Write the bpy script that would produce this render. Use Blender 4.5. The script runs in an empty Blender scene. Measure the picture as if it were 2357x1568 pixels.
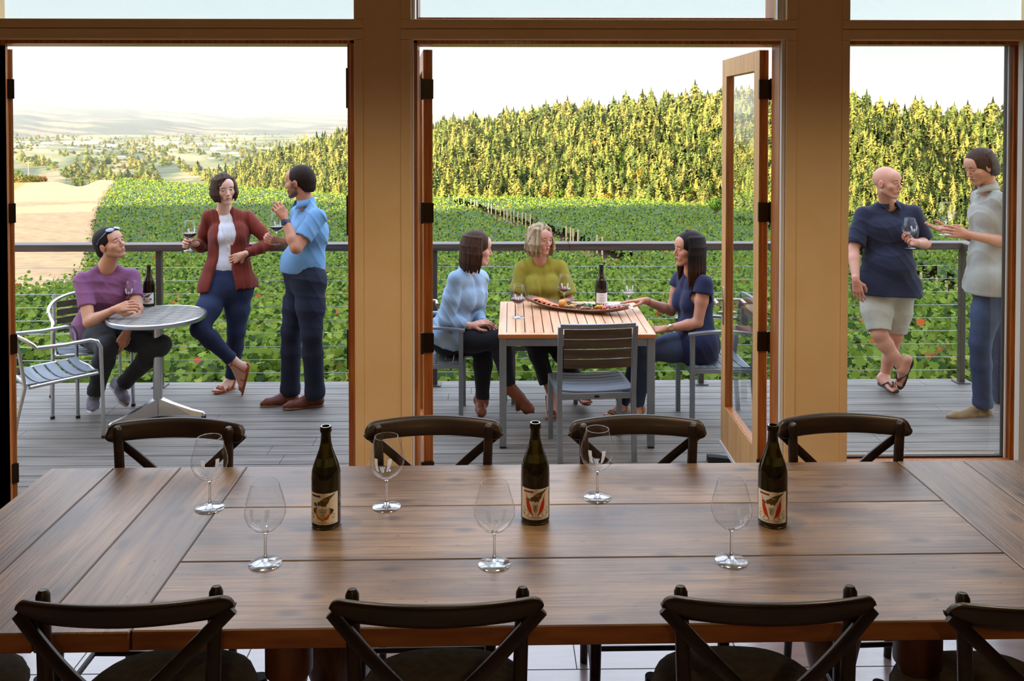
import bpy, bmesh, math, random
import numpy as np
from mathutils import Vector, Matrix, Quaternion
SC = bpy.context.scene
COL = SC.collection
PI = math.pi
R = math.radians
# ------------------------------------------------------------------ camera
F, CX, PY = 2000.0, 1178.5, 317.0
YAW, PITCH = R(0.9), R(1.2)
EYE = Vector((0, 0, 2.0))
cam_d = bpy.data.cameras.new('camera'); cam = bpy.data.objects.new('camera', cam_d); COL.objects.link(cam)
cam.location = EYE
cam.rotation_euler = (PI/2 - PITCH, 0, -YAW)
cam_d.sensor_width = 36; cam_d.lens = F/2357*36
cam_d.shift_y = (PY-784)/2357
cam_d.clip_start = 0.05; cam_d.clip_end = 60000
SC.camera = cam
SC.view_settings.view_transform = 'Standard'; SC.view_settings.look = 'None'
SC.view_settings.gamma = 1; SC.view_settings.use_curve_mapping = False
SC.view_settings.exposure = 0.0
SC.cycles.use_denoising = True
SC.cycles.max_bounces = 10; SC.cycles.transparent_max_bounces = 24
SC.cycles.transmission_bounces = 10; SC.cycles.diffuse_bounces = 5; SC.cycles.glossy_bounces = 4
SC.cycles.volume_bounces = 0
SC.cycles.caustics_refractive = False; SC.cycles.caustics_reflective = False
SC.cycles.sample_clamp_indirect = 6
_rt = Vector((math.cos(YAW), -math.sin(YAW), 0))
_fw = Vector((math.sin(YAW)*math.cos(PITCH), math.cos(YAW)*math.cos(PITCH), -math.sin(PITCH)))
_up = Vector((math.sin(YAW)*math.sin(PITCH), math.cos(YAW)*math.sin(PITCH), math.cos(PITCH)))
def ray(px, py): return _rt*((px-CX)/F) + _up*((PY-py)/F) + _fw
def P(px, py, Y):                       # the point seen at a photo pixel, at distance Y along the room
    d = ray(px, py); return EYE + d*(Y/d.y)
def PG(px, py, z):                      # the point seen at a photo pixel, at height z
    d = ray(px, py); return EYE + d*((z-EYE.z)/d.z)
DECK = -0.10
# ------------------------------------------------------------------ world: hazy evening sky, sun low behind the building
SUN_EL = R(9.5); SUN_DIR = Vector((-0.78, -0.62, 0)).normalized()*math.cos(SUN_EL) + Vector((0, 0, math.sin(SUN_EL)))
w = bpy.data.worlds.new('sky'); SC.world = w; w.use_nodes = True
nt = w.node_tree; nt.nodes.clear()
def N(t, typ, **kw):
    n = t.nodes.new(typ)
    for k, v in kw.items():
        if hasattr(n, k): setattr(n, k, v)
    return n
wo = N(nt, 'ShaderNodeOutputWorld'); wb = N(nt, 'ShaderNodeBackground')
tc = N(nt, 'ShaderNodeTexCoord'); sx = N(nt, 'ShaderNodeSeparateXYZ'); cr = N(nt, 'ShaderNodeValToRGB')
nt.links.new(tc.outputs['Generated'], sx.inputs[0]); nt.links.new(sx.outputs['Z'], cr.inputs[0])
nt.links.new(cr.outputs[0], wb.inputs[0]); nt.links.new(wb.outputs[0], wo.inputs[0])
cr.color_ramp.elements[0].position = 0.0; cr.color_ramp.elements[0].color = (0.27, 0.262, 0.245, 1)
cr.color_ramp.elements[1].position = 0.9; cr.color_ramp.elements[1].color = (0.60, 0.74, 0.98, 1)
for ps, c_ in ((0.05, (.265, .265, .258)), (0.09, (.235, .262, .268)), (0.14, (.215, .262, .282)), (0.30, (.84, .90, 1.0)), (0.6, (.74, .84, 1.0))):
    e = cr.color_ramp.elements.new(ps); e.color = c_+(1,)
wb.inputs[1].default_value = 3.5
sun_d = bpy.data.lights.new('sun', 'SUN'); sun_o = bpy.data.objects.new('sun', sun_d); COL.objects.link(sun_o)
sun_d.energy = 26.0; sun_d.angle = R(0.6); sun_d.color = (1.0, 0.84, 0.55)
sun_o.rotation_euler = SUN_DIR.to_track_quat('Z', 'Y').to_euler()
sun_o.location = (-30, -30, 30)
def area(name, loc, size, energy, color, target):
    d = bpy.data.lights.new(name, 'AREA'); o = bpy.data.objects.new(name, d); COL.objects.link(o)
    d.shape = 'RECTANGLE'; d.size, d.size_y = size; d.energy = energy; d.color = color
    o.location = loc; o.rotation_euler = (Vector(target)-Vector(loc)).to_track_quat('-Z', 'Y').to_euler()
    return o
# added lamps, invented to warm the table and piers; pendant shades follow below
ADDED_LAMPS = [(-1.0, 2.56), (0.35, 2.58), (1.7, 2.60)]
for lx, ly in ADDED_LAMPS:
    d_ = bpy.data.lights.new('added_pendant_light', 'SPOT'); o_ = bpy.data.objects.new('added_pendant_light', d_); COL.objects.link(o_)
    d_.energy = 84; d_.color = (1.0, 0.76, 0.47); d_.spot_size = R(150); d_.spot_blend = 1.0; d_.shadow_soft_size = .035
    o_.location = (lx, ly, 2.74)
d_ = bpy.data.lights.new('added_rear_light', 'POINT'); o_ = bpy.data.objects.new('added_rear_light', d_); COL.objects.link(o_)
d_.energy = 34; d_.color = (1.0, .70, .38); d_.shadow_soft_size = .06; o_.location = (.2, -1.8, 3.1)  # added fill light behind the camera, with no fixture

# ------------------------------------------------------------------ materials
def srgb(r, g, b):
    f = lambda c: c/12.92 if c <= 0.04045 else ((c+0.055)/1.055)**2.4
    return (f(r/255), f(g/255), f(b/255), 1)
MATS = {}
def mat(name, col, rough=0.6, col2=None, scale=8.0, stretch=(1, 1, 1), metal=0.0, bump=0.0, bscale=None,
        spec=0.5, detail=4.0, coat=0.0, lo=0.35, hi=0.65, rot=(0, 0, 0), sheen=0.0, vcol=False, trans=0.0, island=0.0,
        translucent=0.0):
    m = bpy.data.materials.new(name); m.use_nodes = True; t = m.node_tree; t.nodes.clear()
    o = N(t, 'ShaderNodeOutputMaterial'); b = N(t, 'ShaderNodeBsdfPrincipled')
    b.inputs['Base Color'].default_value = col; b.inputs['Roughness'].default_value = rough
    b.inputs['Metallic'].default_value = metal; b.inputs['Specular IOR Level'].default_value = spec
    b.inputs['Coat Weight'].default_value = coat; b.inputs['Coat Roughness'].default_value = 0.15
    b.inputs['Sheen Weight'].default_value = sheen
    t.links.new(b.outputs[0], o.inputs[0])
    c = N(t, 'ShaderNodeTexCoord'); mp = N(t, 'ShaderNodeMapping')
    mp.inputs['Scale'].default_value = stretch; mp.inputs['Rotation'].default_value = rot
    t.links.new(c.outputs['Object'], mp.inputs[0])
    out = None
    if vcol:
        a = N(t, 'ShaderNodeAttribute', attribute_name='Col'); out = a.outputs['Color']
    if col2 is not None:
        nz = N(t, 'ShaderNodeTexNoise'); nz.inputs['Scale'].default_value = scale; nz.inputs['Detail'].default_value = detail
        t.links.new(mp.outputs[0], nz.inputs['Vector'])
        rp = N(t, 'ShaderNodeValToRGB'); rp.color_ramp.elements[0].position = lo; rp.color_ramp.elements[1].position = hi
        rp.color_ramp.elements[0].color = col; rp.color_ramp.elements[1].color = col2
        t.links.new(nz.outputs['Fac'], rp.inputs[0]); out = rp.outputs[0]
        if vcol:
            mx = N(t, 'ShaderNodeMix', data_type='RGBA', blend_type='MULTIPLY'); mx.inputs[0].default_value = 1
            t.links.new(a.outputs['Color'], mx.inputs[6]); t.links.new(rp.outputs[0], mx.inputs[7]); out = mx.outputs[2]
    if island > 0:
        g = N(t, 'ShaderNodeNewGeometry'); hs = N(t, 'ShaderNodeHueSaturation')
        mr = N(t, 'ShaderNodeMapRange'); mr.inputs[3].default_value = 1-island; mr.inputs[4].default_value = 1+island
        t.links.new(g.outputs['Random Per Island'], mr.inputs[0]); t.links.new(mr.outputs[0], hs.inputs['Value'])
        if out is not None: t.links.new(out, hs.inputs['Color'])
        else: hs.inputs['Color'].default_value = col
        out = hs.outputs[0]
    if out is not None: t.links.new(out, b.inputs['Base Color'])
    if bump > 0:
        n2 = N(t, 'ShaderNodeTexNoise'); n2.inputs['Scale'].default_value = bscale or scale*3; n2.inputs['Detail'].default_value = 3
        t.links.new(mp.outputs[0], n2.inputs['Vector'])
        bp = N(t, 'ShaderNodeBump'); bp.inputs['Strength'].default_value = 1.0; bp.inputs['Distance'].default_value = bump
        t.links.new(n2.outputs['Fac'], bp.inputs['Height']); t.links.new(bp.outputs[0], b.inputs['Normal'])
    if translucent > 0:
        tr = N(t, 'ShaderNodeBsdfTranslucent'); ms = N(t, 'ShaderNodeMixShader'); ms.inputs[0].default_value = translucent
        if out is not None: t.links.new(out, tr.inputs[0])
        else: tr.inputs[0].default_value = col
        t.links.new(b.outputs[0], ms.inputs[1]); t.links.new(tr.outputs[0], ms.inputs[2]); t.links.new(ms.outputs[0], o.inputs[0])
    MATS[name] = m; return m
def mix_shader_mat(name, build):
    m = bpy.data.materials.new(name); m.use_nodes = True; t = m.node_tree; t.nodes.clear()
    o = N(t, 'ShaderNodeOutputMaterial'); t.links.new(build(t), o.inputs[0]); MATS[name] = m; return m
def _pane(tint, f0):
    def b(t):
        tr = N(t, 'ShaderNodeBsdfTransparent'); tr.inputs[0].default_value = tint
        gl = N(t, 'ShaderNodeBsdfGlossy'); gl.inputs['Roughness'].default_value = 0.0; gl.inputs[0].default_value = (.95, 1, .98, 1)
        fr = N(t, 'ShaderNodeFresnel'); fr.inputs[0].default_value = f0
        g = N(t, 'ShaderNodeNewGeometry'); inv = N(t, 'ShaderNodeMath', operation='SUBTRACT'); inv.inputs[0].default_value = 1
        ml = N(t, 'ShaderNodeMath', operation='MULTIPLY')
        t.links.new(g.outputs['Backfacing'], inv.inputs[1]); t.links.new(inv.outputs[0], ml.inputs[0]); t.links.new(fr.outputs[0], ml.inputs[1])
        mx = N(t, 'ShaderNodeMixShader'); t.links.new(ml.outputs[0], mx.inputs[0])
        t.links.new(tr.outputs[0], mx.inputs[1]); t.links.new(gl.outputs[0], mx.inputs[2]); return mx.outputs[0]
    return b
mix_shader_mat('pane', _pane((.965, .98, .975, 1), 1.7))
def _thin(base=.045, rough=0.0):
    def b(t):
        tr = N(t, 'ShaderNodeBsdfTransparent'); tr.inputs[0].default_value = (.985, .99, .99, 1)
        gl = N(t, 'ShaderNodeBsdfGlossy'); gl.inputs['Roughness'].default_value = rough
        lw = N(t, 'ShaderNodeLayerWeight'); lw.inputs[0].default_value = .5
        rp = N(t, 'ShaderNodeValToRGB'); el = rp.color_ramp.elements
        el[0].position = .0; el[0].color = (base,)*3+(1,); el[1].position = 1.0; el[1].color = (.95,)*3+(1,)
        for ps, v in ((.5, base+.03), (.72, base*.8+.16), (.88, .55)): e_ = el.new(ps); e_.color = (v, v, v, 1)
        t.links.new(lw.outputs['Facing'], rp.inputs[0])
        mx = N(t, 'ShaderNodeMixShader'); t.links.new(rp.outputs[0], mx.inputs[0]); t.links.new(tr.outputs[0], mx.inputs[1]); t.links.new(gl.outputs[0], mx.inputs[2]); return mx.outputs[0]
    return b
def _glass(col, ior, rough=0.0):
    def b(t):
        g = N(t, 'ShaderNodeBsdfGlass'); g.inputs['Color'].default_value = col; g.inputs['IOR'].default_value = ior
        g.inputs['Roughness'].default_value = rough
        tr = N(t, 'ShaderNodeBsdfTransparent'); tr.inputs[0].default_value = (.9, .92, .92, 1)
        mx = N(t, 'ShaderNodeMixShader'); mx.inputs[0].default_value = .25
        t.links.new(g.outputs[0], mx.inputs[1]); t.links.new(tr.outputs[0], mx.inputs[2]); return mx.outputs[0]
    return b
mix_shader_mat('stemware', _glass((.98, .99, 1, 1), 1.45)); mix_shader_mat('thin_glass', _thin()); mix_shader_mat('foot_glass', _thin(.30, .12))
mix_shader_mat('bottle_glass', lambda t: (lambda g: (g.inputs['Base Color'].default_value.__setitem__(slice(0, 4), (.006, .007, .003, 1)), g.inputs['Roughness'].default_value.__class__, g.outputs[0])[-1])(N(t, 'ShaderNodeBsdfPrincipled')))
_b = [n for n in MATS['bottle_glass'].node_tree.nodes if n.type == 'BSDF_PRINCIPLED'][0]
_b.inputs['Base Color'].default_value = (.065, .05, .008, 1); _b.inputs['Roughness'].default_value = .03
_b.inputs['Coat Weight'].default_value = .4; _b.inputs['Transmission Weight'].default_value = .92
mat('beige', srgb(232, 204, 158), .75, srgb(226, 196, 146), 3, bump=.0008, bscale=90)
mat('fir', srgb(186, 112, 44), .42, srgb(140, 76, 24), 6, stretch=(14, 14, .6), bump=.0004, coat=.15)
mat('fir_light', srgb(214, 168, 112), .5, srgb(190, 140, 84), 5, stretch=(14, 14, .6))
mat('dark_edge', srgb(38, 28, 22), .6)
mat('white_trim', srgb(215, 215, 215), .5)
mat('bronze', srgb(62, 52, 40), .38, metal=.9)
mat('brushed', srgb(180, 175, 165), .35, metal=1)
mat('plaster', srgb(196, 170, 130), .85)
mat('ceiling_wood', srgb(150, 110, 70), .7)
mat('deck_wood', srgb(132, 125, 117), .62, srgb(98, 92, 87), 3, stretch=(.5, 9, 9), bump=.0012, bscale=9)
mat('rail_wood', srgb(92, 80, 74), .5, srgb(60, 50, 46), 4, stretch=(.4, 9, 9))
mat('rail_steel', srgb(82, 76, 70), .5, metal=.4)
mat('cable', srgb(170, 175, 175), .3, metal=.9)
def wood_top(name, rot):
    def b(t):
        c = N(t, 'ShaderNodeTexCoord'); mp = N(t, 'ShaderNodeMapping'); mp.inputs['Rotation'].default_value = rot
        t.links.new(c.outputs['Object'], mp.inputs[0])
        g = N(t, 'ShaderNodeNewGeometry')
        # offset each plank's grain
        off = N(t, 'ShaderNodeCombineXYZ'); mm = N(t, 'ShaderNodeMath', operation='MULTIPLY'); mm.inputs[1].default_value = 37
        t.links.new(g.outputs['Random Per Island'], mm.inputs[0]); t.links.new(mm.outputs[0], off.inputs[0]); t.links.new(mm.outputs[0], off.inputs[1])
        ad = N(t, 'ShaderNodeVectorMath', operation='ADD'); t.links.new(mp.outputs[0], ad.inputs[0]); t.links.new(off.outputs[0], ad.inputs[1])
        def noise(sc, st, det, dist=0.0):
            m2 = N(t, 'ShaderNodeMapping'); m2.inputs['Scale'].default_value = st; t.links.new(ad.outputs[0], m2.inputs[0])
            n = N(t, 'ShaderNodeTexNoise'); n.inputs['Scale'].default_value = sc; n.inputs['Detail'].default_value = det
            n.inputs['Distortion'].default_value = dist
            t.links.new(m2.outputs[0], n.inputs['Vector']); return n.outputs['Fac']
        def ramp(f, a, ca, bb, cb):
            r = N(t, 'ShaderNodeValToRGB'); r.color_ramp.elements[0].position = a; r.color_ramp.elements[1].position = bb
            r.color_ramp.elements[0].color = ca; r.color_ramp.elements[1].color = cb; t.links.new(f, r.inputs[0]); return r.outputs[0]
        def mix(mode, fac, a, bb):
            m = N(t, 'ShaderNodeMix', data_type='RGBA', blend_type=mode); m.inputs[0].default_value = fac
            t.links.new(a, m.inputs[6]); t.links.new(bb, m.inputs[7]); return m.outputs[2]
        base = ramp(noise(2.2, (.8, 3.2, 1), 5, .4), .3, srgb(88, 66, 44), .72, srgb(140, 118, 92))
        grain = ramp(noise(7, (.45, 12, 1), 6, .6), .32, (.42, .33, .26, 1), .56, (1, 1, 1, 1))
        fine = ramp(noise(22, (.35, 14, 1), 4), .25, (.66, .6, .54, 1), .55, (1, 1, 1, 1))
        vor = N(t, 'ShaderNodeTexVoronoi', voronoi_dimensions='2D'); m3 = N(t, 'ShaderNodeMapping'); m3.inputs['Scale'].default_value = (2.6, 5.6, 1)
        t.links.new(ad.outputs[0], m3.inputs[0]); t.links.new(m3.outputs[0], vor.inputs['Vector']); vor.inputs['Scale'].default_value = 1.0
        knots = ramp(vor.outputs['Distance'], .035, (.22, .14, .09, 1), .12, (1, 1, 1, 1))
        pits = ramp(noise(30, (1, 2.2, 1), 2), .27, (.2, .14, .1, 1), .30, (1, 1, 1, 1))
        patch = ramp(noise(1.6, (1.2, 3.0, 1), 6, 1.2),   .36, (.60, .55, .51, 1), .58, (1.08, 1.06, 1.04, 1)); c1 = mix('MULTIPLY', .85, base, grain); c1 = mix('MULTIPLY', .9, c1, patch); c1 = mix('MULTIPLY', .7, c1, fine); c1 = mix('MULTIPLY', .8, c1, knots); c1 = mix('MULTIPLY', .8, c1, pits)
        isl = ramp(g.outputs['Random Per Island'], 0, (.86, .84, .82, 1), 1, (1.12, 1.1, 1.08, 1)); c1 = mix('MULTIPLY', 1, c1, isl)
        bs = N(t, 'ShaderNodeBsdfPrincipled'); bs.inputs['Roughness'].default_value = .40; bs.inputs['Specular IOR Level'].default_value = .95
        t.links.new(c1, bs.inputs['Base Color'])
        bp = N(t, 'ShaderNodeBump'); bp.inputs['Distance'].default_value = .0007; t.links.new(noise(9, (.45, 12, 1), 6, .6), bp.inputs['Height'])
        t.links.new(bp.outputs[0], bs.inputs['Normal']); return bs.outputs[0]
    return mix_shader_mat(name, b)
wood_top('table_wood', (0, 0, 0)); wood_top('table_wood_across', (0, 0, PI/2))
mat('table_edge', srgb(176, 112, 52), .55, srgb(140, 84, 36), 5, stretch=(1, 6, 6))  # unfinished side wood, its orange also standing in for warm light on the edge
mat('table_leg_wood', srgb(120, 74, 42), .5, srgb(82, 48, 26), 5, stretch=(6, 6, 1))
mat('espresso', srgb(40, 24, 16), .38, srgb(16, 10, 8), 5, stretch=(1, 5, 5), coat=.06, spec=.4)
mat('cushion', srgb(158, 156, 146), .95, srgb(140, 138, 130), 40, bump=.001, bscale=300)
mat('floor_tile', srgb(172, 150, 146), .24, srgb(156, 132, 128), 4, stretch=(1, 5, 1), spec=1.0, coat=.8)
mat('floor_joint', srgb(50, 36, 34), .6)
mat('cream_print', srgb(226, 214, 190), .6, vcol=True)
mat('etched', srgb(245, 248, 252), .6, translucent=.5)
mat('red_wine', srgb(70, 8, 24), .08, spec=.6)
mat('alu', srgb(198, 200, 204), .28, metal=1.0)
mat('alu_rough', srgb(150, 160, 172), .45, metal=.65, col2=srgb(128, 138, 150), scale=3)
mat('dark_slat', srgb(84, 72, 56), .6, srgb(64, 54, 42), 4, stretch=(.5, 8, 8))
mat('grey_slat', srgb(132, 140, 152), .5, srgb(112, 120, 132), 4, stretch=(.5, 8, 8))
mat('slat_wood', srgb(150, 144, 136), .6, srgb(110, 104, 98), 5, stretch=(6, .5, 6))
mat('teak', srgb(226, 176, 138), .45, srgb(206, 152, 112), 4, stretch=(8, .5, 8))
mat('teak_edge', srgb(198, 118, 50), .5)
mat('rubber', srgb(28, 28, 30), .8)
mat('added_lamp_metal', srgb(60, 52, 44), .5, metal=.7)
_lm = mix_shader_mat('added_lamp_glow', lambda t: (lambda e_: (e_.inputs.__getitem__('Color').default_value.__setitem__(slice(0, 3), (1, .75, .45)), e_.outputs[0])[-1])(N(t, 'ShaderNodeEmission')))
[n for n in _lm.node_tree.nodes if n.type == 'EMISSION'][0].inputs['Strength'].default_value = 3.0

# ------------------------------------------------------------------ mesh helpers
class MB:
    def __init__(s): s.v = []; s.f = []; s.mi = []; s.m = 0
    def add(s, vs, fs):
        b = len(s.v); s.v += [tuple(v) for v in vs]; s.f += [tuple(b+i for i in f) for f in fs]; s.mi += [s.m]*len(fs); return s
    def box(s, x0, x1, y0, y1, z0, z1, M=None, bev=0.0):
        if bev > 0:
            b = min(bev, abs(x1-x0)*.45, abs(y1-y0)*.45, abs(z1-z0)*.45)
            vs = []; 
            for ix, (X, sx_) in enumerate(((x0, 1), (x1, -1))):
                for iy, (Y, sy_) in enumerate(((y0, 1), (y1, -1))):
                    for iz, (Z, sz_) in enumerate(((z0, 1), (z1, -1))):
                        vs += [(X, Y+sy_*b, Z+sz_*b), (X+sx_*b, Y, Z+sz_*b), (X+sx_*b, Y+sy_*b, Z)]
            bm = bmesh.new()
            for v in vs: bm.verts.new(v)
            r = bmesh.ops.convex_hull(bm, input=bm.verts[:]); bm.verts.index_update()
            vv = [v.co.copy() for v in bm.verts]; ff = [[v.index for v in f.verts] for f in bm.faces]; bm.free()
            if M: vv = [M @ v for v in vv]
            return s.add(vv, ff)
        vs = [Vector((x, y, z)) for x in (x0, x1) for y in (y0, y1) for z in (z0, z1)]
        if M: vs = [M @ v for v in vs]
        return s.add(vs, [(0, 1, 3, 2), (4, 6, 7, 5), (0, 4, 5, 1), (2, 3, 7, 6), (0, 2, 6, 4), (1, 5, 7, 3)])
    def bar(s, a, b, w_, h_, up=(0, 0, 1), bev=0.0):
        a, b = Vector(a), Vector(b); d = b-a; L = d.length; d.normalize(); u = Vector(up)
        if abs(d.dot(u)) > .98: u = Vector((0, 1, 0))
        x = u.cross(d).normalized(); u = d.cross(x)
        M = Matrix((( x.x, d.x, u.x, a.x), (x.y, d.y, u.y, a.y), (x.z, d.z, u.z, a.z), (0, 0, 0, 1)))
        return s.box(-w_/2, w_/2, 0, L, -h_/2, h_/2, M, bev)
    def tube(s, pts, r, n=10, cap=True, closed=False):
        pts = [Vector(p) for p in pts]; k = len(pts)
        rs = r if isinstance(r, (list, tuple)) else [r]*k
        base = len(s.v); up = None; rings = []
        for i, p in enumerate(pts):
            if closed: d = pts[(i+1) % k]-pts[i-1]
            else: d = pts[min(i+1, k-1)]-pts[max(i-1, 0)]
            d.normalize()
            if up is None: up = Vector((0, 0, 1)) if abs(d.z) < .9 else Vector((1, 0, 0))
            x = d.cross(up).normalized(); up = x.cross(d).normalized()
            ring = []
            for j in range(n):
                a = 2*PI*j/n; s.v.append(tuple(p+(x*math.cos(a)+up*math.sin(a))*rs[i])); ring.append(len(s.v)-1)
            rings.append(ring)
        pairs = list(zip(rings[:-1], rings[1:])) + ([(rings[-1], rings[0])] if closed else [])
        for A, B in pairs:
            for j in range(n):
                s.f.append((A[j], A[(j+1) % n], B[(j+1) % n], B[j])); s.mi.append(s.m)
        if cap and not closed:
            s.f.append(tuple(reversed(rings[0]))); s.f.append(tuple(rings[-1])); s.mi += [s.m]*2
        return s
    def lathe(s, prof, n=40, c=(0, 0, 0), cap0=True, cap1=True):
        base = len(s.v); c = Vector(c)
        for r, z in prof:
            for j in range(n):
                a = 2*PI*j/n; s.v.append((c.x+r*math.cos(a), c.y+r*math.sin(a), c.z+z))
        m = len(prof)
        for i in range(m-1):
            for j in range(n):
                a, b = base+i*n+j, base+i*n+(j+1) % n
                s.f.append((a, b, b+n, a+n)); s.mi.append(s.m)
        if cap0: s.f.append(tuple(base+j for j in reversed(range(n)))); s.mi.append(s.m)
        if cap1: s.f.append(tuple(base+(m-1)*n+j for j in range(n))); s.mi.append(s.m)
        return s
    def grid(s, pts, closed_u=False):       # pts[i][j]
        base = len(s.v); n, m = len(pts), len(pts[0])
        for row in pts: s.v += [tuple(p) for p in row]
        for i in range(n-1 + (1 if closed_u else 0)):
            for j in range(m-1):
                a = base+i*m+j; b = base+((i+1) % n)*m+j
                s.f.append((a, b, b+1, a+1)); s.mi.append(s.m)
        return s
    def blob(s, c, r, n=12, m=8, M=None, fn=None):
        c = Vector(c); pts = []
        for i in range(n):
            row = []
            for j in range(m+1):
                th = PI*j/m; ph = 2*PI*i/n
                d = Vector((math.sin(th)*math.cos(ph), math.sin(th)*math.sin(ph), math.cos(th)))
                k = fn(d) if fn else 1.0
                v = Vector((d.x*r[0], d.y*r[1], d.z*r[2]))*k
                if M: v = M @ v
                row.append(c+v)
            pts.append(row)
        return s.grid(pts, True)
    def build(s, name, mats, parent=None, smooth=False, autosm=None, bevel=0.0):
        mats = mats if isinstance(mats, (list, tuple)) else [mats]
        me = bpy.data.meshes.new(name)
        off = parent_origin(parent)
        vs = s.v if off is None else [(v[0]-off.x, v[1]-off.y, v[2]-off.z) for v in s.v]
        me.from_pydata(vs, [], s.f)
        for k in mats: me.materials.append(MATS[k] if isinstance(k, str) else k)
        if len(mats) > 1: me.polygons.foreach_set('material_index', s.mi)
        bm = bmesh.new(); bm.from_mesh(me); bmesh.ops.recalc_face_normals(bm, faces=bm.faces); bm.to_mesh(me); bm.free()
        if smooth: me.shade_smooth()
        if smooth and autosm is not None: me.set_sharp_from_angle(angle=R(autosm))
        o = bpy.data.objects.new(name, me); COL.objects.link(o)
        if parent is not None: o.parent = parent
        if bevel > 0:
            bv = o.modifiers.new('bevel', 'BEVEL'); bv.width = bevel; bv.segments = 2; bv.limit_method = 'ANGLE'
        return o
ORIG = {}
def parent_origin(p):
    o = Vector((0, 0, 0)); any_ = False
    while p is not None:
        o += p.location; any_ = True; p = p.parent
    return o if any_ else None
def tag(o, label, cat, group=None, kind=None):
    if label: o['label'] = label
    if cat: o['category'] = cat
    if group: o['group'] = group
    if kind: o['kind'] = kind
    return o
def thing(name, label, cat, loc=(0, 0, 0), group=None, rz=0.0):
    o = bpy.data.objects.new(name, None); COL.objects.link(o); o.location = loc; o.rotation_euler = (0, 0, rz)
    o.empty_display_size = .1
    return tag(o, label, cat, group)
def struct(o): o['kind'] = 'structure'; return o
def dup(root, loc, rz=0.0, label=None, group=None, scale=None):
    r = root.copy(); COL.objects.link(r); r.location = loc; r.rotation_euler = (0, 0, rz)
    if label: r['label'] = label
    if group: r['group'] = group
    if scale: r.scale = scale
    for ch in list(root.children):
        c = ch.copy(); COL.objects.link(c); c.parent = r
        for g in list(ch.children):
            d = g.copy(); COL.objects.link(d); d.parent = c
    return r
def np_mesh(name, verts, faces, mats, smooth=False, cols=None, parent=None, normals=None):
    """verts (n,3) array; faces (m,k) array of equal-sized polygons"""
    me = bpy.data.meshes.new(name); n = len(verts); m, k = faces.shape
    me.vertices.add(n); me.vertices.foreach_set('co', np.ascontiguousarray(verts, dtype=np.float32).ravel())
    me.loops.add(m*k); me.loops.foreach_set('vertex_index', np.ascontiguousarray(faces, dtype=np.int32).ravel())
    me.polygons.add(m); me.polygons.foreach_set('loop_start', np.arange(0, m*k, k, dtype=np.int32))
    try: me.polygons.foreach_set('loop_total', np.full(m, k, dtype=np.int32))
    except Exception: pass
    if smooth: me.polygons.foreach_set('use_smooth', np.ones(m, dtype=bool))
    me.update(calc_edges=True); me.validate()
    if cols is not None:
        a = me.color_attributes.new('Col', 'FLOAT_COLOR', 'POINT')
        c4 = np.ones((n, 4), dtype=np.float32); c4[:, :3] = cols; a.data.foreach_set('color', c4.ravel())
    if normals is not None: me.normals_split_custom_set_from_vertices(np.ascontiguousarray(normals, dtype=np.float32))
    for q in (mats if isinstance(mats, (list, tuple)) else [mats]): me.materials.append(MATS[q] if isinstance(q, str) else q)
    o = bpy.data.objects.new(name, me); COL.objects.link(o)
    if parent is not None: o.parent = parent
    return o
# ------------------------------------------------------------------ the room
YI, YO = 4.25, 4.45                       # inner and outer face of the window wall
def X(px, Y=YI, py=600): return P(px, py, Y).x
def Z(py, Y=YI, px=1178): return P(px, py, Y).z
WT = 3.6
m = MB(); m.box(-5.0, 5.2, -4.0, YO, -.06, 0); struct(m.build('floor', 'floor_tile'))
m = MB()
for i, y in enumerate(np.arange(-3.9, 4.2, .305)):
    m.box(-5, 5.2, y-.002, y+.002, -.01, .0006)
for i in range(34):
    for k in range(27):
        x = -4.9+i*.61+(.305 if k % 2 else 0); y = -3.9+k*.305
        if x < 5: m.box(x-.002, x+.002, y, y+.305, -.01, .0006)
o = m.build('floor_tile_joints', 'floor_joint'); o.name = 'trim_1'; struct(o)
m = MB(); m.box(-5.2, 5.4, -4.2, YO, WT, WT+.15); struct(m.build('ceiling', 'ceiling_wood'))
m = MB(); m.box(-5.2, -5.0, -4.2, YO, -.1, WT+.1); struct(m.build('wall_left', 'plaster'))
m = MB(); m.box(5.2, 5.4, -4.2, YO, -.1, WT+.1); struct(m.build('wall_right', 'plaster'))
m = MB(); m.box(-5.2, 5.4, -4.2, -4.0, -.1, WT+.1); struct(m.build('wall_back', 'plaster'))
# front wall: piers, header beam
x1a, x1b = X(817), X(948); x2a, x2b = X(1806), X(1951); xr = X(2346)
xl = X(-6)
m = MB()
m.box(x1a, x1b, YI, YO, -.05, WT); m.box(x2a, x2b, YI, YO, -.05, WT)
m.box(-5.0, xl-.06, YI, YO, -.05, WT); m.box(xr+.115, 5.2, YI, YO, -.05, WT)

for a, b in ((xl-.06, x1a), (x1b, x2a), (x2b, xr+.03)): m.box(a-.0005, b+.0005, YI+.001, YO-.001, Z(92), Z(44))
struct(m.build('wall_front', 'beige', bevel=.004))
# flat casings that stand a little proud of the wall, with the thin dark joint under the beam
m = MB()
zt, zj = Z(45), Z(67)
for a, b in ((xl-.08, X(838)), (X(924), X(1830)), (X(1934), X(2420))):
    m.box(a, b, YI-.014, YI+.002, zj+.004, zt-.0005)
    m.box(a, b, YI-.0125, YI+.002, Z(91), zj-.001)
for a, b in ((X(817), X(838)), (X(924), X(948)), (X(1806), X(1830)), (X(1934), X(1951))):
    m.box(a, b, YI-.012, YI+.002, 0, Z(91.5)); m.box(a, b, YI-.012, YI+.002, zt, WT)
struct(m.build('trim_2', 'beige', bevel=.003))
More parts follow.
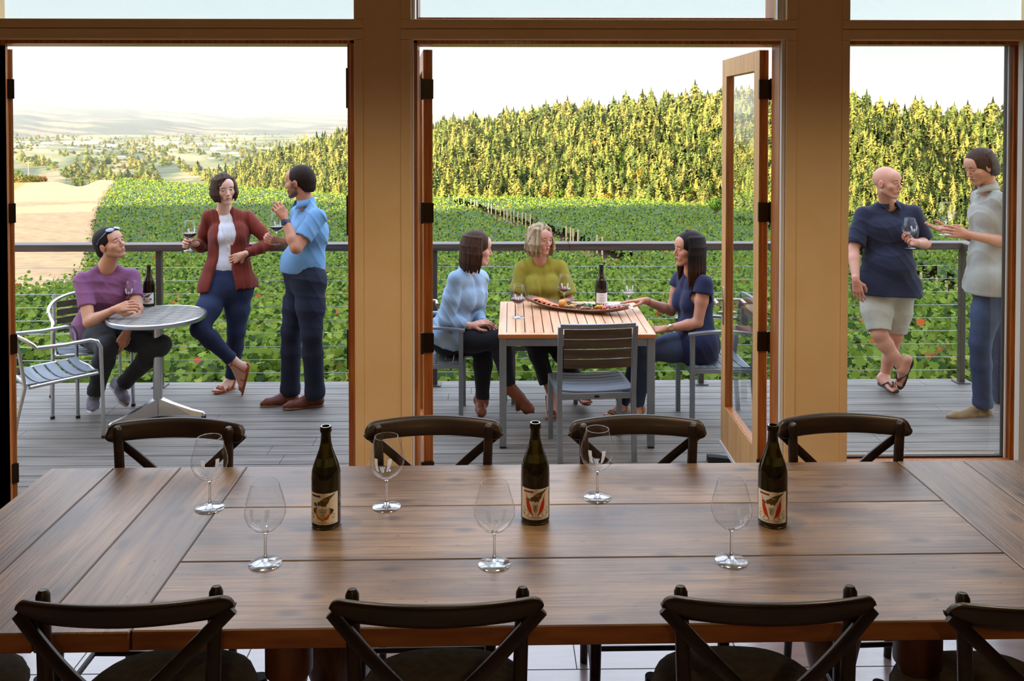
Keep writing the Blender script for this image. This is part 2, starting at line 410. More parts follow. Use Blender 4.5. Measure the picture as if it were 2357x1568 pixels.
# stained heads and jambs
zh0, zh1 = Z(102, YI+.05), Z(91, YI+.05)
def jambs(a, b, bot, name):
    m = MB(); y0, y1 = YI+.03, YO+.02
    m.box(a, b, y0, y1, zh0, zh1)
    return m, y0, y1
d1, y0, y1 = jambs(xl-.06, x1a, 0, 'door_1')
j = X(797, y0); d1.box(j, x1a, y0+.05, y1, 0, zh1); d1.box(X(807, y0), x1a, y0, y0+.05, 0, zh1)
d1.box(xl-.06, X(12, y1), y0, y1, 0, zh1)
D1 = d1.build('door_1', 'fir', bevel=.003); struct(D1)
d2, y0, y1 = jambs(x1b, x2a, 0, 'door_2')
d2.box(x1b-.001, X(962, y0), y0, YO-.08, 0, zh1); d2.box(x1b-.001, X(967, YO-.03), YO-.08, YO-.03, 0, zh1)
d2.box(X(1792, y0), x2a+.001, y0, YO-.08, 0, zh1); d2.box(X(1776, YO-.03)-.006, x2a+.001, YO-.08, YO-.03, 0, zh1)
D2 = d2.build('door_2', 'fir', bevel=.003); struct(D2)
m = MB(); m.box(X(948.5), X(952.5), YI+.004, YI+.03, 0, zh1); m.box(X(1797.5), X(1805), YI+.004, YI+.03, 0, zh1); m.box(X(2347), X(2380), YI-.01, YI+.03, 0, Z(92))
struct(m.build('trim_3', 'white_trim'))
# sills
m = MB(); m.box(xl, x1a, YI+.02, YO+.05, -.04, .012); m.box(x1b, x2a, YI+.02, YO+.05, -.04, .012)
struct(m.build('trim_4', 'bronze'))
# fixed window on the right
zb = Z(1052, YI+.12, 2150)
m = MB(); y0, y1 = YI+.03, YO+.02
XJ = X(2343, y0); m.box(x2b, xr+.12, y0, YI+.14, zh0, zh1); m.box(XJ, xr+.12, y0+.05, YI+.14, 0, zh1); m.box(XJ+.012, xr+.12, y0, y0+.05, 0, zh1)
m.box(x2b, XJ+.02, y0, YI+.14, 0, zb)
m.m = 1
m.box(X(2311, YI+.12), X(2313.5, YI+.12), YI+.11, YI+.14, zb, zh0); m.box(x2b, X(2313, YI+.12), YI+.11, YI+.14, zb-.002, zb+.008)
m.m = 2; m.box(X(2314, YI+.11), X(2317, YI+.11), YI+.10, YI+.13, zb, zh0)
W1 = m.build('window_1', ['fir', 'dark_edge', 'white_trim']); struct(W1)
m = MB(); m.box(x2b, X(2316, YI+.12), YI+.12, YI+.126, zb, zh0); g = m.build('window_pane', 'pane', W1)
m = MB(); m.box(x2b-.01, xr, YI-.01, YO, zb-.04, zb-.012, None); m.build('window_sill', 'fir_light', W1)
# transoms above the beam
m = MB()
yt = YI+.12
m.m = 0
m.box(X(965, yt), X(1775, yt), yt-.03, YO, zt, zt+.02); m.box(X(957), X(963, YI+.06), YI+.06, YO, zt, WT); m.box(X(1778, YI+.06), X(1787), YI+.06, YO, zt, WT)
m.m = 1; m.box(X(-6), X(817), yt-.02, yt+.02, zt, zt+.01); m.box(x2b, 4.8, yt-.02, yt+.02, zt, zt+.01)
m.m = 2; m.box(X(949), X(955), YI+.02, YI+.05, zt, WT); m.box(X(1789), X(1800), YI+.02, YI+.05, zt, WT)
W2 = m.build('window_2', ['fir', 'dark_edge', 'white_trim']); struct(W2)
for a, b in ((-5.0, x1a), (x1b, x2a), (x2b, 5.2)):
    m = MB(); m.box(a, b, yt, yt+.006, zt, WT); m.build('transom_pane', 'pane', W2)
# beam over the transoms is above the view
# folding door leaves
def leaf(x, y, w_, ang, label, handle=True, flip=1, prefix='glazed_door_leaf', zbot=.02, ztop=None):
    ztop = ztop or zh0-.012
    root = thing(prefix, label, 'door', (x, y, 0), rz=ang)
    t = .045; st = .105
    m = MB()
    m.m = 0
    def bx(a, b, c, d_): m.box(a, b, -t/2, t/2, c, d_, None, .004)
    bx(0, st, zbot, ztop); bx(w_-st, w_, zbot, ztop); bx(st, w_-st, ztop-st, ztop); bx(st, w_-st, zbot, zbot+.25)
    o = m.build('leaf_frame', 'fir'); o.parent = root
    # painted inner face of the leaf
    m = MB(); f = flip*t/2; a_, b_ = min(f, f+flip*.003), max(f, f+flip*.003)
    for c in ((.002, st-.002, zbot, ztop), (w_-st+.002, w_-.002, zbot, ztop), (st-.002, w_-st+.002, ztop-st+.002, ztop), (st-.002, w_-st+.002, zbot, zbot+.248)):
        m.box(c[0], c[1], a_, b_, c[2], c[3])
    o = m.build('leaf_face', 'fir_light'); o.parent = root
    m = MB(); m.box(st-.005, w_-st+.005, -.003, .003, zbot+.245, ztop-st+.005); o = m.build('leaf_pane', 'pane'); o.parent = root
    m = MB(); m.box(0, w_, f-.01 if flip > 0 else f-.01, f+.01, zbot-.012, zbot+.01); o = m.build('weather_strip', 'white_trim'); o.parent = root
    for hz in (Z(205, YO), Z(490, YO), Z(790, YO), .18):
        m = MB(); m.box(-.012, .004, -.03, .03, hz-.05, hz+.05); m.tube([(-.014, -flip*.03, hz-.055), (-.014, -flip*.03, hz+.055)], .008)
        o = m.build('hinge', 'bronze'); o.parent = root
    if handle:
        hx = w_-st/2
        m = MB(); hz = P(1663, 700, 5.2).z
        for sgn in (1, -1):
            yy = sgn*(t/2+.004)
            m.box(hx-.02, hx+.02, yy-.004, yy+.004, hz-.13, hz+.10, None, .003)
            m.tube([(hx, yy, hz+.02), (hx, yy+sgn*.05, hz+.02), (hx-.02, yy+sgn*.055, hz+.02), (hx-.11, yy+sgn*.055, hz+.015)], [.009, .009, .010, .012], 10)
            m.tube([(hx, yy, hz-.06), (hx, yy+sgn*.03, hz-.06)], [.012, .008], 10)
        o = m.build('door_handle', 'brushed', smooth=True, autosm=40); o.parent = root
    return root
# right leaf of the middle opening, swung out onto the deck
hx = X(1760, YO+.0); far = P(1672, 600, 5.26)
LW = math.hypot(far.x-hx, far.y-YO)
leaf(hx-.0, YO+.02, LW, math.atan2(far.y-YO-.02, far.x-hx), 'tall glazed door leaf with lever handle swung open right of the wooden patio table', flip=1)
# left leaf of the same opening: seen edge on
hx2 = X(984, YO); leaf(hx2, YO+.02, LW, R(97), 'dark narrow door leaf seen edge-on at the left side of the middle opening', flip=-1)
# the leaf at the far left, folded right back
hx3 = X(24, YO+.03); leaf(hx3, YO+.02, .85, R(128), 'door leaf with four hinges folded back at the left edge of the photo', handle=False, flip=-1)
m = MB()
for py in (205, 490, 790, 1100):
    z_ = Z(py, YO); m.box(X(799, YI+.1), X(808, YI+.1), YI+.085, YI+.09, z_-.1, z_+.1)
m.build('hinge_recess', 'dark_edge', D1)
# shades for the added pendants over the table, all above the view
LT = None
for i, (lx, ly) in enumerate(ADDED_LAMPS):
    if LT is None:
        LT = thing('added_pendant_lamp', 'added dark metal pendant lamp above the dining table, lighting the room', 'lamp', (lx, ly, 0), 'added pendant lamps over the table')
        m = MB(); m.lathe([(.012, 3.6), (.012, 2.98), (.05, 2.96), (.10, 2.90), (.17, 2.80), (.172, 2.79), (.165, 2.80), (.09, 2.895), (.01, 2.93)], c=(lx, ly, 0)); m.build('shade', 'added_lamp_metal', LT, smooth=True, autosm=50)
    else: dup(LT, (lx, ly, 0))
# ------------------------------------------------------------------ deck
# boards run along the wall
xe = 3.78
m = MB(); yy = 6.94; k = 0
rng = random.Random(5)
yb = YO+.06
first = True
while yy > yb:
    wd = .175 if first else .15
    y_lo = max(yb, yy-wd+.007); first = False
    xs = [-9.0]; x = -9.0
    while x < xe:
        x += rng.uniform(2.4, 4.8); xs.append(min(x, xe))
    for a, b in zip(xs[:-1], xs[1:]):
        m.box(a+.0015, b-.0015, y_lo, yy, DECK-.03, DECK, None)
    yy -= wd
dk = struct(m.build('deck', 'deck_wood')); 
m = MB(); m.box(-9, xe, yb-.05, 6.90, DECK-.25, DECK-.045); m.box(-9, xe+.02, 6.905, 6.94, DECK-.3, DECK-.035)
for x in np.arange(-8.5, 3.9, 2.4): m.box(x-.08, x+.08, 6.6, 6.76, -4.5, DECK-.2); m.box(x-.08, x+.08, 4.8, 4.96, -4.5, DECK-.2)
o = m.build('deck_frame', 'dark_edge'); o.name = 'trim_5'; struct(o)
# railing
RAIL = thing('deck_railing', 'dark wooden handrail on steel posts with horizontal cables along the deck edge', 'railing', (0, 6.86, DECK))
zr1 = P(1178, 561, 6.80).z; zr0 = P(1178, 577, 6.80).z
m = MB(); m.box(-9, X(1310, 6.8)-.001, 6.79, 6.93, zr0, zr1, None, .004); m.box(X(1310, 6.8)+.001, 3.80, 6.79, 6.93, zr0, zr1, None, .004)
m.build('handrail', 'rail_wood', RAIL)
m = MB(); m.box(3.66, 3.80, 4.5, 6.788, zr0, zr1, None, .004); m.build('handrail', 'rail_wood', RAIL)
for x in (-7.1, -4.9, X(365, 6.83), X(365, 6.83)+2.16, X(1615, 6.83), X(2217, 6.83)):
    m = MB(); m.box(x-.02, x+.02, 6.82, 6.87, DECK, zr0, None, .002); m.box(x-.05, x+.05, 6.79, 6.90, DECK, DECK+.008); m.build('post', 'rail_steel', RAIL)
m = MB(); m.box(3.71, 3.75, 4.6, 4.65, DECK, zr0); m.build('post', 'rail_steel', RAIL)
for i in range(9):
    z_ = DECK+.10+i*.1045
    m = MB(); m.tube([(-9, 6.845, z_), (3.73, 6.845, z_)], .0025, 6); m.tube([(3.73, 6.845, z_), (3.73, 4.6, z_)], .0025, 6); m.build('cable', 'cable', RAIL)
# ------------------------------------------------------------------ big dining table
TT = 0.77
A = PG(117, 1078, TT); B_ = PG(2064, 1061.4, TT)
yaw_t = math.atan2(B_.y-A.y, B_.x-A.x)
C_ = PG(289, 1453.5, TT)
Lx = Vector((math.cos(yaw_t), math.sin(yaw_t), 0)); Ly = Vector((-math.sin(yaw_t), math.cos(yaw_t), 0))
dep = -(C_-A).dot(Ly)
print('TABLE', A, B_, yaw_t, dep)
loc = lambda px, py: ((PG(px, py, TT)-A).dot(Lx), (PG(px, py, TT)-A).dot(Ly)+dep)
sa, sb, sc_ = loc(262, 1078.5)[0], loc(416.3, 1076)[0], loc(566.8, 1076.8)[0]
sd, se = loc(2064, 1061.4)[0], loc(2215, 1059.4)[0]
print('seams', sa, sb, sc_, sd, se)
LEN = se+(se-sd)*1.0+sa*1.0
y1s, y2s = loc(500, 1169)[1], loc(500, 1293)[1]
print('long seams', y1s, y2s, 'len', LEN)
org = A-Ly*dep
TAB = thing('dining_table', 'long weathered plank dining table with breadboard ends holding six glasses and three bottles', 'table', (org.x, org.y, 0), rz=yaw_t)
th = .05; g_ = .0016
def plank_top():
    m = MB()
    m.m = 0
    ys = [0, y2s, y1s, dep]
    for a, b in zip(ys[:-1], ys[1:]):
        m.box(sc_+g_, sd-g_, a+g_, b-g_, TT-th, TT, None, .003)
    m.m = 1
    for a, b in ((0, sa), (sa, sb), (sb, sc_), (sd, se), (se, se+(se-sd)), (se+(se-sd), LEN)):
        m.box(a+g_, b-g_, -.004 if a < 1 else 0, dep, TT-th, TT, None, .003)
    return m
_pt = plank_top(); _pt.m = 2
for yy_ in (y2s, y1s): _pt.box(sc_, sd, yy_-g_-.0005, yy_+g_+.0005, TT-.03, TT-.0018)
for xx_ in (sa, sb, sc_, sd, se, se+(se-sd)): _pt.box(xx_-g_-.0005, xx_+g_+.0005, .004, dep-.004, TT-.03, TT-.0018)
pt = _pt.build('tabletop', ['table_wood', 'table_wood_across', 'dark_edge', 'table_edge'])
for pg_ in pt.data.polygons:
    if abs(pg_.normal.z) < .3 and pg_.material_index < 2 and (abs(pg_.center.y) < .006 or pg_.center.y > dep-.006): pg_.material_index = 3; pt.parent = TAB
m = MB(); m.box(.28, LEN-.28, .12, .16, TT-th-.07, TT-th-.001); m.box(.28, LEN-.28, dep-.16, dep-.12, TT-th-.07, TT-th-.001)
m.build('apron', 'table_leg_wood').parent = TAB
legp = [(.06, 0), (.06, .03), (.045, .05), (.05, .09), (.075, .16), (.095, .26), (.095, .34), (.075, .44), (.045, .50), (.05, .53), (.062, .545), (.062, .64), (.062, TT-th-.001)]
for lx in (1.02, 2.70):
    for ly in (.20, dep-.20):
        m = MB(); m.lathe(legp, 32, (lx, ly, 0)); m.build('leg', 'table_leg_wood', smooth=True, autosm=50).parent = TAB
m = MB()
for lx in (1.02, 2.70): m.box(lx-.035, lx+.035, .26, dep-.26, .10, .17, None, .005)
m.box(1.05, 2.67, dep/2-.03, dep/2+.03, .11, .16, None, .005)
m.build('stretcher', 'table_leg_wood').parent = TAB
# ------------------------------------------------------------------ cross-back chairs
def make_chair():
    root = thing('cross_back_chair', '', 'chair')
    # local: back rail spans x, front (seat) toward +y ; origin under the back
    hw, zc = .248, .872
    def by(x): return -.052*(1-(x/hw)**2)
    m = MB(); pts = []
    n = 40
    for i in range(n+1):
        x = hw*math.sin(PI*(i/n-.5)); y = by(x); e_ = abs(x)/hw
        # height profile of the rail: slimmer, rounded ends
        hh = .031*math.sqrt(max(0, 1-max(0, (e_-.87)/.13)**2))*(1-.06*e_)+.0015
        tk = .0115*math.sqrt(max(0, 1-max(0, (e_-.95)/.05)**2))+.0012
        zz = zc + .006*(1-e_**2)
        sl = .012
        ring = []
        for j in range(14):
            a = 2*PI*j/14; ca, sa_ = math.cos(a), math.sin(a)
            ex = lambda v, p: math.copysign(abs(v)**p, v)
            ring.append((x, y+tk*ex(ca, .6) - sl*ex(sa_, .7), zz+hh*ex(sa_, .7)))
        pts.append(ring)
    pts = [r_+[r_[0]] for r_ in pts]
    m.grid(pts); m.f.append(tuple(range(14))); m.f.append(tuple(reversed([n*15+k for k in range(14)]))); m.mi += [0, 0]
    m.build('top_rail', 'espresso', smooth=True, autosm=60).parent = root
    for s in (-1, 1):
        m = MB(); m.tube([(s*.19, -.045, 0), (s*.188, -.015, .25), (s*.186, .015, .46), (s*.190, .012, .62), (s*.196, .014, .80), (s*.199, .018, .893), (s*.199, .020, .904)], [.014, .017, .019, .018, .017, .016, .010], 14)
        m.build('rear_leg', 'espresso', smooth=True, autosm=60).parent = root
        m = MB(); m.tube([(s*.20, .42, .43), (s*.205, .43, .2), (s*.21, .435, 0)], [.019, .017, .013], 14)
        m.build('front_leg', 'espresso', smooth=True, autosm=60).parent = root
    for s in (-1, 1):          # crossed bentwood braces from the rail ends to the foot of the opposite leg
        m = MB(); pts = []
        k = 18
        for i in range(k+1):
            t = i/k; x = s*(.243-.415*t); z = .868-.395*t
            y = -.010-.038*math.sin(PI*min(1, t*1.15)) + (.006 if s > 0 else -.006)*math.sin(PI*t)+.03*t*t
            pts.append((x, y, z))
        d = Vector((pts[-1][0]-pts[0][0], 0, pts[-1][2]-pts[0][2])).normalized(); nrm = Vector((-d.z, 0, d.x))
        rows = []
        for (x, y, z) in pts:
            c = Vector((x, y, z)); w2, t2 = nrm*.0155, Vector((0, .0065, 0))
            rows.append([c+w2+t2*.6, c+w2*.7+t2, c-w2*.7+t2, c-w2+t2*.6, c-w2-t2*.6, c-w2*.7-t2, c+w2*.7-t2, c+w2-t2*.6, c+w2+t2*.6])
        m.grid(rows); m.f.append(tuple(range(8))); m.f.append(tuple(reversed([k*9+q for q in range(8)]))); m.mi += [0, 0]
        m.build('cross_brace', 'espresso', smooth=True, autosm=50).parent = root
    m = MB(); ring = []
    def seat_r(a):
        c, s_ = math.cos(a), math.sin(a)
        return .205*(1+.06*math.cos(2*a))*(abs(c)**4+abs(s_)**4)**(-.12)
    for (rr, z) in ((.93, .425), (1.0, .432), (1.02, .445), (1.0, .457), (.95, .46)):
        ring.append([(seat_r(a)*rr*math.cos(a), .225+seat_r(a)*rr*math.sin(a)*1.02, z) for a in [2*PI*i/40 for i in range(41)]])
    m.grid(ring); m.f.append(tuple(range(40))); m.f.append(tuple(4*41+i for i in range(40))); m.mi += [0, 0]
    m.build('seat_frame', 'espresso', smooth=True, autosm=50).parent = root
    m = MB(); ring = []
    for (rr, z) in ((.90, .458), (1.0, .465), (1.05, .485), (1.03, .505), (.93, .520), (.7, .528), (.35, .532), (.02, .533)):
        ring.append([(seat_r(a)*rr*math.cos(a), .235+seat_r(a)*rr*math.sin(a), z) for a in [2*PI*i/40 for i in range(41)]])
    m.grid(ring); cu = m.build('seat_cushion', 'cushion', smooth=True, autosm=60); cu.parent = root
    m = MB(); rr = 1.052; m.tube([(seat_r(a)*rr*math.cos(a), .235+seat_r(a)*rr*math.sin(a), .483) for a in [2*PI*i/40 for i in range(40)]], .004, 6, closed=True)
    m.build('piping', 'cushion', cu, smooth=True); cu.children[0].location = (0, 0, 0)
    for zz, nm in ((.22, 'stretcher'),):
        m = MB(); m.tube([(-.187, -.01, zz), (-.203, .43, zz-.03)], .009, 10); m.build(nm, 'espresso', smooth=True, autosm=50).parent = root
        m = MB(); m.tube([(.187, -.01, zz), (.203, .43, zz-.03)], .009, 10); m.build(nm, 'espresso', smooth=True, autosm=50).parent = root
        m = MB(); m.tube([(-.195, .21, zz-.015), (.195, .21, zz-.015)], .009, 10); m.build(nm, 'espresso', smooth=True, autosm=50).parent = root
    return root
CH = make_chair()
near = [(292, 1398, 'near-side cross-back dining chair, the leftmost whole one', .02),
        (1006, 1398, 'near-side cross-back dining chair between the two glasses standing closest', .0),
        (1767, 1393, 'near-side cross-back dining chair in front of the rightmost bottle', -.02),
        (2420, 1405, 'near-side cross-back dining chair cut off by the right edge of the photo', .02)]
first_c = True
for px, py, lab, dz in near:
    p = PG(px, py, .87)
    rz = dz + yaw_t
    if first_c: CH.location = (p.x, p.y, 0); CH.rotation_euler = (0, 0, rz); CH['label'] = lab; CH['group'] = 'cross-back chairs at the dining table'; first_c = False
    else: dup(CH, (p.x, p.y, 0), rz, lab)
p = PG(-330, 1400, .87); dup(CH, (p.x, p.y, 0), yaw_t, 'cross-back dining chair almost wholly cut off at the bottom left corner')
for px, py, lab, dz in [(403, 991, 'far-side cross-back dining chair behind the leftmost wine glass', -.03),
                        (998, 986, 'far-side cross-back dining chair in front of the beige left pier', .01),
                        (1468, 984, 'far-side cross-back dining chair below the wooden patio table', .0),
                        (1944, 980, 'far-side cross-back dining chair in front of the right pier', .03)]:
    p = PG(px, py, .885); dup(CH, (p.x, p.y, 0), PI+dz+yaw_t, lab)
# ------------------------------------------------------------------ landscape
rs = np.random.default_rng(7)
U0 = 1147.0
def upx(px): return (np.asarray(px, float)-U0)/F      # lateral slope X/Y for a photo column
U_pts = upx([-900, 0, 120, 190, 235, 330, 450, 600, 790, 1000, 1150, 1300, 1450, 1600, 1700, 1820, 1960, 2100, 2240, 2400, 3200])
CR_y = np.array([392, 398, 408, 424, 408, 413, 424, 435, 450, 457, 458, 461, 464, 478, 490, 505, 522, 538, 550, 562, 600.])
D_tab = np.array([6.0, 7, 8, 10, 12, 16, 25, 40, 60, 90, 120, 150, 200, 250, 320])
H_tab = np.array([2.35, 2.42, 2.50, 2.85, 3.2, 3.85, 5.0, 6.6, 8.2, 10.0, 11.2, 12.4, 14.4, 16.4, 18.9])
_yd = 275+F*H_tab/D_tab
def crest_D(u):
    cy = np.interp(u, U_pts, CR_y)
    return np.interp(-cy, -_yd, D_tab)
def canopy_h(D, u):                      # depth below the eye of the top of the vines
    Dc = crest_D(u); h = np.interp(np.minimum(D, Dc), D_tab, H_tab)
    ex = np.maximum(D-Dc, 0)
    return h + ex*.07 + np.minimum(ex, 160)**2*.0016
def ground_z(X, Y):
    D = np.maximum(Y, .5); u = X/D
    return 2.0-canopy_h(D, u)-1.15
# dirt strips: the farm road at the far left, and the gap between vine blocks in the middle
RD_A = np.array([[P(20, 700, 30).x, 30.], [P(60, 500, 60).x, 60], [P(95, 500, 100).x, 100], [P(130, 450, 150).x, 150], [P(165, 430, 215).x, 215], [P(185, 420, 300).x, 300]])
RD_B = [(PG(1060, 466, 2-11.6), 0)]
_pb = [(1040, 468, 128), (1130, 487, 102), (1240, 520, 75), (1310, 545, 62), (1360, 572, 52), (1420, 600, 44)]
RD_B = np.array([[P(a, b, c).x, c] for a, b, c in _pb] )
_pc = [(1700, 500, 86), (1900, 560, 58), (2060, 610, 40), (2130, 640, 33), (2200, 672, 28), (2330, 720, 23)]
RD_C = np.array([[P(a, b, c).x, c] for a, b, c in _pc])
def road_d(X, Y, line):
    xr_ = np.interp(Y, *(zip(*sorted((y, x) for x, y in line))))
    d = np.abs(X-xr_); return np.where((Y < line[:, 1].min()-3) | (Y > line[:, 1].max()+3), 99, d)
def on_dirt(X, Y):
    a = road_d(X, Y, RD_A) < np.interp(Y, [30, 60, 150, 250], [2.5, 4.5, 8.5, 12])
    left = X < np.interp(Y, RD_A[:, 1], RD_A[:, 0])      # nothing planted left of the road
    b = road_d(X, Y, RD_B) < 1.3
    c = road_d(X, Y, RD_C) < 1.2
    return a, (left & (Y > 25)), b, c
ROW = np.array([.93, .37]); ROWN = np.array([-.37, .93])
def canopy_bump(X, Y):
    s = X*ROWN[0]+Y*ROWN[1]
    return .22*np.cos(2*PI*s/2.3) + .12*np.sin(X*.9+1.3*np.sin(Y*.5))*np.cos(Y*1.1)
def canopy_z(X, Y):
    D = np.maximum(Y, .5)
    return 2.0-canopy_h(D, X/D)-.18+canopy_bump(X, Y)
# ground mesh in a fan
us = np.linspace(upx(-420), upx(2800), 300); ds = np.concatenate([np.linspace(6.98, 30, 60), np.geomspace(30.5, 460, 170)])
UU, DD = np.meshgrid(us, ds, indexing='ij'); XX = UU*DD; YY = DD
ZZ = ground_z(XX, YY)
def fan_faces(n, m_):
    i, j = np.meshgrid(np.arange(n-1), np.arange(m_-1), indexing='ij'); a = (i*m_+j).ravel()
    return np.stack([a, a+m_, a+m_+1, a+1], 1)
ra, rl, rb, rc = on_dirt(XX, YY)
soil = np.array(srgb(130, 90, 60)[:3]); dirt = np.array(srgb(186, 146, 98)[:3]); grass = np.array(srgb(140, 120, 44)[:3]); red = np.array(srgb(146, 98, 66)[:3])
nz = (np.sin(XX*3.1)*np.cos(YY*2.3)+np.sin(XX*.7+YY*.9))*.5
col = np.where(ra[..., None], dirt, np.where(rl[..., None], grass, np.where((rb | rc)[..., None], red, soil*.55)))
col = col*(1+.10*nz[..., None])
ZZ = ZZ + np.where(ra | rl, .55, 0)
mat('earth', (1, 1, 1, 1), .95, (.7, .7, .7, 1), 1.2, vcol=True, bump=.02, bscale=6)
g = np_mesh('vineyard_ground', np.stack([XX, YY, ZZ], -1).reshape(-1, 3), fan_faces(*XX.shape), 'earth', True, col.reshape(-1, 3)); struct(g)
# foliage: a rough green canopy sheet under loose leaves
mat('vine_under', srgb(34, 52, 20), .85, srgb(62, 86, 32), .9, bump=.12, bscale=5, detail=8)
cs = np.linspace(upx(-300), upx(2700), 520); cd = np.concatenate([np.linspace(7.05, 30, 150), np.geomspace(30.2, 330, 230)])
CU, CD = np.meshgrid(cs, cd, indexing='ij'); CXX = CU*CD
a_, l_, b_, c_ = on_dirt(CXX, CD)
CZ = canopy_z(CXX, CD)+rs.normal(0, .05, CXX.shape)
keep = ~(a_ | l_ | b_ | c_)
fc = fan_faces(*CXX.shape); kf = keep.ravel()[fc].all(1)
# skirts: lower the edge of each block
low = ~keep
CZ = np.where(low, CZ-.9, CZ)
VINE = np_mesh('vine_canopy', np.stack([CXX, CD, CZ-.12], -1).reshape(-1, 3), fc[kf], 'vine_under', True)
tag(VINE, 'dense green grapevine rows covering the slope beyond the deck railing', 'vineyard', kind='stuff')
# leaves
mat('vine_leaf', (1, 1, 1, 1), .65, vcol=True, translucent=.35, spec=.15)
lobes = np.array([(0, -.42), (.30, -.50), (.50, -.12), (.34, .06), (.42, .34), (.14, .28), (0, .58), (-.14, .28), (-.42, .34), (-.34, .06), (-.50, -.12), (-.30, -.50)])
diam = np.array([(-.5, 0), (-.1, -.3), (.5, 0), (.1, .35)])
def leaves(name, n, dr, shape, size, jit, parent=VINE, power=1.0, urange=(-200, 2600), cols=None):
    u = rs.uniform(upx(urange[0]), upx(urange[1]), n); q = rs.random(n)
    D = dr[0]*(dr[1]/dr[0])**(q**power); Xl = u*D
    a, l, b, c = on_dirt(Xl+rs.normal(0, .2, n), D); k = ~(a | l | b | c)
    Xl, D = Xl[k], D[k]; n = len(Xl)
    z = canopy_z(Xl, D)+rs.normal(jit*.2, jit, n)
    s = size[0]+(size[1]-size[0])*rs.random(n); s *= np.where(D > 60, D/60, 1)**.6
    # orientation: mostly facing up and out
    nrm = rs.normal(0, .55, (n, 3)); kf_ = np.clip((D-25)/60, 0, 1); nrm[:, 2] += .9-.6*kf_; nrm[:, 1] -= .45+.45*kf_; nrm[:, 0] -= .3*kf_; nrm /= np.linalg.norm(nrm, axis=1)[:, None]
    t = rs.normal(0, 1, (n, 3)); t -= (t*nrm).sum(1)[:, None]*nrm; t /= np.linalg.norm(t, axis=1)[:, None]; bt = np.cross(nrm, t)
    kk = len(shape)
    V = np.stack([Xl, D, z], 1)[:, None, :] + (t[:, None, :]*shape[None, :, 0, None]+bt[:, None, :]*shape[None, :, 1, None])*s[:, None, None]
    V += nrm[:, None, :]*(-.25*(shape[:, 0]**2))[None, :, None]*s[:, None, None]
    fcs = np.arange(n*kk).reshape(n, kk)
    c0 = np.array(srgb(96, 122, 34)[:3]); c1 = np.array(srgb(142, 160, 56)[:3]); c2 = np.array(srgb(54, 80, 24)[:3]); c3 = np.array(srgb(196, 96, 48)[:3]); c4 = np.array(srgb(168, 168, 70)[:3])
    r1 = rs.random(n)[:, None]; cc = c0*(1-r1)+c1*r1; r2 = rs.random(n)
    cc = np.where((r2 < .22)[:, None], c2, cc)
    patch = np.sin(Xl*.55+2*np.sin(D*.21))*np.sin(D*.37+1.7*np.sin(Xl*.3))
    pr = np.clip(.015+.09*(patch-.55), .006, .3)
    r3 = rs.random(n); cc = np.where((r3 < pr)[:, None], c3, cc); cc = np.where(((r3 > pr) & (r3 < pr+.035))[:, None], c4, cc)
    cc = cc*(.70+.28*rs.random((n, 1)))
    cv = np.repeat(cc, kk, 0)
    o = np_mesh(name, V.reshape(-1, 3), fcs, 'vine_leaf', False, cv, parent); return o
leaves('leaf', 80000, (7.2, 16), lobes, (.065, .115), .15)
leaves('leaf', 130000, (15, 42), lobes[::2], (.08, .13), .18)
leaves('leaf', 190000, (38, 330), diam, (.15, .25), .18)
# canes sticking up along the block edges near the deck
# stakes along the gap
mat('stake_wood', srgb(206, 178, 132), .8)
ST = None
k_ = 0
stakes = [(1033, 470), (1044, 472), (1055, 474), (1068, 477), (1084, 482), (1092, 484), (1098, 486), (1124, 492), (1131, 493), (1141, 496), (1152, 500), (1160, 503), (1167, 505), (1176, 508), (1183, 511), (1192, 515), (1202, 519), (1210, 522), (1221, 528), (1330, 552), (1319, 546), (1303, 548), (1313, 566), (1374, 580), (1386, 588), (2105, 640), (2120, 646), (2156, 655), (2178, 664), (2203, 676)]
for i, (sx_, sy_) in enumerate(stakes):
    if sx_ < 1500: Dk = float(np.interp(sx_, [1030, 1130, 1240, 1310, 1420], [126, 101, 76, 62, 45]))
    else: Dk = float(np.interp(sx_, [2100, 2200], [36, 29]))
    p = P(sx_, sy_, Dk); gz = float(ground_z(np.array(p.x), np.array(p.y)))
    if ST is None:
        m = MB(); m.tube([(p.x, p.y, gz-.2), (p.x, p.y, gz+1.75)], [.055, .05], 8)
        ST = thing('vineyard_stake', 'pale wooden vineyard stake standing along the bare gap between vine blocks', 'stake', (p.x, p.y, gz), 'vineyard stakes')
        m.build('post', 'stake_wood', ST, smooth=True, autosm=50)
    else: dup(ST, (p.x, p.y, gz-(.75 if sx_ > 1500 else 0)))
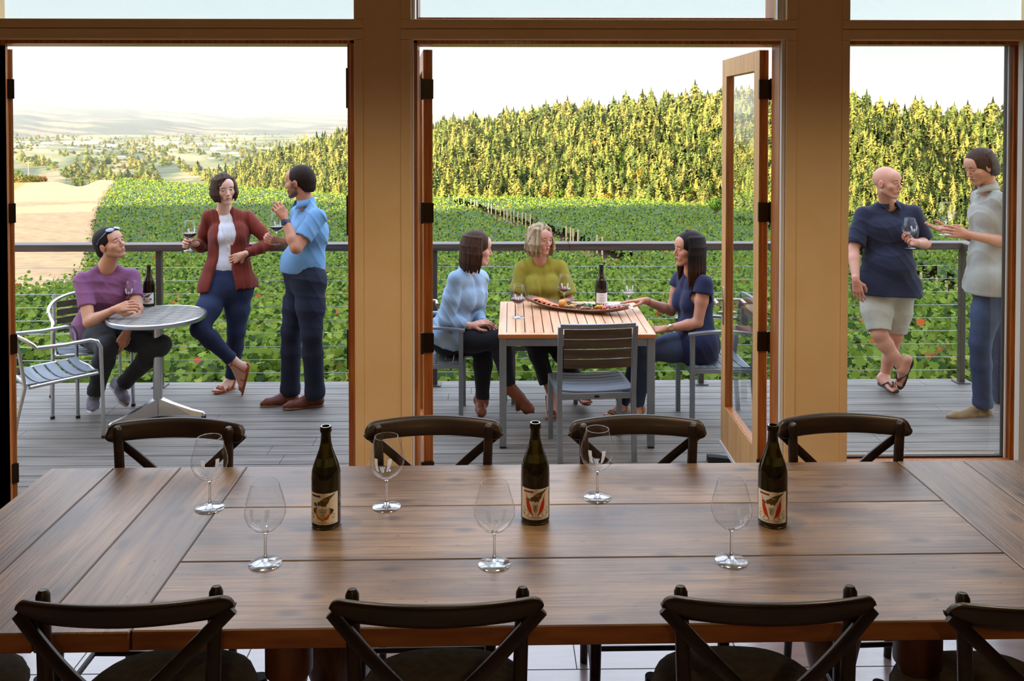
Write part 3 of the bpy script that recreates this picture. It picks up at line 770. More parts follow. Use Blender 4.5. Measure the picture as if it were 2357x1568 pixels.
# ---------- far terrain
mat('far_ground', (1, 1, 1, 1), .95, (.72, .75, .7, 1), .02, vcol=True)
def interp_px(px, ys): return lambda u: np.interp(u, upx(px), ys)
RP = [300, 500, 650, 790, 1000, 1200, 1400, 1650, 1830, 1950, 2120, 2350, 2800]
f_top = interp_px(RP, [440, 397, 346, 308, 290, 268, 246, 214, 232, 252, 262, 272, 290])   # tree-top line
f_Dr = interp_px(RP, [1600, 1500, 1350, 1200, 950, 850, 750, 600, 520, 470, 440, 420, 400])
f_th = interp_px(RP, [24, 24, 25, 26, 27, 27, 27, 27, 25, 20, 20, 20, 20])                   # tree height, metres
f_Db = interp_px(RP, [900, 800, 740, 680, 440, 400, 350, 290, 250, 215, 200, 190, 180])
f_yb = interp_px(RP, [470, 470, 468, 468, 476, 476, 480, 500, 530, 548, 566, 585, 600])
def forest_z(u, t):                      # t 0 at the foot, 1 at the ridge, >1 behind it
    Dr, Db = f_Dr(u), f_Db(u)
    zr = 2.0-(f_top(u)-275)/F*Dr-(88-np.interp(u, upx([400, 800, 1000, 1900, 2350]), [32, 14, 0, 4, 4]))*Dr/F*.8; zb_ = 2.0-(f_yb(u)-275)/F*Db
    D = Db+(Dr-Db)*t
    tt = np.clip(t, 0, 1); z = zb_+(zr-zb_)*(tt**.85) - np.maximum(t-1, 0)*90
    z = z+ 3*np.sin(u*40+t*5)*np.sin(PI*np.clip(t, 0, 1))
    return D, z
fu = np.linspace(upx(280), upx(2800), 160); ft = np.linspace(-.06, 1.6, 60)
FU, FT = np.meshgrid(fu, ft, indexing='ij'); FD, FZ = forest_z(FU, FT)
cg = np.tile(np.array(srgb(110, 104, 52)[:3]), (FU.size, 1))
h1 = np_mesh('forest_hill', np.stack([FU*FD, FD, FZ], -1).reshape(-1, 3), fan_faces(*FU.shape), 'far_ground', True, cg); struct(h1)
# valley floor and distant hills
vu = np.linspace(upx(-700), upx(1900), 120); vd = np.geomspace(480, 9500, 90)
VU, VD = np.meshgrid(vu, vd, indexing='ij')
VZ = -105+ 6*np.sin(VU*9+VD*.002)+ np.where(VD < 1100, (VD-1100)*-.02, 0)
n1 = np.sin(VU*55+np.sin(VD*.0021)*4)*np.cos(VD*.0052+VU*17)
cA, cB, cC = [np.array(srgb(*c)[:3]) for c in ((106, 106, 58), (150, 126, 86), (58, 70, 42))]
vc = np.where((n1 > .35)[..., None], cB, np.where((n1 < -.25)[..., None], cC, cA))
struct(np_mesh('valley_floor', np.stack([VU*VD, VD, VZ], -1).reshape(-1, 3), fan_faces(*VU.shape), 'far_ground', True, vc.reshape(-1, 3)))
def far_hill(name, D0, D1, px, ys, seed, foot=-110):
    r = np.random.default_rng(seed); hu = np.linspace(upx(-700), upx(2000), 300); ht = np.linspace(0, 1, 40)
    HU, HT = np.meshgrid(hu, ht, indexing='ij'); D = D0+(D1-D0)*HT
    top = 2.0-(np.interp(HU, upx(px), ys)-275)/F*D1
    top = top+ 7*np.sin(HU*71+seed)+4*np.sin(HU*173)
    z = foot+(top-foot)*np.sin(HT*PI/2)**1.1+ 10*np.sin(HU*33+HT*9)*np.sin(HT*PI)
    nn = np.sin(HU*60+HT*14)*np.cos(HT*17+HU*21+seed)
    cc = np.where((nn > .45)[..., None], np.array(srgb(118, 96, 72)[:3]), np.where((nn > .1)[..., None], np.array(srgb(72, 78, 56)[:3]), np.array(srgb(44, 56, 46)[:3])))
    struct(np_mesh(name, np.stack([HU*D, D, z], -1).reshape(-1, 3), fan_faces(*HU.shape), 'far_ground', True, cc.reshape(-1, 3)))
far_hill('far_hills', 5600, 7600, [-700, 0, 100, 200, 330, 420, 560, 690, 790, 1000, 2000], [262, 262, 268, 275, 272, 284, 296, 292, 288, 300, 300], 3)
far_hill('distant_hills', 7600, 11500, [-700, 0, 40, 110, 250, 330, 400, 440, 560, 620, 700, 790, 1000, 2000], [246, 244, 243, 242, 247, 252, 254, 257, 267, 264, 260, 260, 262, 262], 8)
# ---------- trees
def conifer_verts(seed, n=210):
    r = np.random.default_rng(seed)
    t = r.random(n)**1.25*.90; ang = r.uniform(0, 2*PI, n); lobe = 1+.16*np.sin(ang*3+t*9+seed)
    R_ = (.215*(1-t)**.75+.012)*lobe*r.uniform(.72, 1.06, n); z = .10+.86*t
    s = (.066*(1-t)**.6+.018)*r.uniform(.8, 1.25, n)
    out = np.stack([np.cos(ang), np.sin(ang), np.zeros(n)], 1); tan = np.stack([-np.sin(ang), np.cos(ang), np.zeros(n)], 1)
    dn = out*.85-np.array([0, 0, 1.])*r.uniform(.25, .8, n)[:, None]; dn /= np.linalg.norm(dn, axis=1)[:, None]
    tw = r.normal(0, .35, n)[:, None]; side = tan+np.array([0, 0, 1.])*tw
    c = out*R_[:, None]; c[:, 2] = z
    V = np.stack([c-dn*s[:, None]*.9-side*s[:, None]*.25, c-side*s[:, None]*.75+dn*s[:, None]*.1, c+dn*s[:, None]*1.0, c+side*s[:, None]*.75+dn*s[:, None]*.1], 1).reshape(-1, 3)
    i = np.arange(n)*4; Fc = np.concatenate([np.stack([i, i+1, i+2], 1), np.stack([i, i+2, i+3], 1)])
    b = len(V); core = [(0, 0, 1.0)]+[(.150*math.cos(k*PI/4)*(1+.12*(k % 2)), .150*math.sin(k*PI/4)*(1+.12*(k % 2)), .14) for k in range(8)]
    V = np.vstack([V, np.array(core)]); Fc = np.vstack([Fc, np.array([(b, b+1+k, b+1+(k+1) % 8) for k in range(8)])])
    b = len(V); T = [(.012*math.cos(k*1.2566), .012*math.sin(k*1.2566), 0) for k in range(5)]+[(.006*math.cos(k*1.2566), .006*math.sin(k*1.2566), .9) for k in range(5)]
    TF = []
    for k in range(5): TF += [(b+k, b+(k+1) % 5, b+5+(k+1) % 5), (b+k, b+5+(k+1) % 5, b+5+k)]
    V = np.vstack([V, np.array(T)]); ax_ = V*np.array([1, 1, 0]); NN = ax_/(np.linalg.norm(ax_, axis=1)[:, None]+1e-6); NN[:, 2] = .35; NN += r.normal(0, .22, NN.shape); NN[0:n*4] = np.repeat(NN[0:n*4:4], 4, 0); NN /= np.linalg.norm(NN, axis=1)[:, None]
    Fc = np.vstack([Fc, np.array(TF)]); return (V, orient(V, Fc, NN), b, NN)
def orient(V, Fc, NN):
    g = np.cross(V[Fc[:, 1]]-V[Fc[:, 0]], V[Fc[:, 2]]-V[Fc[:, 0]]); d = (g*NN[Fc].mean(1)).sum(1) < 0; Fc = Fc.copy(); Fc[d] = Fc[d][:, ::-1]; return Fc
def _leafball(r, n=230):
    lob = r.normal(0, 1, (7, 3)); lob /= np.linalg.norm(lob, axis=1)[:, None]; lob[:, 2] = np.abs(lob[:, 2])*.8
    which = r.integers(0, 7, n); d = r.normal(0, 1, (n, 3)); d /= np.linalg.norm(d, axis=1)[:, None]
    c = lob[which]*.20+d*.20*r.uniform(.75, 1.1, n)[:, None]; c[:, 2] = c[:, 2]*1.05+.58
    t = r.normal(0, 1, (n, 3)); t -= (t*d).sum(1)[:, None]*d; t /= np.linalg.norm(t, axis=1)[:, None]; b = np.cross(d, t)
    s = r.uniform(.035, .075, n)[:, None, None]
    q = np.array([(-1, -.2), (.1, -1), (1, .3), (-.2, 1.)])
    V = c[:, None, :]+(t[:, None, :]*q[None, :, 0, None]+b[:, None, :]*q[None, :, 1, None])*s
    i = np.arange(n)*4
    return V.reshape(-1, 3), np.concatenate([np.stack([i, i+1, i+2], 1), np.stack([i, i+2, i+3], 1)])
def round_verts(seed, n=230):
    r = np.random.default_rng(seed+50); V, Fc = _leafball(r, n)
    b = len(V); T = [(.025*math.cos(j*1.2566), .025*math.sin(j*1.2566), 0) for j in range(5)]+[(.015*math.cos(j*1.2566), .015*math.sin(j*1.2566), .5) for j in range(5)]
    TF = []
    for j in range(5): TF += [(b+j, b+(j+1) % 5, b+5+(j+1) % 5), (b+j, b+5+(j+1) % 5, b+5+j)]
    V = np.vstack([V, np.array(T)]); NN = V-np.array([0, 0, .55]); NN[b:, 2] = 0; NN /= np.linalg.norm(NN, axis=1)[:, None]+1e-6; NN += r.normal(0, .2, NN.shape); NN[0:n*4] = np.repeat(NN[0:n*4:4], 4, 0)
    NN /= np.linalg.norm(NN, axis=1)[:, None]; Fc = np.vstack([Fc, np.array(TF)])
    return V, orient(V, Fc, NN), b, NN
mat('needles', (1, 1, 1, 1), .9, (.72, .75, .7, 1), 1.1, vcol=True, detail=6, lo=.3, hi=.7, spec=.1, translucent=.38)
mat('bark', srgb(112, 84, 58), .9)
PROT = []
for sd in range(4):
    V, Fc, nb, NN = conifer_verts(sd); PROT.append(('c', V, Fc, nb, NN))
for sd in range(3):
    V, Fc, nb, NN = round_verts(sd); PROT.append(('r', V, Fc, nb, NN))
PROTL = []
for sd in range(4):
    V, Fc, nb, NN = conifer_verts(sd+20, 130); PROTL.append(('c', V, Fc, nb, NN))
for sd in range(3):
    V, Fc, nb, NN = round_verts(sd+20, 130); PROTL.append(('r', V, Fc, nb, NN))
c_con = [np.array(srgb(*c)[:3]) for c in ((122, 130, 66), (140, 140, 72), (94, 106, 58), (152, 144, 78))]
c_dec = [np.array(srgb(*c)[:3]) for c in ((98, 120, 38), (140, 112, 42), (114, 124, 42), (136, 92, 40), (82, 106, 36))]
# sample positions
f_px = lambda u, t: 66+22*np.clip(t, 0, 1)-np.interp(u, upx([400, 800, 1000, 1900, 2350]), [32, 14, 0, 4, 4])
n_t = 8500
tu = rs.uniform(upx(480), upx(2480), n_t); tt_ = rs.random(n_t)
tt_[:420] = rs.uniform(.965, 1.02, 420)
Dt, zt_ = forest_z(tu, tt_)
# thin out: keep density roughly even on the ground
w_ = (Dt*1.0/900); kp = rs.random(n_t) < 1.1; kp[:420] = True
tu, tt_, Dt, zt_ = tu[kp], tt_[kp], Dt[kp], zt_[kp]
ht = f_px(tu, tt_)*Dt/F*rs.uniform(.6, 1.15, len(tu))
ht[:420] *= np.where((tu[:420]*F+U0) > 1900, rs.uniform(.6, 1.45, 420), rs.uniform(.8, 1.2, 420))
# right-hand ridge stands out against the sky with single tall trees
typ = np.where(rs.random(len(tu)) < np.where(tt_ < .7, .20, .05), 'r', 'c')
big = -(ht/Dt)                     # apparent size
tpx = tu*F+U0
vis = (((tpx > 540) & (tpx < 812)) | ((tpx > 985) & (tpx < 1790)) | ((tpx > 1940) & (tpx < 2330)))
order = np.argsort(np.where(vis, big, big*.2))
con = [i for i in order if typ[i] == 'c'][:290]; dec = [i for i in order if typ[i] == 'r'][:110]
single = set(con) | set(dec)
protos_obj = {}
def tree_colour(i, kind, r_):
    return (c_con if kind == 'c' else c_dec)[r_]
tree_rng = random.Random(11)
def shade_mats():
    for j, c in enumerate(c_con): mat('conifer_%d' % j, tuple(c)+(1,), .9, tuple(c*.7)+(1,), .35, detail=6, lo=.35, hi=.7, spec=.1, translucent=.38)
    for j, c in enumerate(c_dec): mat('broadleaf_%d' % j, tuple(c)+(1,), .9, tuple(c*.75)+(1,), .5, detail=6, lo=.35, hi=.7, spec=.1, translucent=.38)
shade_mats()
def mk_tree(pi, cj, X_, Y_, z_, h_, rz, wd):
    key = (pi, cj)
    kind, V, Fc, nb, NN = PROT[pi]
    if kind == 'c': nm, lab, cat, grp, mt = 'conifer_tree', 'tall green conifer standing among others on the sunlit forest hillside', 'tree', 'conifers on the forest hill', 'conifer_%d' % cj
    else: nm, lab, cat, grp, mt = 'broadleaf_tree', 'rounded broadleaf tree growing between the conifers on the forest hillside', 'tree', 'broadleaf trees on the forest hill', 'broadleaf_%d' % cj
    if key in protos_obj:
        r = dup(protos_obj[key], (X_, Y_, z_), rz, scale=(h_*wd, h_*wd, h_)); return r
    r = thing(nm, lab, cat, (X_, Y_, z_), grp, rz=rz); r.scale = (h_*wd, h_*wd, h_)
    crown = Fc[(Fc < nb).all(1)]; trunk = Fc[(Fc >= nb).all(1)]
    a = np_mesh('crown', V[:nb], crown, mt, True, normals=NN[:nb]); a.parent = r
    b = np_mesh('trunk', V[nb:], trunk-nb, 'bark'); b.parent = r
    protos_obj[key] = r; return r
for i in single:
    kind = typ[i]; pi = tree_rng.randrange(4) if kind == 'c' else 4+tree_rng.randrange(3)
    cj = tree_rng.randrange(len(c_con) if kind == 'c' else len(c_dec))
    h_ = float(ht[i])*(1 if kind == 'c' else .62)
    mk_tree(pi, cj, float(tu[i]*Dt[i]), float(Dt[i]), float(zt_[i])-.3, h_, tree_rng.uniform(0, 6.28), tree_rng.uniform(.85, 1.2))
def merge_trees(name, idx, X_, Y_, z_, h_, kinds, label, cat, wd=1.0, small=False):
    Vs, Fs, Cs, Ns = [], [], [], []; base = 0
    for n_, i in enumerate(idx):
        kd = kinds[i]; pr = PROTL[tree_rng.randrange(4) if kd == 'c' else 4+tree_rng.randrange(3)]
        V, Fc = pr[1], pr[2]; a = tree_rng.uniform(0, 6.28); ca, sa_ = math.cos(a), math.sin(a); q = tree_rng.uniform(.85, 1.2)*wd
        hh = h_[i]*(1 if kd == 'c' else .62)
        W = np.stack([(V[:, 0]*ca-V[:, 1]*sa_)*hh*q+X_[i], (V[:, 0]*sa_+V[:, 1]*ca)*hh*q+Y_[i], V[:, 2]*hh+z_[i]-.3], 1)
        NN = pr[4]; Ns.append(np.stack([NN[:, 0]*ca-NN[:, 1]*sa_, NN[:, 0]*sa_+NN[:, 1]*ca, NN[:, 2]], 1)); Vs.append(W); Fs.append(Fc+base); base += len(V)
        c = c_con[tree_rng.randrange(4)] if kd == 'c' else c_dec[tree_rng.choice([0, 2, 4, 1, 0, 2, 4])]
        Cs.append(np.tile(c*tree_rng.uniform(.85, 1.15), (len(V), 1)))
    o = np_mesh(name, np.vstack(Vs), np.vstack(Fs), 'needles', True, np.vstack(Cs), normals=np.vstack(Ns))
    return tag(o, label, cat, kind='stuff')
rest = [i for i in range(len(tu)) if i not in single]
print('trees single', len(single), 'rest', len(rest))
merge_trees('distant_forest', rest, tu*Dt, Dt, zt_, ht, typ, 'mass of sunlit conifers covering the hillside behind the vineyard', 'forest')
# trees scattered over the valley floor
nv = 2600; vu_ = rs.uniform(upx(-60), upx(900), nv); vD_ = np.geomspace(1000, 6500, nv)*rs.uniform(.9, 1.1, nv)
clump = np.sin(vu_*60+vD_*.003)*np.cos(vD_*.004+vu_*25) > -.35
vu_, vD_ = vu_[clump], vD_[clump]
merge_trees('valley_trees', range(len(vu_)), vu_*vD_, vD_, np.full(len(vu_), -106.), rs.uniform(12, 26, len(vu_)), np.where(rs.random(len(vu_)) < .5, 'r', 'c'),
            'small hazy trees scattered over the valley floor in the distance', 'forest', wd=1.7)
# pale buildings of the town
mat('pale_wall', srgb(226, 214, 196), .8); mat('roof_grey', srgb(92, 92, 98), .8)
BL = None
for i in range(26):
    px, py = tree_rng.uniform(30, 560), tree_rng.uniform(328, 374); D = 107*F/(py-275); p = P(px, py, D)
    if BL is None:
        BL = thing('town_building', 'small pale building of the town down in the hazy valley', 'building', (p.x, p.y, -106), 'town buildings in the valley')
        m = MB(); m.box(-22, 22, -12, 12, 0, 9); o = m.build('facade', 'pale_wall'); o.parent = BL
        m = MB(); m.add([(-23, -13, 9), (23, -13, 9), (23, 13, 9), (-23, 13, 9), (-23, 0, 13), (23, 0, 13)], [(0, 1, 5, 4), (3, 4, 5, 2), (0, 4, 3), (1, 2, 5), (0, 3, 2, 1)]); o = m.build('roof', 'pale_wall'); o.parent = BL
    else:
        k_ = D/4000; dup(BL, (p.x, p.y, -106), tree_rng.uniform(-.5, .5), scale=(k_*tree_rng.uniform(.5, 1.6), k_, k_))
# house among the trees on the right ridge
u_ = upx(2056); D_ = float(f_Dr(u_))*1.0; hz_ = float(forest_z(np.array(u_), np.array(1.0))[1])
zr_ = P(2056, 303, D_).z
HS = thing('house', 'grey-roofed house half hidden by conifers on the ridge above the bald man', 'house', (float(u_)*D_, D_, zr_))
m = MB(); m.box(float(u_)*D_-6, float(u_)*D_+6, D_-4, D_+4, zr_-10, zr_); m.build('facade', 'roof_grey', HS)
m = MB(); x0, x1 = float(u_)*D_-7, float(u_)*D_+7; m.add([(x0, D_-5, zr_), (x1, D_-5, zr_), (x1, D_+5, zr_), (x0, D_+5, zr_), (x0+2, D_, zr_+2.2), (x1-2, D_, zr_+2.2)], [(0, 1, 5, 4), (3, 4, 5, 2), (0, 4, 3), (1, 2, 5), (0, 3, 2, 1)]); m.build('roof', 'roof_grey', HS)
# bush by the road and the lone round tree at the vineyard corner
def bush(name, label, px, py, D, w__, h__, cols, seed, n=1500):
    p = P(px, py, D); r = np.random.default_rng(seed)
    root = thing(name, label, 'bush' if 'bush' in name else 'tree', (p.x, p.y, p.z-(h__*.35 if name == 'bush' else 0)))
    d = r.normal(0, 1, (n, 3)); d /= np.linalg.norm(d, axis=1)[:, None]; rad = r.uniform(.55, 1.08, n)
    c = d*rad[:, None]*np.array([w__/2, w__/2*.7, h__/2])+np.array([0, 0, h__*.5])
    s = r.uniform(.05, .10, n)*h__
    t = r.normal(0, 1, (n, 3)); t /= np.linalg.norm(t, axis=1)[:, None]; q = np.cross(t, d); q /= np.linalg.norm(q, axis=1)[:, None]
    V = c[:, None, :]+(t[:, None, :]*diam[None, :, 0, None]+q[:, None, :]*diam[None, :, 1, None])*s[:, None, None]*2
    ci = np.array([srgb(*k)[:3] for k in cols])[r.integers(0, len(cols), n)]
    o = np_mesh('foliage', V.reshape(-1, 3), np.arange(n*4).reshape(n, 4), 'vine_leaf', False, np.repeat(ci, 4, 0)); o.parent = root
    m = MB(); m.tube([(0, 0, -.4 if name == 'bush' else -1.2), (0, 0, h__*.5)], [.12, .07], 8); o = m.build('trunk', 'bark'); o.parent = root
bush('bush', 'dark green and rust bush beside the dirt road at the far left', 60, 419, 222, 8.0, 2.8, [(70, 96, 36), (90, 110, 44), (176, 110, 56), (60, 80, 34)], 3)
bush('bush', 'small rust coloured bush at the right end of the roadside scrub', 99, 417, 226, 2.4, 2.2, [(176, 110, 56), (150, 92, 50), (120, 100, 50)], 4, 500)
bush('round_tree', 'small rounded green tree alone at the vineyard edge beside the open door leaf', 1648, 486, 90, 1.3, 1.4, [(84, 120, 44), (110, 146, 54), (70, 100, 40)], 5, 900)
p = P(66, 426, 420)
m = MB(); m.tube([(0, 0, -4), (0, 0, 11.4)], .13, 6); m.box(-1.3, 1.3, -.1, .1, 10.6, 10.85)
o = m.build('utility_pole', 'stake_wood'); o.location = (p.x, p.y, p.z); tag(o, 'thin pale utility pole rising behind the roadside bush at far left', 'pole')
# unseen rise added behind and left of the building, shaped to shade the slope
rx = np.linspace(-620, 260, 90); ry = np.linspace(-80, -12, 30)
RX, RY = np.meshgrid(rx, ry, indexing='ij')
prof = np.exp(-((RY+36)/13.)**2)
RHT = np.interp(rx, [-620, -340, -290, -270, -230, -200, -170, -130, -60, 0, 260], [24, 30, 33.5, 35, 30.5, 32, 30, 30, 28, 24, 14])[:, None]+2.2*np.sin(RX*.11)+1.2*np.sin(RX*.31+1)
RZ = RHT*prof-1.5
struct(np_mesh('added_shade_rise', np.stack([RX, RY, RZ], -1).reshape(-1, 3), fan_faces(*RX.shape), 'vine_under', True))
# evening haze over the valley: real scattering in the air beyond the vineyard
def haze(t):
    v = N(t, 'ShaderNodeVolumeScatter'); v.inputs['Color'].default_value = (.066, .066, .070, 1); v.inputs['Density'].default_value = HAZE; v.inputs['Anisotropy'].default_value = -.15
    return v
HAZE = 3.4e-4
hm = bpy.data.materials.new('haze'); hm.use_nodes = True; hm.node_tree.nodes.clear()
_o = N(hm.node_tree, 'ShaderNodeOutputMaterial'); _v = haze(hm.node_tree); hm.node_tree.links.new(_v.outputs[0], _o.inputs['Volume']); MATS['haze'] = hm
hm.cycles.homogeneous_volume = True
m = MB(); m.box(-9000, 9000, 340, 13000, -200, 260)
o = m.build('valley_haze', 'haze'); tag(o, 'pale evening haze hanging over the valley and distant hills', 'haze', kind='stuff')
# ------------------------------------------------------------------ stemware and bottles
PROF_O = [(.0005, .0), (.044, 0), (.0452, .0012), (.044, .0028), (.025, .0055), (.010, .0095), (.0052, .016), (.0038, .03), (.0036, .072), (.0046, .084), (.010, .0905), (.030, .100), (.047, .117), (.0562, .140), (.0558, .158), (.051, .178), (.0445, .200), (.0375, .224), (.0368, .2252)]
PROF_I = [(.0362, .2245), (.0432, .200), (.0498, .178), (.0546, .158), (.0550, .140), (.0458, .1185), (.029, .1025), (.010, .0965), (.0005, .096)]
def bowl_r(z): return float(np.interp(z, [p[1] for p in PROF_O[9:18]], [p[0] for p in PROF_O[9:18]]))
def wing_mask(u, v):                      # u,v in [-1,1]x[0,1]; a crest of two raised wings round a small shield
    au = abs(u)
    inner = .22+.33*v**.9; outer = .35+.62*v**.55-.10*max(0, v-.8)
    w = (inner+.10*(1-v) < au < outer) and v > .12 and not (abs((au*5+v*3) % 1-.5) > .475)
    s = (au < .26-.22*max(0, .42-v)*2) and (.04 < v < .5) and not (.10 < abs(u-.05+.3*(v-.3)) < .15)
    return w or s
_gproto = {}
def wine_glass(loc, label, wine=0.0, rz=0.0, group='wine glasses', logo=True):
    key = (round(wine, 3), logo)
    if key not in _gproto:
        root = thing('wine_glass', label, 'wine glass', (0, 0, 0), group)
        m = MB(); m.lathe(PROF_O[5:11]+[(.0005, .0935)], 40); o = m.build('stem', 'stemware', smooth=True, autosm=70); o.parent = root
        m = MB(); m.lathe([(.044, .0003)]+PROF_O[2:6], 56, cap1=False); o = m.build('foot', 'foot_glass', smooth=True, autosm=70); o.parent = root
        m = MB(); m.lathe([(.010, .0908)]+PROF_O[11:]+PROF_I[:1], 72, cap0=False, cap1=False)
        o = m.build('bowl', 'thin_glass', smooth=True, autosm=70); o.parent = root
        m = MB(); m.tube([(.0366*math.cos(2*PI*i/48), .0366*math.sin(2*PI*i/48), .2252) for i in range(48)], .0007, 6, closed=True)
        o = m.build('rim', 'stemware', smooth=True); o.parent = root
        if logo:
            m = MB(); nu, nv = 90, 64; z0, z1, ha = .128, .172, .58
            g = [[None]*(nv+1) for _ in range(nu+1)]
            for i in range(nu):
                for j in range(nv):
                    u = (i+.5)/nu*2-1; v = (j+.5)/nv
                    if wing_mask(u, v):
                        q = []
                        for di, dj in ((0, 0), (1, 0), (1, 1), (0, 1)):
                            a = -PI/2+((i+di)/nu*2-1)*ha; z = z0+(z1-z0)*(j+dj)/nv; r = bowl_r(z)+.0003
                            q.append((r*math.cos(a), r*math.sin(a), z))
                        m.add(q, [(0, 1, 2, 3)])
            o = m.build('etched_emblem', 'etched'); o.parent = root
        if wine > 0:
            zi = [(p[1], p[0]) for p in reversed(PROF_I)]
            pr = [(.0005, .0966)]
            for z in np.linspace(.098, .098+wine, 8): pr.append((float(np.interp(z, [q[0] for q in zi], [q[1] for q in zi]))-.0004, float(z)))
            m = MB(); m.lathe(pr, 40); o = m.build('red_wine', 'red_wine', smooth=True, autosm=50); o.parent = root
        root.location = loc; root.rotation_euler = (0, 0, rz); _gproto[key] = root; return root
    return dup(_gproto[key], loc, rz, label, group)
for px, py, rz, lab in [(483, 1170, .35, 'empty wine glass furthest left on the big table, standing across a plank joint'),
                        (611, 1298, -.05, 'empty wine glass at the near left, before the leftmost bottle'),
                        (890, 1167, -.1, 'empty wine glass on the far side, between the leftmost and middle bottles'),
                        (1138, 1299, .1, 'empty wine glass at the near middle, left of the middle bottle'),
                        (1375, 1146, -.15, 'empty wine glass on the far side, right of the middle bottle'),
                        (1683, 1292, .5, 'empty wine glass at the near right, left of the rightmost bottle')]:
    p = PG(px, py, TT); wine_glass((p.x, p.y, TT+.0003), lab, rz=rz, group='empty glasses on the dining table')
mat('dark_wine', srgb(16, 9, 8), .3)
BP = [(.0005, 0), (.040, 0), (.0432, .003), (.044, .009), (.044, .150), (.0425, .168), (.037, .188), (.028, .211), (.0205, .232), (.0162, .252), (.0148, .270), (.0145, .284), (.0168, .285), (.0170, .297), (.0155, .300), (.0115, .300), (.0110, .292), (.0110, .25), (.0005, .249)]
def poly_mask(px_, py_, poly):
    c = np.zeros(px_.shape, bool); n = len(poly); j = n-1
    for i in range(n):
        xi, yi = poly[i]; xj, yj = poly[j]
        c ^= ((yi > py_) != (yj > py_)) & (px_ < (xj-xi)*(py_-yi)/(yj-yi+1e-12)+xi); j = i
    return c
def label_patch(kind, r, z0, z1, ha, parent, a0=-PI/2):
    nu, nv = 150, 120
    U, V = np.meshgrid(np.linspace(-1, 1, nu+1), np.linspace(0, 1, nv+1), indexing='ij')
    A = a0+U*ha; top = z1-.0; Zz = z0+(z1-z0)*V
    vs = np.stack([r*np.cos(A), r*np.sin(A), Zz], -1).reshape(-1, 3)
    C = np.ones(U.shape+(3,))*1.0
    ink = np.array(srgb(70, 62, 50)[:3])*1.1; redc = np.array(srgb(214, 66, 34)[:3]); gold = np.array(srgb(206, 142, 40)[:3]); olive = np.array(srgb(104, 84, 40)[:3]); green = np.array(srgb(90, 120, 104)[:3]); plum = np.array(srgb(92, 40, 46)[:3])
    def put(poly, c): C[poly_mask(U, V, poly)] = c
    def ell(cx, cy, rx_, ry_, c, ring=0):
        d = ((U-cx)/rx_)**2+((V-cy)/ry_)**2; C[(d < 1) & (d > ring)] = c
    if kind == 'plain':
        for v, a, b in ((.78, -.5, .1), (.55, -.45, .45), (.45, -.3, .35), (.30, -.5, .5), (.24, -.4, .4)):
            C[(np.abs(V-v) < .012) & (U > a) & (U < b) & (np.sin(U*90) > -.3)] = ink*1.8
    else:
        # cartouche
        C[(np.abs(V-.905) < .032) & (U > -.78) & (U < -.12)] = (np.array(srgb(70, 70, 96)[:3]) if kind == 'shield' else np.array(srgb(150, 88, 66)[:3]))
        # bird with outspread wing
        put([(-.30, .62), (-.20, .74), (-.05, .80), (.10, .86), (.30, .90), (.52, .93), (.86, .99), (.66, .90), (.50, .84), (.42, .78), (.36, .70), (.24, .64), (.20, .56), (.10, .60), (-.05, .58), (-.15, .62), (-.24, .58)], olive)
        put([(-.08, .80), (.1, .83), (.3, .80), (.16, .74), (0, .76)], np.array(srgb(150, 130, 90)[:3]))
        put([(-.66, .66), (-.45, .70), (-.28, .64), (-.42, .56), (-.56, .58)], green)
        put([(-.34, .70), (-.24, .74), (-.2, .68), (-.28, .64)], ink)
        if kind == 'wings':
            for s in (-1, 1):
                put([(s*.62, .88), (s*.58, .70), (s*.60, .52), (s*.54, .36), (s*.40, .24), (s*.24, .18), (s*.10, .12), (s*.20, .24), (s*.24, .34), (s*.28, .42), (s*.34, .50), (s*.40, .58), (s*.50, .70)], redc)
                ell(s*.32, .13, .17, .07, ink, .72); ell(s*.62, .20, .2, .10, ink*1.6, .75); ell(s*.78, .26, .1, .12, ink*1.6, .7)
            put([(-.18, .5), (.18, .5), (.14, .34), (0, .20), (-.14, .34)], np.array(srgb(200, 196, 182)[:3])); C[(np.abs(U+.05-(V-.34)*.4) < .02) & (np.abs(V-.36) < .1)] = ink; C[(np.abs(U-.06+(V-.34)*.4) < .02) & (np.abs(V-.34) < .08)] = gold
        else:
            put([(-.62, .50), (-.30, .56), (-.36, .40), (-.34, .26), (-.50, .34), (-.66, .40)], plum); put([(.62, .48), (.34, .54), (.38, .40), (.36, .28), (.56, .34), (.70, .42)], np.array(srgb(60, 60, 36)[:3]))
            put([(-.46, .50), (-.44, .30), (-.32, .17), (0, .12), (.32, .17), (.46, .30), (.46, .50), (.38, .50), (.34, .32), (0, .2), (-.34, .32), (-.38, .5)], gold)
            put([(.12, .14), (.34, .18), (.46, .30), (.36, .32), (.16, .24)], redc*.8+gold*.2)
            put([(-.38, .52), (.40, .52), (.37, .34), (.20, .24), (0, .20), (-.20, .24), (-.36, .34)], np.array(srgb(226, 216, 194)[:3]))
            C[(np.abs(V-.455) < .010) & (np.abs(U) < .28) & (np.sin(U*60) > -.4)] = ink; C[(np.abs(V-.40) < .012) & (np.abs(U) < .2) & (np.sin(U*45+1) > -.2)] = ink; ell(.0, .29, .10, .05, ink, .6)
            for s in (-1, 1): ell(s*.66, .26, .10, .08, ink, .6)
        for v, a, b in ((.085, -.25, .25), (.045, -.72, .72)):
            C[(np.abs(V-v) < .009) & (U > a) & (U < b) & (np.sin(U*70) > -.55)] = ink
    fs = fan_faces(nu+1, nv+1)
    o = np_mesh('paper_label', vs, fs, 'cream_print', True, C.reshape(-1, 3)); o.parent = parent; return o
mat('foil', srgb(20, 18, 18), .35, spec=.6)
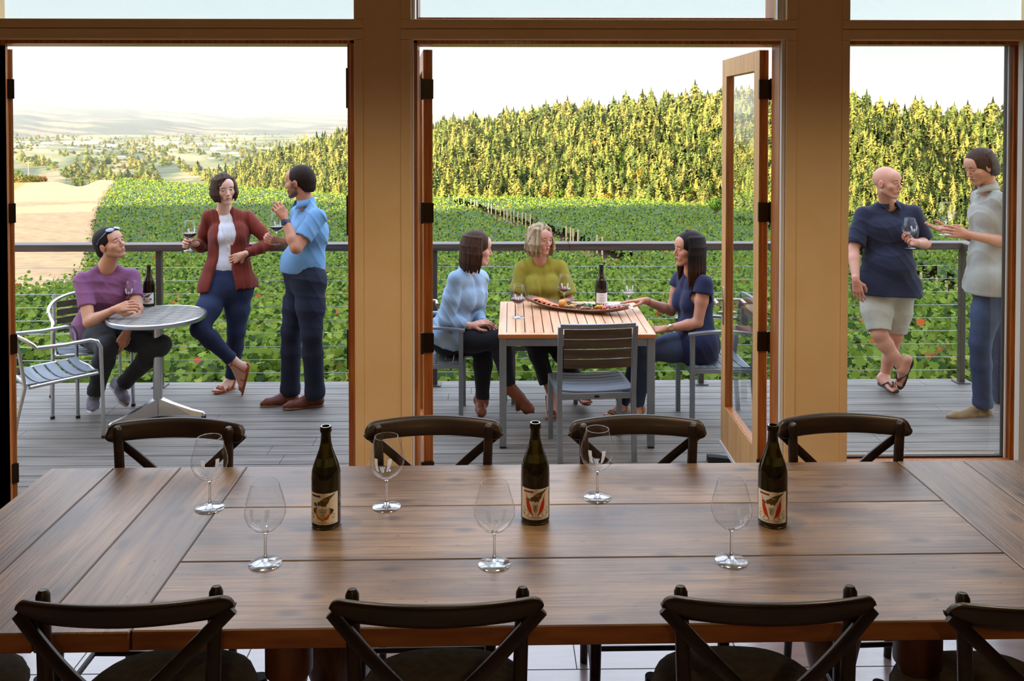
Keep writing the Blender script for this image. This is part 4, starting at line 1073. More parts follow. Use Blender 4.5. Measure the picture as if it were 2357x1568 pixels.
def bottle(loc, label, kind, a0=-PI/2, foil=.0, group='wine bottles on the dining table', lab=(.018, .112), ha=1.12):
    root = thing('wine_bottle', label, 'wine bottle', loc, group)
    m = MB(); m.lathe(BP, 56); m.build('glass_body', 'bottle_glass', smooth=True, autosm=60).parent = root
    m = MB(); m.lathe([(.0005, .0045), (.037, .0045), (.0408, .010), (.0412, .145), (.0395, .165), (.034, .186), (.0005, .187)], 40); m.build('wine', 'dark_wine', smooth=True, autosm=50).parent = root
    label_patch(kind, .0444, lab[0], lab[1], ha, root, a0)
    m = MB(); m.lathe([(.0172, .284), (.0174, .2975), (.0157, .3008), (.0118, .3008)], 40, cap0=False, cap1=False); m.build('bottle_lip', 'bottle_glass', smooth=True, autosm=60).parent = root
    if foil: m = MB(); m.lathe([(.0170, .245), (.0153, .262), (.0150, .284), (.0174, .285), (.0175, .3005), (.0005, .3015)], 40, cap0=False); m.build('foil_cap', 'foil', smooth=True, autosm=50).parent = root
    for ch in root.children: ch.location = (0, 0, 0)
    return root
for px, py, kind, lab, a in [(751, 1207, 'shield', 'dark wine bottle with shield label, leftmost of the three on the big table', -1.62), (1232, 1196, 'wings', 'dark wine bottle with red-winged label between two glasses at the table middle', -1.60), (1778, 1204, 'wings', 'dark wine bottle with red-winged label, rightmost on the big table', -1.95)]:
    p = PG(px, py, TT); bottle((p.x, p.y, TT+.0003), lab, kind, a)
# ------------------------------------------------------------------ round bistro table
RZ_ = DECK+.72
rc_ = PG(362, 725, RZ_); RR = .335
RT = thing('round_table', 'small round bistro table with weathered slat top on a metal pedestal', 'table', (rc_.x, rc_.y, DECK))
m = MB(); c = (rc_.x, rc_.y, 0)
m.lathe([(RR-.022, RZ_-.022), (RR-.006, RZ_-.030), (RR, RZ_-.018), (RR, RZ_-.004), (RR-.008, RZ_+.002), (RR-.020, RZ_), (RR-.022, RZ_-.022)], 72, c, False, False); m.build('metal_rim', 'alu', RT, smooth=True, autosm=40)
m = MB(); ang = R(-14); ca, sa_ = math.cos(ang), math.sin(ang)
nS = 9; wS = 2*(RR-.022)/nS
for i in range(nS):
    y0 = -(RR-.022)+i*wS+.002; y1 = y0+wS-.004; seg = []
    rr = RR-.021
    top = []; n = 14
    def xat(y): return math.sqrt(max(0, rr*rr-y*y))
    ys = [y0+(y1-y0)*k/6 for k in range(7)]
    poly = [(xat(y), y) for y in ys]+[(-xat(y), y) for y in reversed(ys)]
    poly = [(rc_.x+x*ca-y*sa_, rc_.y+x*sa_+y*ca) for x, y in poly]
    k = len(poly); m.add([(x, y, RZ_-.001) for x, y in poly]+[(x, y, RZ_-.02) for x, y in poly], [tuple(range(k)), tuple(reversed(range(k, 2*k)))]+[(a, (a+1) % k, k+(a+1) % k, k+a) for a in range(k)])
m.build('slat_top', 'slat_wood', RT)
m = MB(); m.lathe([(RR-.03, RZ_-.024), (RR-.03, RZ_-.021)], 48, c); m.box(rc_.x-.12, rc_.x+.12, rc_.y-.12, rc_.y+.12, RZ_-.04, RZ_-.0245); m.build('top_plate', 'alu_rough', RT)
m = MB(); m.lathe([(.031, DECK+.05), (.031, RZ_-.04)], 32, c); m.build('pedestal', 'alu', RT, smooth=True, autosm=50)
for a in (-6, -132, 112):
    d = Vector((math.cos(R(a)), math.sin(R(a)), 0)); s_ = Vector((-d.y, d.x, 0))
    cc = Vector(c); rows = []
    for t, h0, h1, w_ in ((.02, .012, .13, .038), (.10, .018, .10, .030), (.25, .022, .055, .022), (.33, .016, .040, .018), (.345, .012, .028, .014)):
        q = cc+d*t; rows.append([q+s_*w_+Vector((0, 0, DECK+h0)), q+s_*w_*.6+Vector((0, 0, DECK+h1)), q-s_*w_*.6+Vector((0, 0, DECK+h1)), q-s_*w_+Vector((0, 0, DECK+h0)), q+s_*w_+Vector((0, 0, DECK+h0))])
    m = MB(); m.grid(rows); m.f.append((0, 1, 2, 3)); m.f.append((20, 21, 22, 23)); m.mi += [0, 0]
    ft = m.build('foot', 'alu', RT)
    q = cc+d*.335; m = MB(); m.lathe([(.016, DECK), (.016, DECK+.014)], 16, (q.x, q.y, 0)); fp = m.build('foot_pad', 'rubber', ft); fp.location = (0, 0, 0)
p = PG(343, 704, RZ_); bottle((p.x, p.y, RZ_+.002), 'dark wine bottle standing on the round bistro table', 'shield', -1.5, group=None, lab=(.02, .10))
p = PG(304, 717, RZ_); G_A = wine_glass((p.x, p.y, RZ_+.002), 'wine glass with red wine held on the round table by the man in purple', .040, group=None)
# ------------------------------------------------------------------ aluminium slat armchairs
def bistro_chair():
    root = thing('bistro_armchair', '', 'chair')
    for s in (-1, 1):
        m = MB(); m.tube([(s*.262, .235, 0), (s*.258, .232, .30), (s*.255, .225, .60), (s*.253, .205, .645), (s*.25, .16, .660), (s*.252, .0, .655), (s*.255, -.16, .665)], .0125, 12); m.build('arm_and_front_leg', 'alu', smooth=True, autosm=60).parent = root
        m = MB(); m.tube([(s*.24, -.30, 0), (s*.235, -.27, .22), (s*.225, -.22, .42), (s*.22, -.245, .62), (s*.215, -.275, .78)], .012, 12); m.build('rear_leg', 'alu', smooth=True, autosm=60).parent = root
        m = MB(); m.lathe([(.015, 0), (.015, .018)], 12, (s*.262, .235, 0)); m.lathe([(.015, 0), (.015, .018)], 12, (s*.24, -.30, 0)); m.build('foot_cap', 'rubber').parent = root
    m = MB(); pts = []
    for i in range(25):
        a = PI*i/24; pts.append((.262*math.cos(a), -.16-.150*math.sin(a), .665+.115*math.sin(a)**.8)); 
    m.tube(pts, .0125, 12); m.build('back_hoop', 'alu', smooth=True, autosm=60).parent = root
    m = MB(); m.tube([(-.235, .21, .430), (-.236, .0, .425), (-.225, -.19, .415)], .011, 10); m.tube([(.235, .21, .430), (.236, .0, .425), (.225, -.19, .415)], .011, 10); m.tube([(-.235, .21, .430), (0, .235, .425), (.235, .21, .430)], .011, 10); m.tube([(-.225, -.19, .415), (.225, -.19, .415)], .011, 10)
    m.build('seat_frame', 'alu', smooth=True, autosm=60).parent = root
    for k in range(6):
        y = .19-k*.073; m = MB(); rows = []
        for i in range(13):
            x = -.215+.43*i/12; z = .438-.022*(1-(x/.215)**2)-(.006*k if k < 3 else .012)
            rows.append([(x, y-.030, z), (x, y+.030, z), (x, y+.030, z+.010), (x, y-.030, z+.010), (x, y-.030, z)])
        m.grid(rows); m.f += [(0, 1, 2, 3), (60, 61, 62, 63)]; m.mi += [0, 0]
        m.build('seat_slat', 'grey_slat').parent = root
    for k in range(4):
        z = .50+k*.06; m = MB(); rows = []
        for i in range(13):
            x = -.20+.40*i/12; y = -.235-.05*(1-(x/.20)**2)-.03*k/3
            rows.append([(x, y, z), (x, y, z+.046), (x, y-.010, z+.046), (x, y-.010, z), (x, y, z)])
        m.grid(rows); m.f += [(0, 1, 2, 3), (60, 61, 62, 63)]; m.mi += [0, 0]
        m.build('back_slat', 'dark_slat').parent = root
    return root
BC = bistro_chair()
fx, fy = PG(235, 1005, DECK), PG(183, 965, DECK)
mid = (fx+fy)/2; lat = (fx-fy).normalized(); fdir = Vector((-lat.y, lat.x, 0)); 
if fdir.x < 0: fdir = -fdir
rzc = math.atan2(fdir.y, fdir.x)-PI/2; ctr = mid-fdir*.235
BC.location = (ctr.x, ctr.y, DECK); BC.rotation_euler = (0, 0, rzc); BC['label'] = 'empty aluminium slat armchair at the left edge, turned towards the round table'; BC['group'] = 'aluminium armchairs by the round table'
dup(BC, (-3.02, 6.44, DECK), math.atan2(-.86, .5)-PI/2, 'aluminium slat armchair the man in the purple t-shirt sits on')
# ------------------------------------------------------------------ wooden patio table
TZ = DECK+.735
c0, c1 = PG(1150, 770, TZ), PG(1508, 770, TZ); b0, b1 = PG(1149, 694, TZ), PG(1461, 694, TZ)
print('patio', c0, c1, b0, b1)
ft = (c0+c1)/2; bk = (b0+b1)/2; PW = ((c1-c0).length+(b1-b0).length)/2; PD = (bk-ft).length
rzp = math.atan2((c1-c0).y, (c1-c0).x); 
PT = thing('patio_table', 'square patio table with pale plank top and grey metal legs', 'table', (ft.x, ft.y, 0), rz=rzp)
m = MB(); nP = 15; w_ = (PW-.10)/nP
for i in range(nP): m.box(-PW/2+.05+i*w_+.003, -PW/2+.05+(i+1)*w_-.003, .05, PD-.05, TZ-.02, TZ, None, .0015)
m.build('tabletop_planks', 'teak').parent = PT
m = MB(); m.box(-PW/2, PW/2, 0, .0485, TZ-.024, TZ-.0005); m.box(-PW/2, PW/2, PD-.0485, PD, TZ-.024, TZ-.0005); m.box(-PW/2, -PW/2+.0485, .0485, PD-.0485, TZ-.024, TZ-.0005); m.box(PW/2-.0485, PW/2, .0485, PD-.0485, TZ-.024, TZ-.0005)
m.build('tabletop_border', 'teak').parent = PT
m = MB(); m.box(-PW/2-.001, PW/2+.001, -.002, .0, TZ-.024, TZ-.004); m.box(-PW/2-.002, -PW/2, 0, PD, TZ-.024, TZ-.004); m.box(PW/2, PW/2+.002, 0, PD, TZ-.024, TZ-.004); m.build('edge_band', 'teak_edge').parent = PT
m = MB(); m.box(-PW/2+.02, PW/2-.02, .02, .06, TZ-.08, TZ-.025); m.box(-PW/2+.02, PW/2-.02, PD-.06, PD-.02, TZ-.08, TZ-.025); m.box(-PW/2+.02, -PW/2+.06, .06, PD-.06, TZ-.08, TZ-.025); m.box(PW/2-.06, PW/2-.02, .06, PD-.06, TZ-.08, TZ-.025); m.build('apron', 'alu_rough').parent = PT
for sx_ in (-1, 1):
    for yy in (.01, PD-.055):
        x0 = sx_*(PW/2-.028); m = MB(); m.box(x0-.0225, x0+.0225, yy, yy+.045, DECK+.012, TZ-.025, None, .002); l_ = m.build('leg', 'alu_rough'); l_.parent = PT
        m = MB(); m.box(x0-.02, x0+.02, yy+.003, yy+.042, DECK, DECK+.0125); q = m.build('foot_cap', 'rubber'); q.parent = l_
# grey metal patio chairs with slats
def patio_chair(arms):
    root = thing('patio_armchair' if arms else 'patio_chair', '', 'chair')
    W = .46
    for s in (-1, 1):
        x = s*W/2
        m = MB(); m.bar((x, -.03, 0), (x, .0, .42), .03, .028, (0, 1, 0)); m.bar((x, .0, .42), (x, -.05, .845), .03, .028, (0, 1, 0)); m.build('rear_post', 'alu_rough').parent = root
        m = MB(); m.box(x-.015, x+.015, .39, .42, 0, .425 if not arms else .66); m.build('front_leg', 'alu_rough').parent = root
        m = MB(); m.box(x-.013, x+.013, .0, .40, .405, .432); m.build('side_rail', 'alu_rough').parent = root
        if arms:
            m = MB(); rows = []
            for i in range(9):
                t = i/8; y = -.03+.46*t; z = .655+.02*math.sin(PI*t)
                rows.append([(x-.022, y, z), (x+.022, y, z), (x+.022, y, z+.016), (x-.022, y, z+.016), (x-.022, y, z)])
            m.grid(rows); m.f += [(0, 1, 2, 3), (40, 41, 42, 43)]; m.mi += [0, 0]; m.build('armrest', 'alu_rough').parent = root
    m = MB(); n = 14; rows = []
    for i in range(n+1):
        x = -W/2+W*i/n; y = -.052-.022*(1-(2*x/W)**2); rows.append([(x, y-.012, .835), (x, y+.012, .835), (x, y+.012, .862), (x, y-.012, .862), (x, y-.012, .835)])
    m.grid(rows); m.f += [(0, 1, 2, 3), (70, 71, 72, 73)]; m.mi += [0, 0]; m.build('top_rail', 'alu_rough').parent = root
    for k in range(4):
        z0 = .585+k*.0625; m = MB(); rows = []
        for i in range(n+1):
            x = (-W/2+.022)+(W-.044)*i/n; f = (z0-.42)/.425; y = -.05*f-.022*(1-(2*x/W)**2)
            rows.append([(x, y-.007, z0), (x, y+.007, z0), (x, y-.006+.007, z0+.056), (x, y-.006-.007, z0+.056), (x, y-.007, z0)])
        m.grid(rows); m.f += [(0, 1, 2, 3), (70, 71, 72, 73)]; m.mi += [0, 0]; m.build('back_slat', 'dark_slat').parent = root
    for k in range(7):
        y0 = .012+k*.056; m = MB(); rows = []
        for i in range(n+1):
            x = (-W/2+.014)+(W-.028)*i/n; z = .430-.014*(1-(2*x/W)**2)-.004*math.sin(PI*k/6)
            rows.append([(x, y0, z), (x, y0+.05, z), (x, y0+.05, z+.012), (x, y0, z+.012), (x, y0, z)])
        m.grid(rows); m.f += [(0, 1, 2, 3), (70, 71, 72, 73)]; m.mi += [0, 0]; m.build('seat_slat', 'grey_slat').parent = root
    m = MB(); m.box(-W/2+.01, W/2-.01, .398, .418, .395, .422); m.build('front_rail', 'alu_rough').parent = root; m = MB(); m.box(-W/2+.01, W/2-.01, -.010, .012, .385, .42); m.build('rear_rail', 'alu_rough').parent = root
    if not arms:
        m = MB(); m.blob((0, -.011, .402), (.018, .002, .008), 16, 6); m.build('maker_badge', 'bronze', smooth=True).parent = root
    return root
PC = patio_chair(False)
q0, q1 = PG(1289, 1062, DECK), PG(1456, 1060, DECK); f0 = PG(1262, 1009, DECK)
PC.location = ((q0+q1)/2); rzq = math.atan2((q1-q0).y, (q1-q0).x); PC.rotation_euler = (0, 0, rzq+.06); PC['label'] = 'empty patio chair with dark back slats, backing onto the room'; PC['group'] = 'grey metal patio chairs'
print('pchair', PC.location, (q1-q0).length)
AC = patio_chair(True)
AC.location = (1.70, 5.98, DECK); AC.rotation_euler = (0, 0, PI/2); AC['label'] = 'grey metal armchair the woman in the navy blouse sits on'; AC['group'] = 'grey metal patio armchairs'
dup(AC, (-.66, 6.12, DECK), -PI/2, 'grey metal armchair the woman in the pale blue blouse sits on')
dup(AC, (.34, 6.78, DECK), PI, 'grey metal armchair of the blonde woman behind the patio table')
# things on the patio table
def on_patio(px, py): p = PG(px, py, TZ); return (p.x, p.y, TZ+.0005)
wine_glass(on_patio(1193, 731), 'wine glass with red wine at the left corner of the patio table', .034, group='wine glasses on the patio table')
wine_glass(on_patio(1299, 703), 'wine glass with red wine behind the food board, before the blonde woman', .026, group='wine glasses on the patio table')
wine_glass(on_patio(1447, 709), 'wine glass with little wine beside the hand of the woman in navy', .012, group='wine glasses on the patio table')
bottle(on_patio(1384, 703), 'wine bottle with plain cream label standing on the patio table', 'plain', -1.5, foil=1, group=None, lab=(.02, .098))
mat('board_wood', srgb(150, 116, 92), .6, srgb(112, 84, 64), 4, stretch=(.6, 6, 6), bump=.001)
e0, e1 = PG(1213, 703, TZ), PG(1446, 727, TZ); ec = (e0+e1)/2; el = (e1-e0).length; ea = math.atan2((e1-e0).y, (e1-e0).x)
FB = thing('serving_board', 'long boat-shaped wooden serving board loaded with food on the patio table', 'serving board', (ec.x, ec.y, TZ), rz=ea)
m = MB(); rows = []; n = 30
def bw(t): return .085*(max(0, 1-abs(t)**2.6))**.6+.018
def bz(t): return .012+.045*abs(t)**2.4
for i in range(n+1):
    t = -1+2*i/n; x = t*el/2; w_ = bw(t); z = bz(t)
    rows.append([(x, -w_, z+.016), (x, -w_*.9, z+.018), (x, -w_*.6, z+.006), (x, 0, z), (x, w_*.6, z+.006), (x, w_*.9, z+.018), (x, w_, z+.016), (x, w_*.55, z-.010), (x, 0, z-.012), (x, -w_*.55, z-.010), (x, -w_, z+.016)])
m.grid(rows); m.f += [tuple(range(10)), tuple(n*11+k for k in range(10))]; m.mi += [0, 0]
m.build('board', 'board_wood', smooth=True, autosm=50).parent = FB
def bpos(t, y, dz=0):
    x = t*el/2; c_, s_ = math.cos(ea), math.sin(ea)
    return (ec.x+x*c_-y*s_, ec.y+x*s_+y*c_, TZ+bz(t)+.006+dz)
frng = random.Random(3)
def foodmat(n, a, b, r=.5): mat(n, srgb(*a), r, srgb(*b), 40)
foodmat('salmon', (240, 122, 66), (250, 160, 110), .35); foodmat('cheese_cream', (244, 226, 186), (236, 208, 150)); foodmat('cheese_rind', (238, 168, 84), (226, 148, 60)); foodmat('bread', (226, 178, 116), (200, 144, 84), .8); foodmat('nut', (196, 150, 100), (150, 104, 62), .7); foodmat('grape', (62, 44, 84), (40, 30, 60), .25); foodmat('lettuce', (76, 112, 52), (110, 146, 66)); foodmat('tomato', (214, 74, 36), (226, 120, 40), .25); foodmat('yellow_pepper', (240, 196, 60), (232, 170, 40), .3); foodmat('ham', (196, 104, 92), (222, 160, 150)); foodmat('olive_green', (92, 92, 40), (70, 72, 34), .3); mat('linen', srgb(232, 234, 240), .8)
def blobthing(name, lab, cat, grp, matn, t, y, dz, r, jitter=.15, sub=None):
    p = bpos(t, y, dz); root_m = MB(); a = frng.uniform(0, 6.28)
    sd = frng.uniform(0, 10)
    root_m.blob((0, 0, r[2]*.9), r, 14, 9, Matrix.Rotation(a, 3, 'Z'), lambda d: 1+jitter*math.sin(4*d.x+sd)*math.cos(5*d.y+sd)+jitter*.6*math.sin(9*d.z+sd+6*d.x))
    o = root_m.build(name, matn, smooth=True); o.location = p; tag(o, lab, cat, grp); return o
# salmon: overlapping folded slices fanned at the left end
for k in range(5):
    m = MB(); rows = []
    for i in range(9):
        a = -1.1+2.2*i/8; rows.append([(.052*math.sin(a)*(1-.06*k), -.048+.024*j+.005*math.cos(a*3), .036*math.cos(a)*(1-.10*k)-.010+.008*math.sin(j*1.3)) for j in range(5)])
    m.grid(rows); o = m.build('salmon_slice', 'salmon', smooth=True); so = o.modifiers.new('solid', 'SOLIDIFY'); so.thickness = .004
    o.location = bpos(-.74+.075*k, .0, -.004); o.rotation_euler = (0, .15, ea+.12*k); tag(o, 'folded orange slice of smoked salmon on the left end of the food board', 'salmon', 'slices of smoked salmon')
o = MB(); o.lathe([(.001, 0), (.026, 0), (.028, .004), (.028, .040), (.026, .044), (.001, .044)], 28); 
cz = o.build('cheese_round', 'cheese_rind', smooth=True, autosm=40); cz.location = bpos(-.30, -.02, .024); cz.rotation_euler = (0, PI/2, ea); tag(cz, 'small round orange-rind cheese with a white cut face on the food board', 'cheese')
m = MB(); m.lathe([(.001, -.0012), (.0265, -.0012), (.0265, .0), (.001, .0)], 28); cf = m.build('cut_face', 'cheese_cream'); cf.parent = cz
for k in range(6): blobthing('bread_piece', 'torn golden piece of bread or cracker beside the round cheese', 'bread', 'bread pieces on the food board', 'bread', -.16+.06*k, frng.uniform(-.03, .02), .004*k % .02, (.022, .013, .010))
for k in range(26): blobthing('walnut', 'small brown nut scattered in the middle of the food board', 'nut', 'nuts on the food board', 'nut', frng.uniform(-.15, .35), frng.uniform(-.06, -.01), frng.uniform(0, .01), (.010, .008, .007), .25)
for k in range(16): blobthing('grape', 'dark purple grape in the middle of the food board', 'grape', 'dark grapes on the food board', 'grape', frng.uniform(.02, .30), frng.uniform(-.03, .03), frng.uniform(0, .018), (.010, .009, .009), .02)
for k in range(8): blobthing('olive', 'green olive at the back of the food board', 'olive', 'green olives on the food board', 'olive_green', frng.uniform(-.22, .05), frng.uniform(.02, .055), frng.uniform(.005, .02), (.011, .008, .008), .03)
for k in range(5):
    m = MB(); sd = frng.uniform(0, 9); m.grid([[(.022*(i-3)/3, .020*(j-3)/3, .008*math.sin(i*1.3+sd)*math.cos(j*1.7+sd)+.006) for j in range(7)] for i in range(7)])
    o = m.build('lettuce_leaf', 'lettuce', smooth=True); so = o.modifiers.new('solid', 'SOLIDIFY'); so.thickness = .0015; o.location = bpos(.12+.05*k, .02+.005*k, .014); o.rotation_euler = (frng.uniform(-.4, .4), frng.uniform(-.4, .4), frng.uniform(0, 6)); tag(o, 'crinkled green salad leaf behind the grapes on the food board', 'leaf', 'salad leaves on the food board')
for k in range(5): blobthing('tomato', 'small red and orange tomato piece towards the right of the food board', 'tomato', 'tomato pieces on the food board', 'tomato', .38+.045*k+frng.uniform(-.02, .02), frng.uniform(-.04, .0), .002, (.014, .012, .012), .06)
for k in range(2): blobthing('yellow_pepper_piece', 'yellow pepper piece among the tomatoes on the food board', 'pepper', 'yellow pepper pieces', 'yellow_pepper', .44+.05*k, -.02, .012, (.015, .012, .013), .1)
for k in range(9):
    m = MB(); sd = frng.uniform(0, 9); m.grid([[(.018*(i-3)/3, .020*(j-3)/3, .007*math.sin(i*1.5+sd)+.006+.004*math.cos(j+sd)) for j in range(7)] for i in range(7)])
    o = m.build('ham_slice', 'ham', smooth=True); so = o.modifiers.new('solid', 'SOLIDIFY'); so.thickness = .002; o.location = bpos(.50+.045*k, frng.uniform(-.03, .03), .006+.004*(k % 2)); o.rotation_euler = (frng.uniform(-.5, .5), frng.uniform(-.4, .4), frng.uniform(0, 6)); tag(o, 'folded slice of cured meat near the right end of the food board', 'meat', 'slices of cured meat')
m = MB(); m.grid([[(.075*(i-6)/6, .03*(j-3)/3+.008*math.sin(i*.8), .008+.006*math.sin(i*.9+j)+.010*(1-((j-3)/3)**2)) for j in range(7)] for i in range(13)])
o = m.build('napkin', 'linen', smooth=True); so = o.modifiers.new('solid', 'SOLIDIFY'); so.thickness = .003; p = PG(1412, 704, TZ); o.location = (p.x, p.y, TZ); o.rotation_euler = (0, 0, .15); tag(o, 'crumpled white napkin between the food board and the bottle', 'napkin')
p = PG(1655, 1064, DECK)
m = MB(); rows = []
for i in range(11):
    t = i/10; rows.append([(-.07+.16*t, -.03, 0), (-.07+.16*t, -.026, .030*math.sqrt(max(0, 1-(t*1.0-.25)**2))+.012*(1-t)), (-.07+.16*t, .026, .030*math.sqrt(max(0, 1-(t-.25)**2))+.012*(1-t)), (-.07+.16*t, .03, 0), (-.07+.16*t, -.03, 0)])
m.grid(rows); m.f += [(0, 1, 2, 3), (50, 51, 52, 53)]; m.mi += [0, 0]
o = m.build('door_stop', 'rubber', smooth=True, autosm=40); o.location = (p.x, p.y, DECK); tag(o, 'dark rubber door stop on the deck at the foot of the open glazed leaf', 'door stop')
# ------------------------------------------------------------------ people: smooth bodies grown from tapered limbs
def smin(a, b, k):
    if k <= 0: return np.minimum(a, b)
    h = np.clip(.5+.5*(b-a)/k, 0, 1); return b*(1-h)+a*h-k*h*(1-h)
V3 = lambda *a: np.array(a, float)
def nrm(v): v = np.asarray(v, float); return v/max(1e-9, np.linalg.norm(v))
class Field:
    """a union of blended round cones and ellipsoids; prims: ('c',a,b,ra,rb,k) | ('e',c,rad,M,k) | ('-',...) carves"""
    def __init__(s): s.p = []
    def cone(s, a, b, ra, rb=None, k=.02): s.p.append(('c', np.asarray(a, float), np.asarray(b, float), ra, ra if rb is None else rb, k)); return s
    def ell(s, c, rad, M=None, k=.02): s.p.append(('e', np.asarray(c, float), np.asarray(rad, float), np.eye(3) if M is None else M, k)); return s
    def carve(s, c, rad, M=None, k=.01): s.p.append(('x', np.asarray(c, float), np.asarray(rad, float), np.eye(3) if M is None else M, k)); return s
    def carve_cone(s, a, b, ra, rb, k=.01): s.p.append(('xc', np.asarray(a, float), np.asarray(b, float), ra, rb, k)); return s
    def chain(s, pts, rs_, k=.02):
        for i in range(len(pts)-1): s.cone(pts[i], pts[i+1], rs_[i], rs_[i+1], k)
        return s
    def clip(s, c, n, k=0.004): s.p.append(('h', np.asarray(c, float), nrm(n), 0, 0, k)); return s       # keeps the side n points away from
    def bounds(s):
        lo = np.full(3, 1e9); hi = -lo
        for q in s.p:
            if q[0] == 'c':
                for c, r in ((q[1], q[3]), (q[2], q[4])): lo = np.minimum(lo, c-r); hi = np.maximum(hi, c+r)
            elif q[0] == 'e': r = q[2].max(); lo = np.minimum(lo, q[1]-r); hi = np.maximum(hi, q[1]+r)
        return lo, hi
    def mesh(s, h, fold=None, smooth_pass=1):
        lo, hi = s.bounds(); lo = lo-3*h-.006; hi = hi+3*h+.006
        n = np.ceil((hi-lo)/h).astype(int)+1
        ax = [lo[i]+h*np.arange(n[i]) for i in range(3)]
        vol = np.full(n, .25, dtype=np.float32)
        for q in s.p:
            if q[0] == 'h': pad = None
            if q[0] in ('c', 'xc'):
                pad = q[5]+.03; l = np.minimum(q[1]-q[3], q[2]-q[4])-pad; u = np.maximum(q[1]+q[3], q[2]+q[4])+pad
            elif q[0] in ('e', 'x'):
                pad = q[4]+.03; r = q[2].max(); l = q[1]-r-pad; u = q[1]+r+pad
            else: l, u = lo, hi
            i0 = np.clip(np.floor((l-lo)/h).astype(int), 0, n-1); i1 = np.clip(np.ceil((u-lo)/h).astype(int)+1, 1, n)
            if (i1 <= i0).any(): continue
            sl = tuple(slice(a, b) for a, b in zip(i0, i1))
            X_ = ax[0][sl[0]][:, None, None]; Y_ = ax[1][sl[1]][None, :, None]; Z_ = ax[2][sl[2]][None, None, :]
            if q[0] in ('c', 'xc'):
                a, b = q[1], q[2]; d = b-a; L2 = max(1e-12, d@d)
                t = np.clip(((X_-a[0])*d[0]+(Y_-a[1])*d[1]+(Z_-a[2])*d[2])/L2, 0, 1)
                dist = np.sqrt((X_-a[0]-t*d[0])**2+(Y_-a[1]-t*d[1])**2+(Z_-a[2]-t*d[2])**2)-(q[3]+(q[4]-q[3])*t)
                vol[sl] = smin(vol[sl], dist, q[5]) if q[0] == 'c' else -smin(-vol[sl], dist, q[5])
            elif q[0] in ('e', 'x'):
                c, r, M = q[1], q[2], q[3]
                u_ = [M[0][i]*(X_-c[0])+M[1][i]*(Y_-c[1])+M[2][i]*(Z_-c[2]) for i in range(3)]
                k0 = np.sqrt(sum((u_[i]/r[i])**2 for i in range(3)))+1e-9; k1 = np.sqrt(sum((u_[i]/r[i]**2)**2 for i in range(3)))+1e-9
                dist = k0*(k0-1)/k1
                vol[sl] = smin(vol[sl], dist, q[4]) if q[0] == 'e' else -smin(-vol[sl], dist, q[4])
            else:
                dist = (X_-q[1][0])*q[2][0]+(Y_-q[1][1])*q[2][1]+(Z_-q[1][2])*q[2][2]
                vol[sl] = -smin(-vol[sl], -dist, q[5])
        if fold is not None:
            nb = np.abs(vol) < .04
            if nb.any():
                ii = np.nonzero(nb); pts = np.stack([ax[k][ii[k]] for k in range(3)], 1)
                vol[nb] += fold(pts)
        return surface_nets(vol, lo, h)
def surface_nets(vol, lo, h):
    ins = vol < 0; n = vol.shape
    c = [ins[i:n[0]-1+i, j:n[1]-1+j, k:n[2]-1+k] for i in (0, 1) for j in (0, 1) for k in (0, 1)]
    allc = c[0].copy(); anyc = c[0].copy()
    for q in c[1:]: allc &= q; anyc |= q
    act = anyc & ~allc
    ijk = np.stack(np.nonzero(act), 1); m_ = len(ijk)
    if m_ == 0: return np.zeros((0, 3)), np.zeros((0, 4), int)
    idx = -np.ones(act.shape, dtype=np.int64); idx[act] = np.arange(m_)
    offs = np.array([(i, j, k) for i in (0, 1) for j in (0, 1) for k in (0, 1)])
    vals = np.stack([vol[ijk[:, 0]+o[0], ijk[:, 1]+o[1], ijk[:, 2]+o[2]] for o in offs], 1).astype(float)
    acc = np.zeros((m_, 3)); cnt = np.zeros(m_)
    for a in range(8):
        for b in range(a+1, 8):
            if np.abs(offs[a]-offs[b]).sum() == 1:
                va, vb = vals[:, a], vals[:, b]; cr_ = (va < 0) != (vb < 0)
                t = np.where(cr_, va/np.where(cr_, va-vb, 1), 0)
                acc += np.where(cr_[:, None], offs[a]+(offs[b]-offs[a])*t[:, None], 0); cnt += cr_
    vs = lo+h*(ijk+acc/cnt[:, None]); fs = []
    for d in range(3):
        e1, e2 = (d+1) % 3, (d+2) % 3
        sa_ = [slice(None)]*3; sb_ = [slice(None)]*3; sa_[d] = slice(0, n[d]-1); sb_[d] = slice(1, n[d])
        A_, B__ = ins[tuple(sa_)], ins[tuple(sb_)]; ch = A_ != B__
        e = np.stack(np.nonzero(ch), 1); flip = A_[ch]
        ok = (e[:, e1] > 0) & (e[:, e2] > 0) & (e[:, e1] < n[e1]-1) & (e[:, e2] < n[e2]-1); e = e[ok]; flip = flip[ok]
        def g(o1, o2): q = e.copy(); q[:, e1] -= o1; q[:, e2] -= o2; return idx[q[:, 0], q[:, 1], q[:, 2]]
        quad = np.stack([g(0, 0), g(1, 0), g(1, 1), g(0, 1)], 1); quad[~flip] = quad[~flip][:, ::-1]; fs.append(quad)
    return vs, np.vstack(fs)
def folds(amp, freq, d1, d2, seed=0.0):
    d1, d2 = nrm(d1), nrm(d2); d3 = np.cross(d1, d2)
    def f(p):
        a, b, c = p@d1, p@d2, p@d3
        w1 = 1.6*np.sin(9*b+5*c+seed)+1.1*np.sin(17*c-6*b+2*seed)
        r1 = (1-np.abs(np.sin(freq*.5*a+w1)))**2.2; r2 = (1-np.abs(np.sin(freq*.31*a-1.3*w1+14*b+seed)))**2
        m_ = .12+.88*(.5+.5*np.sin(6.1*a+4.3*b+7*c+seed*3))**1.5
        return -amp*(1.5*r1+1.0*r2)*m_+amp*.75
    return f
mat('skin', (1, 1, 1, 1), .5, vcol=True, spec=.35, bump=.0002, bscale=220)
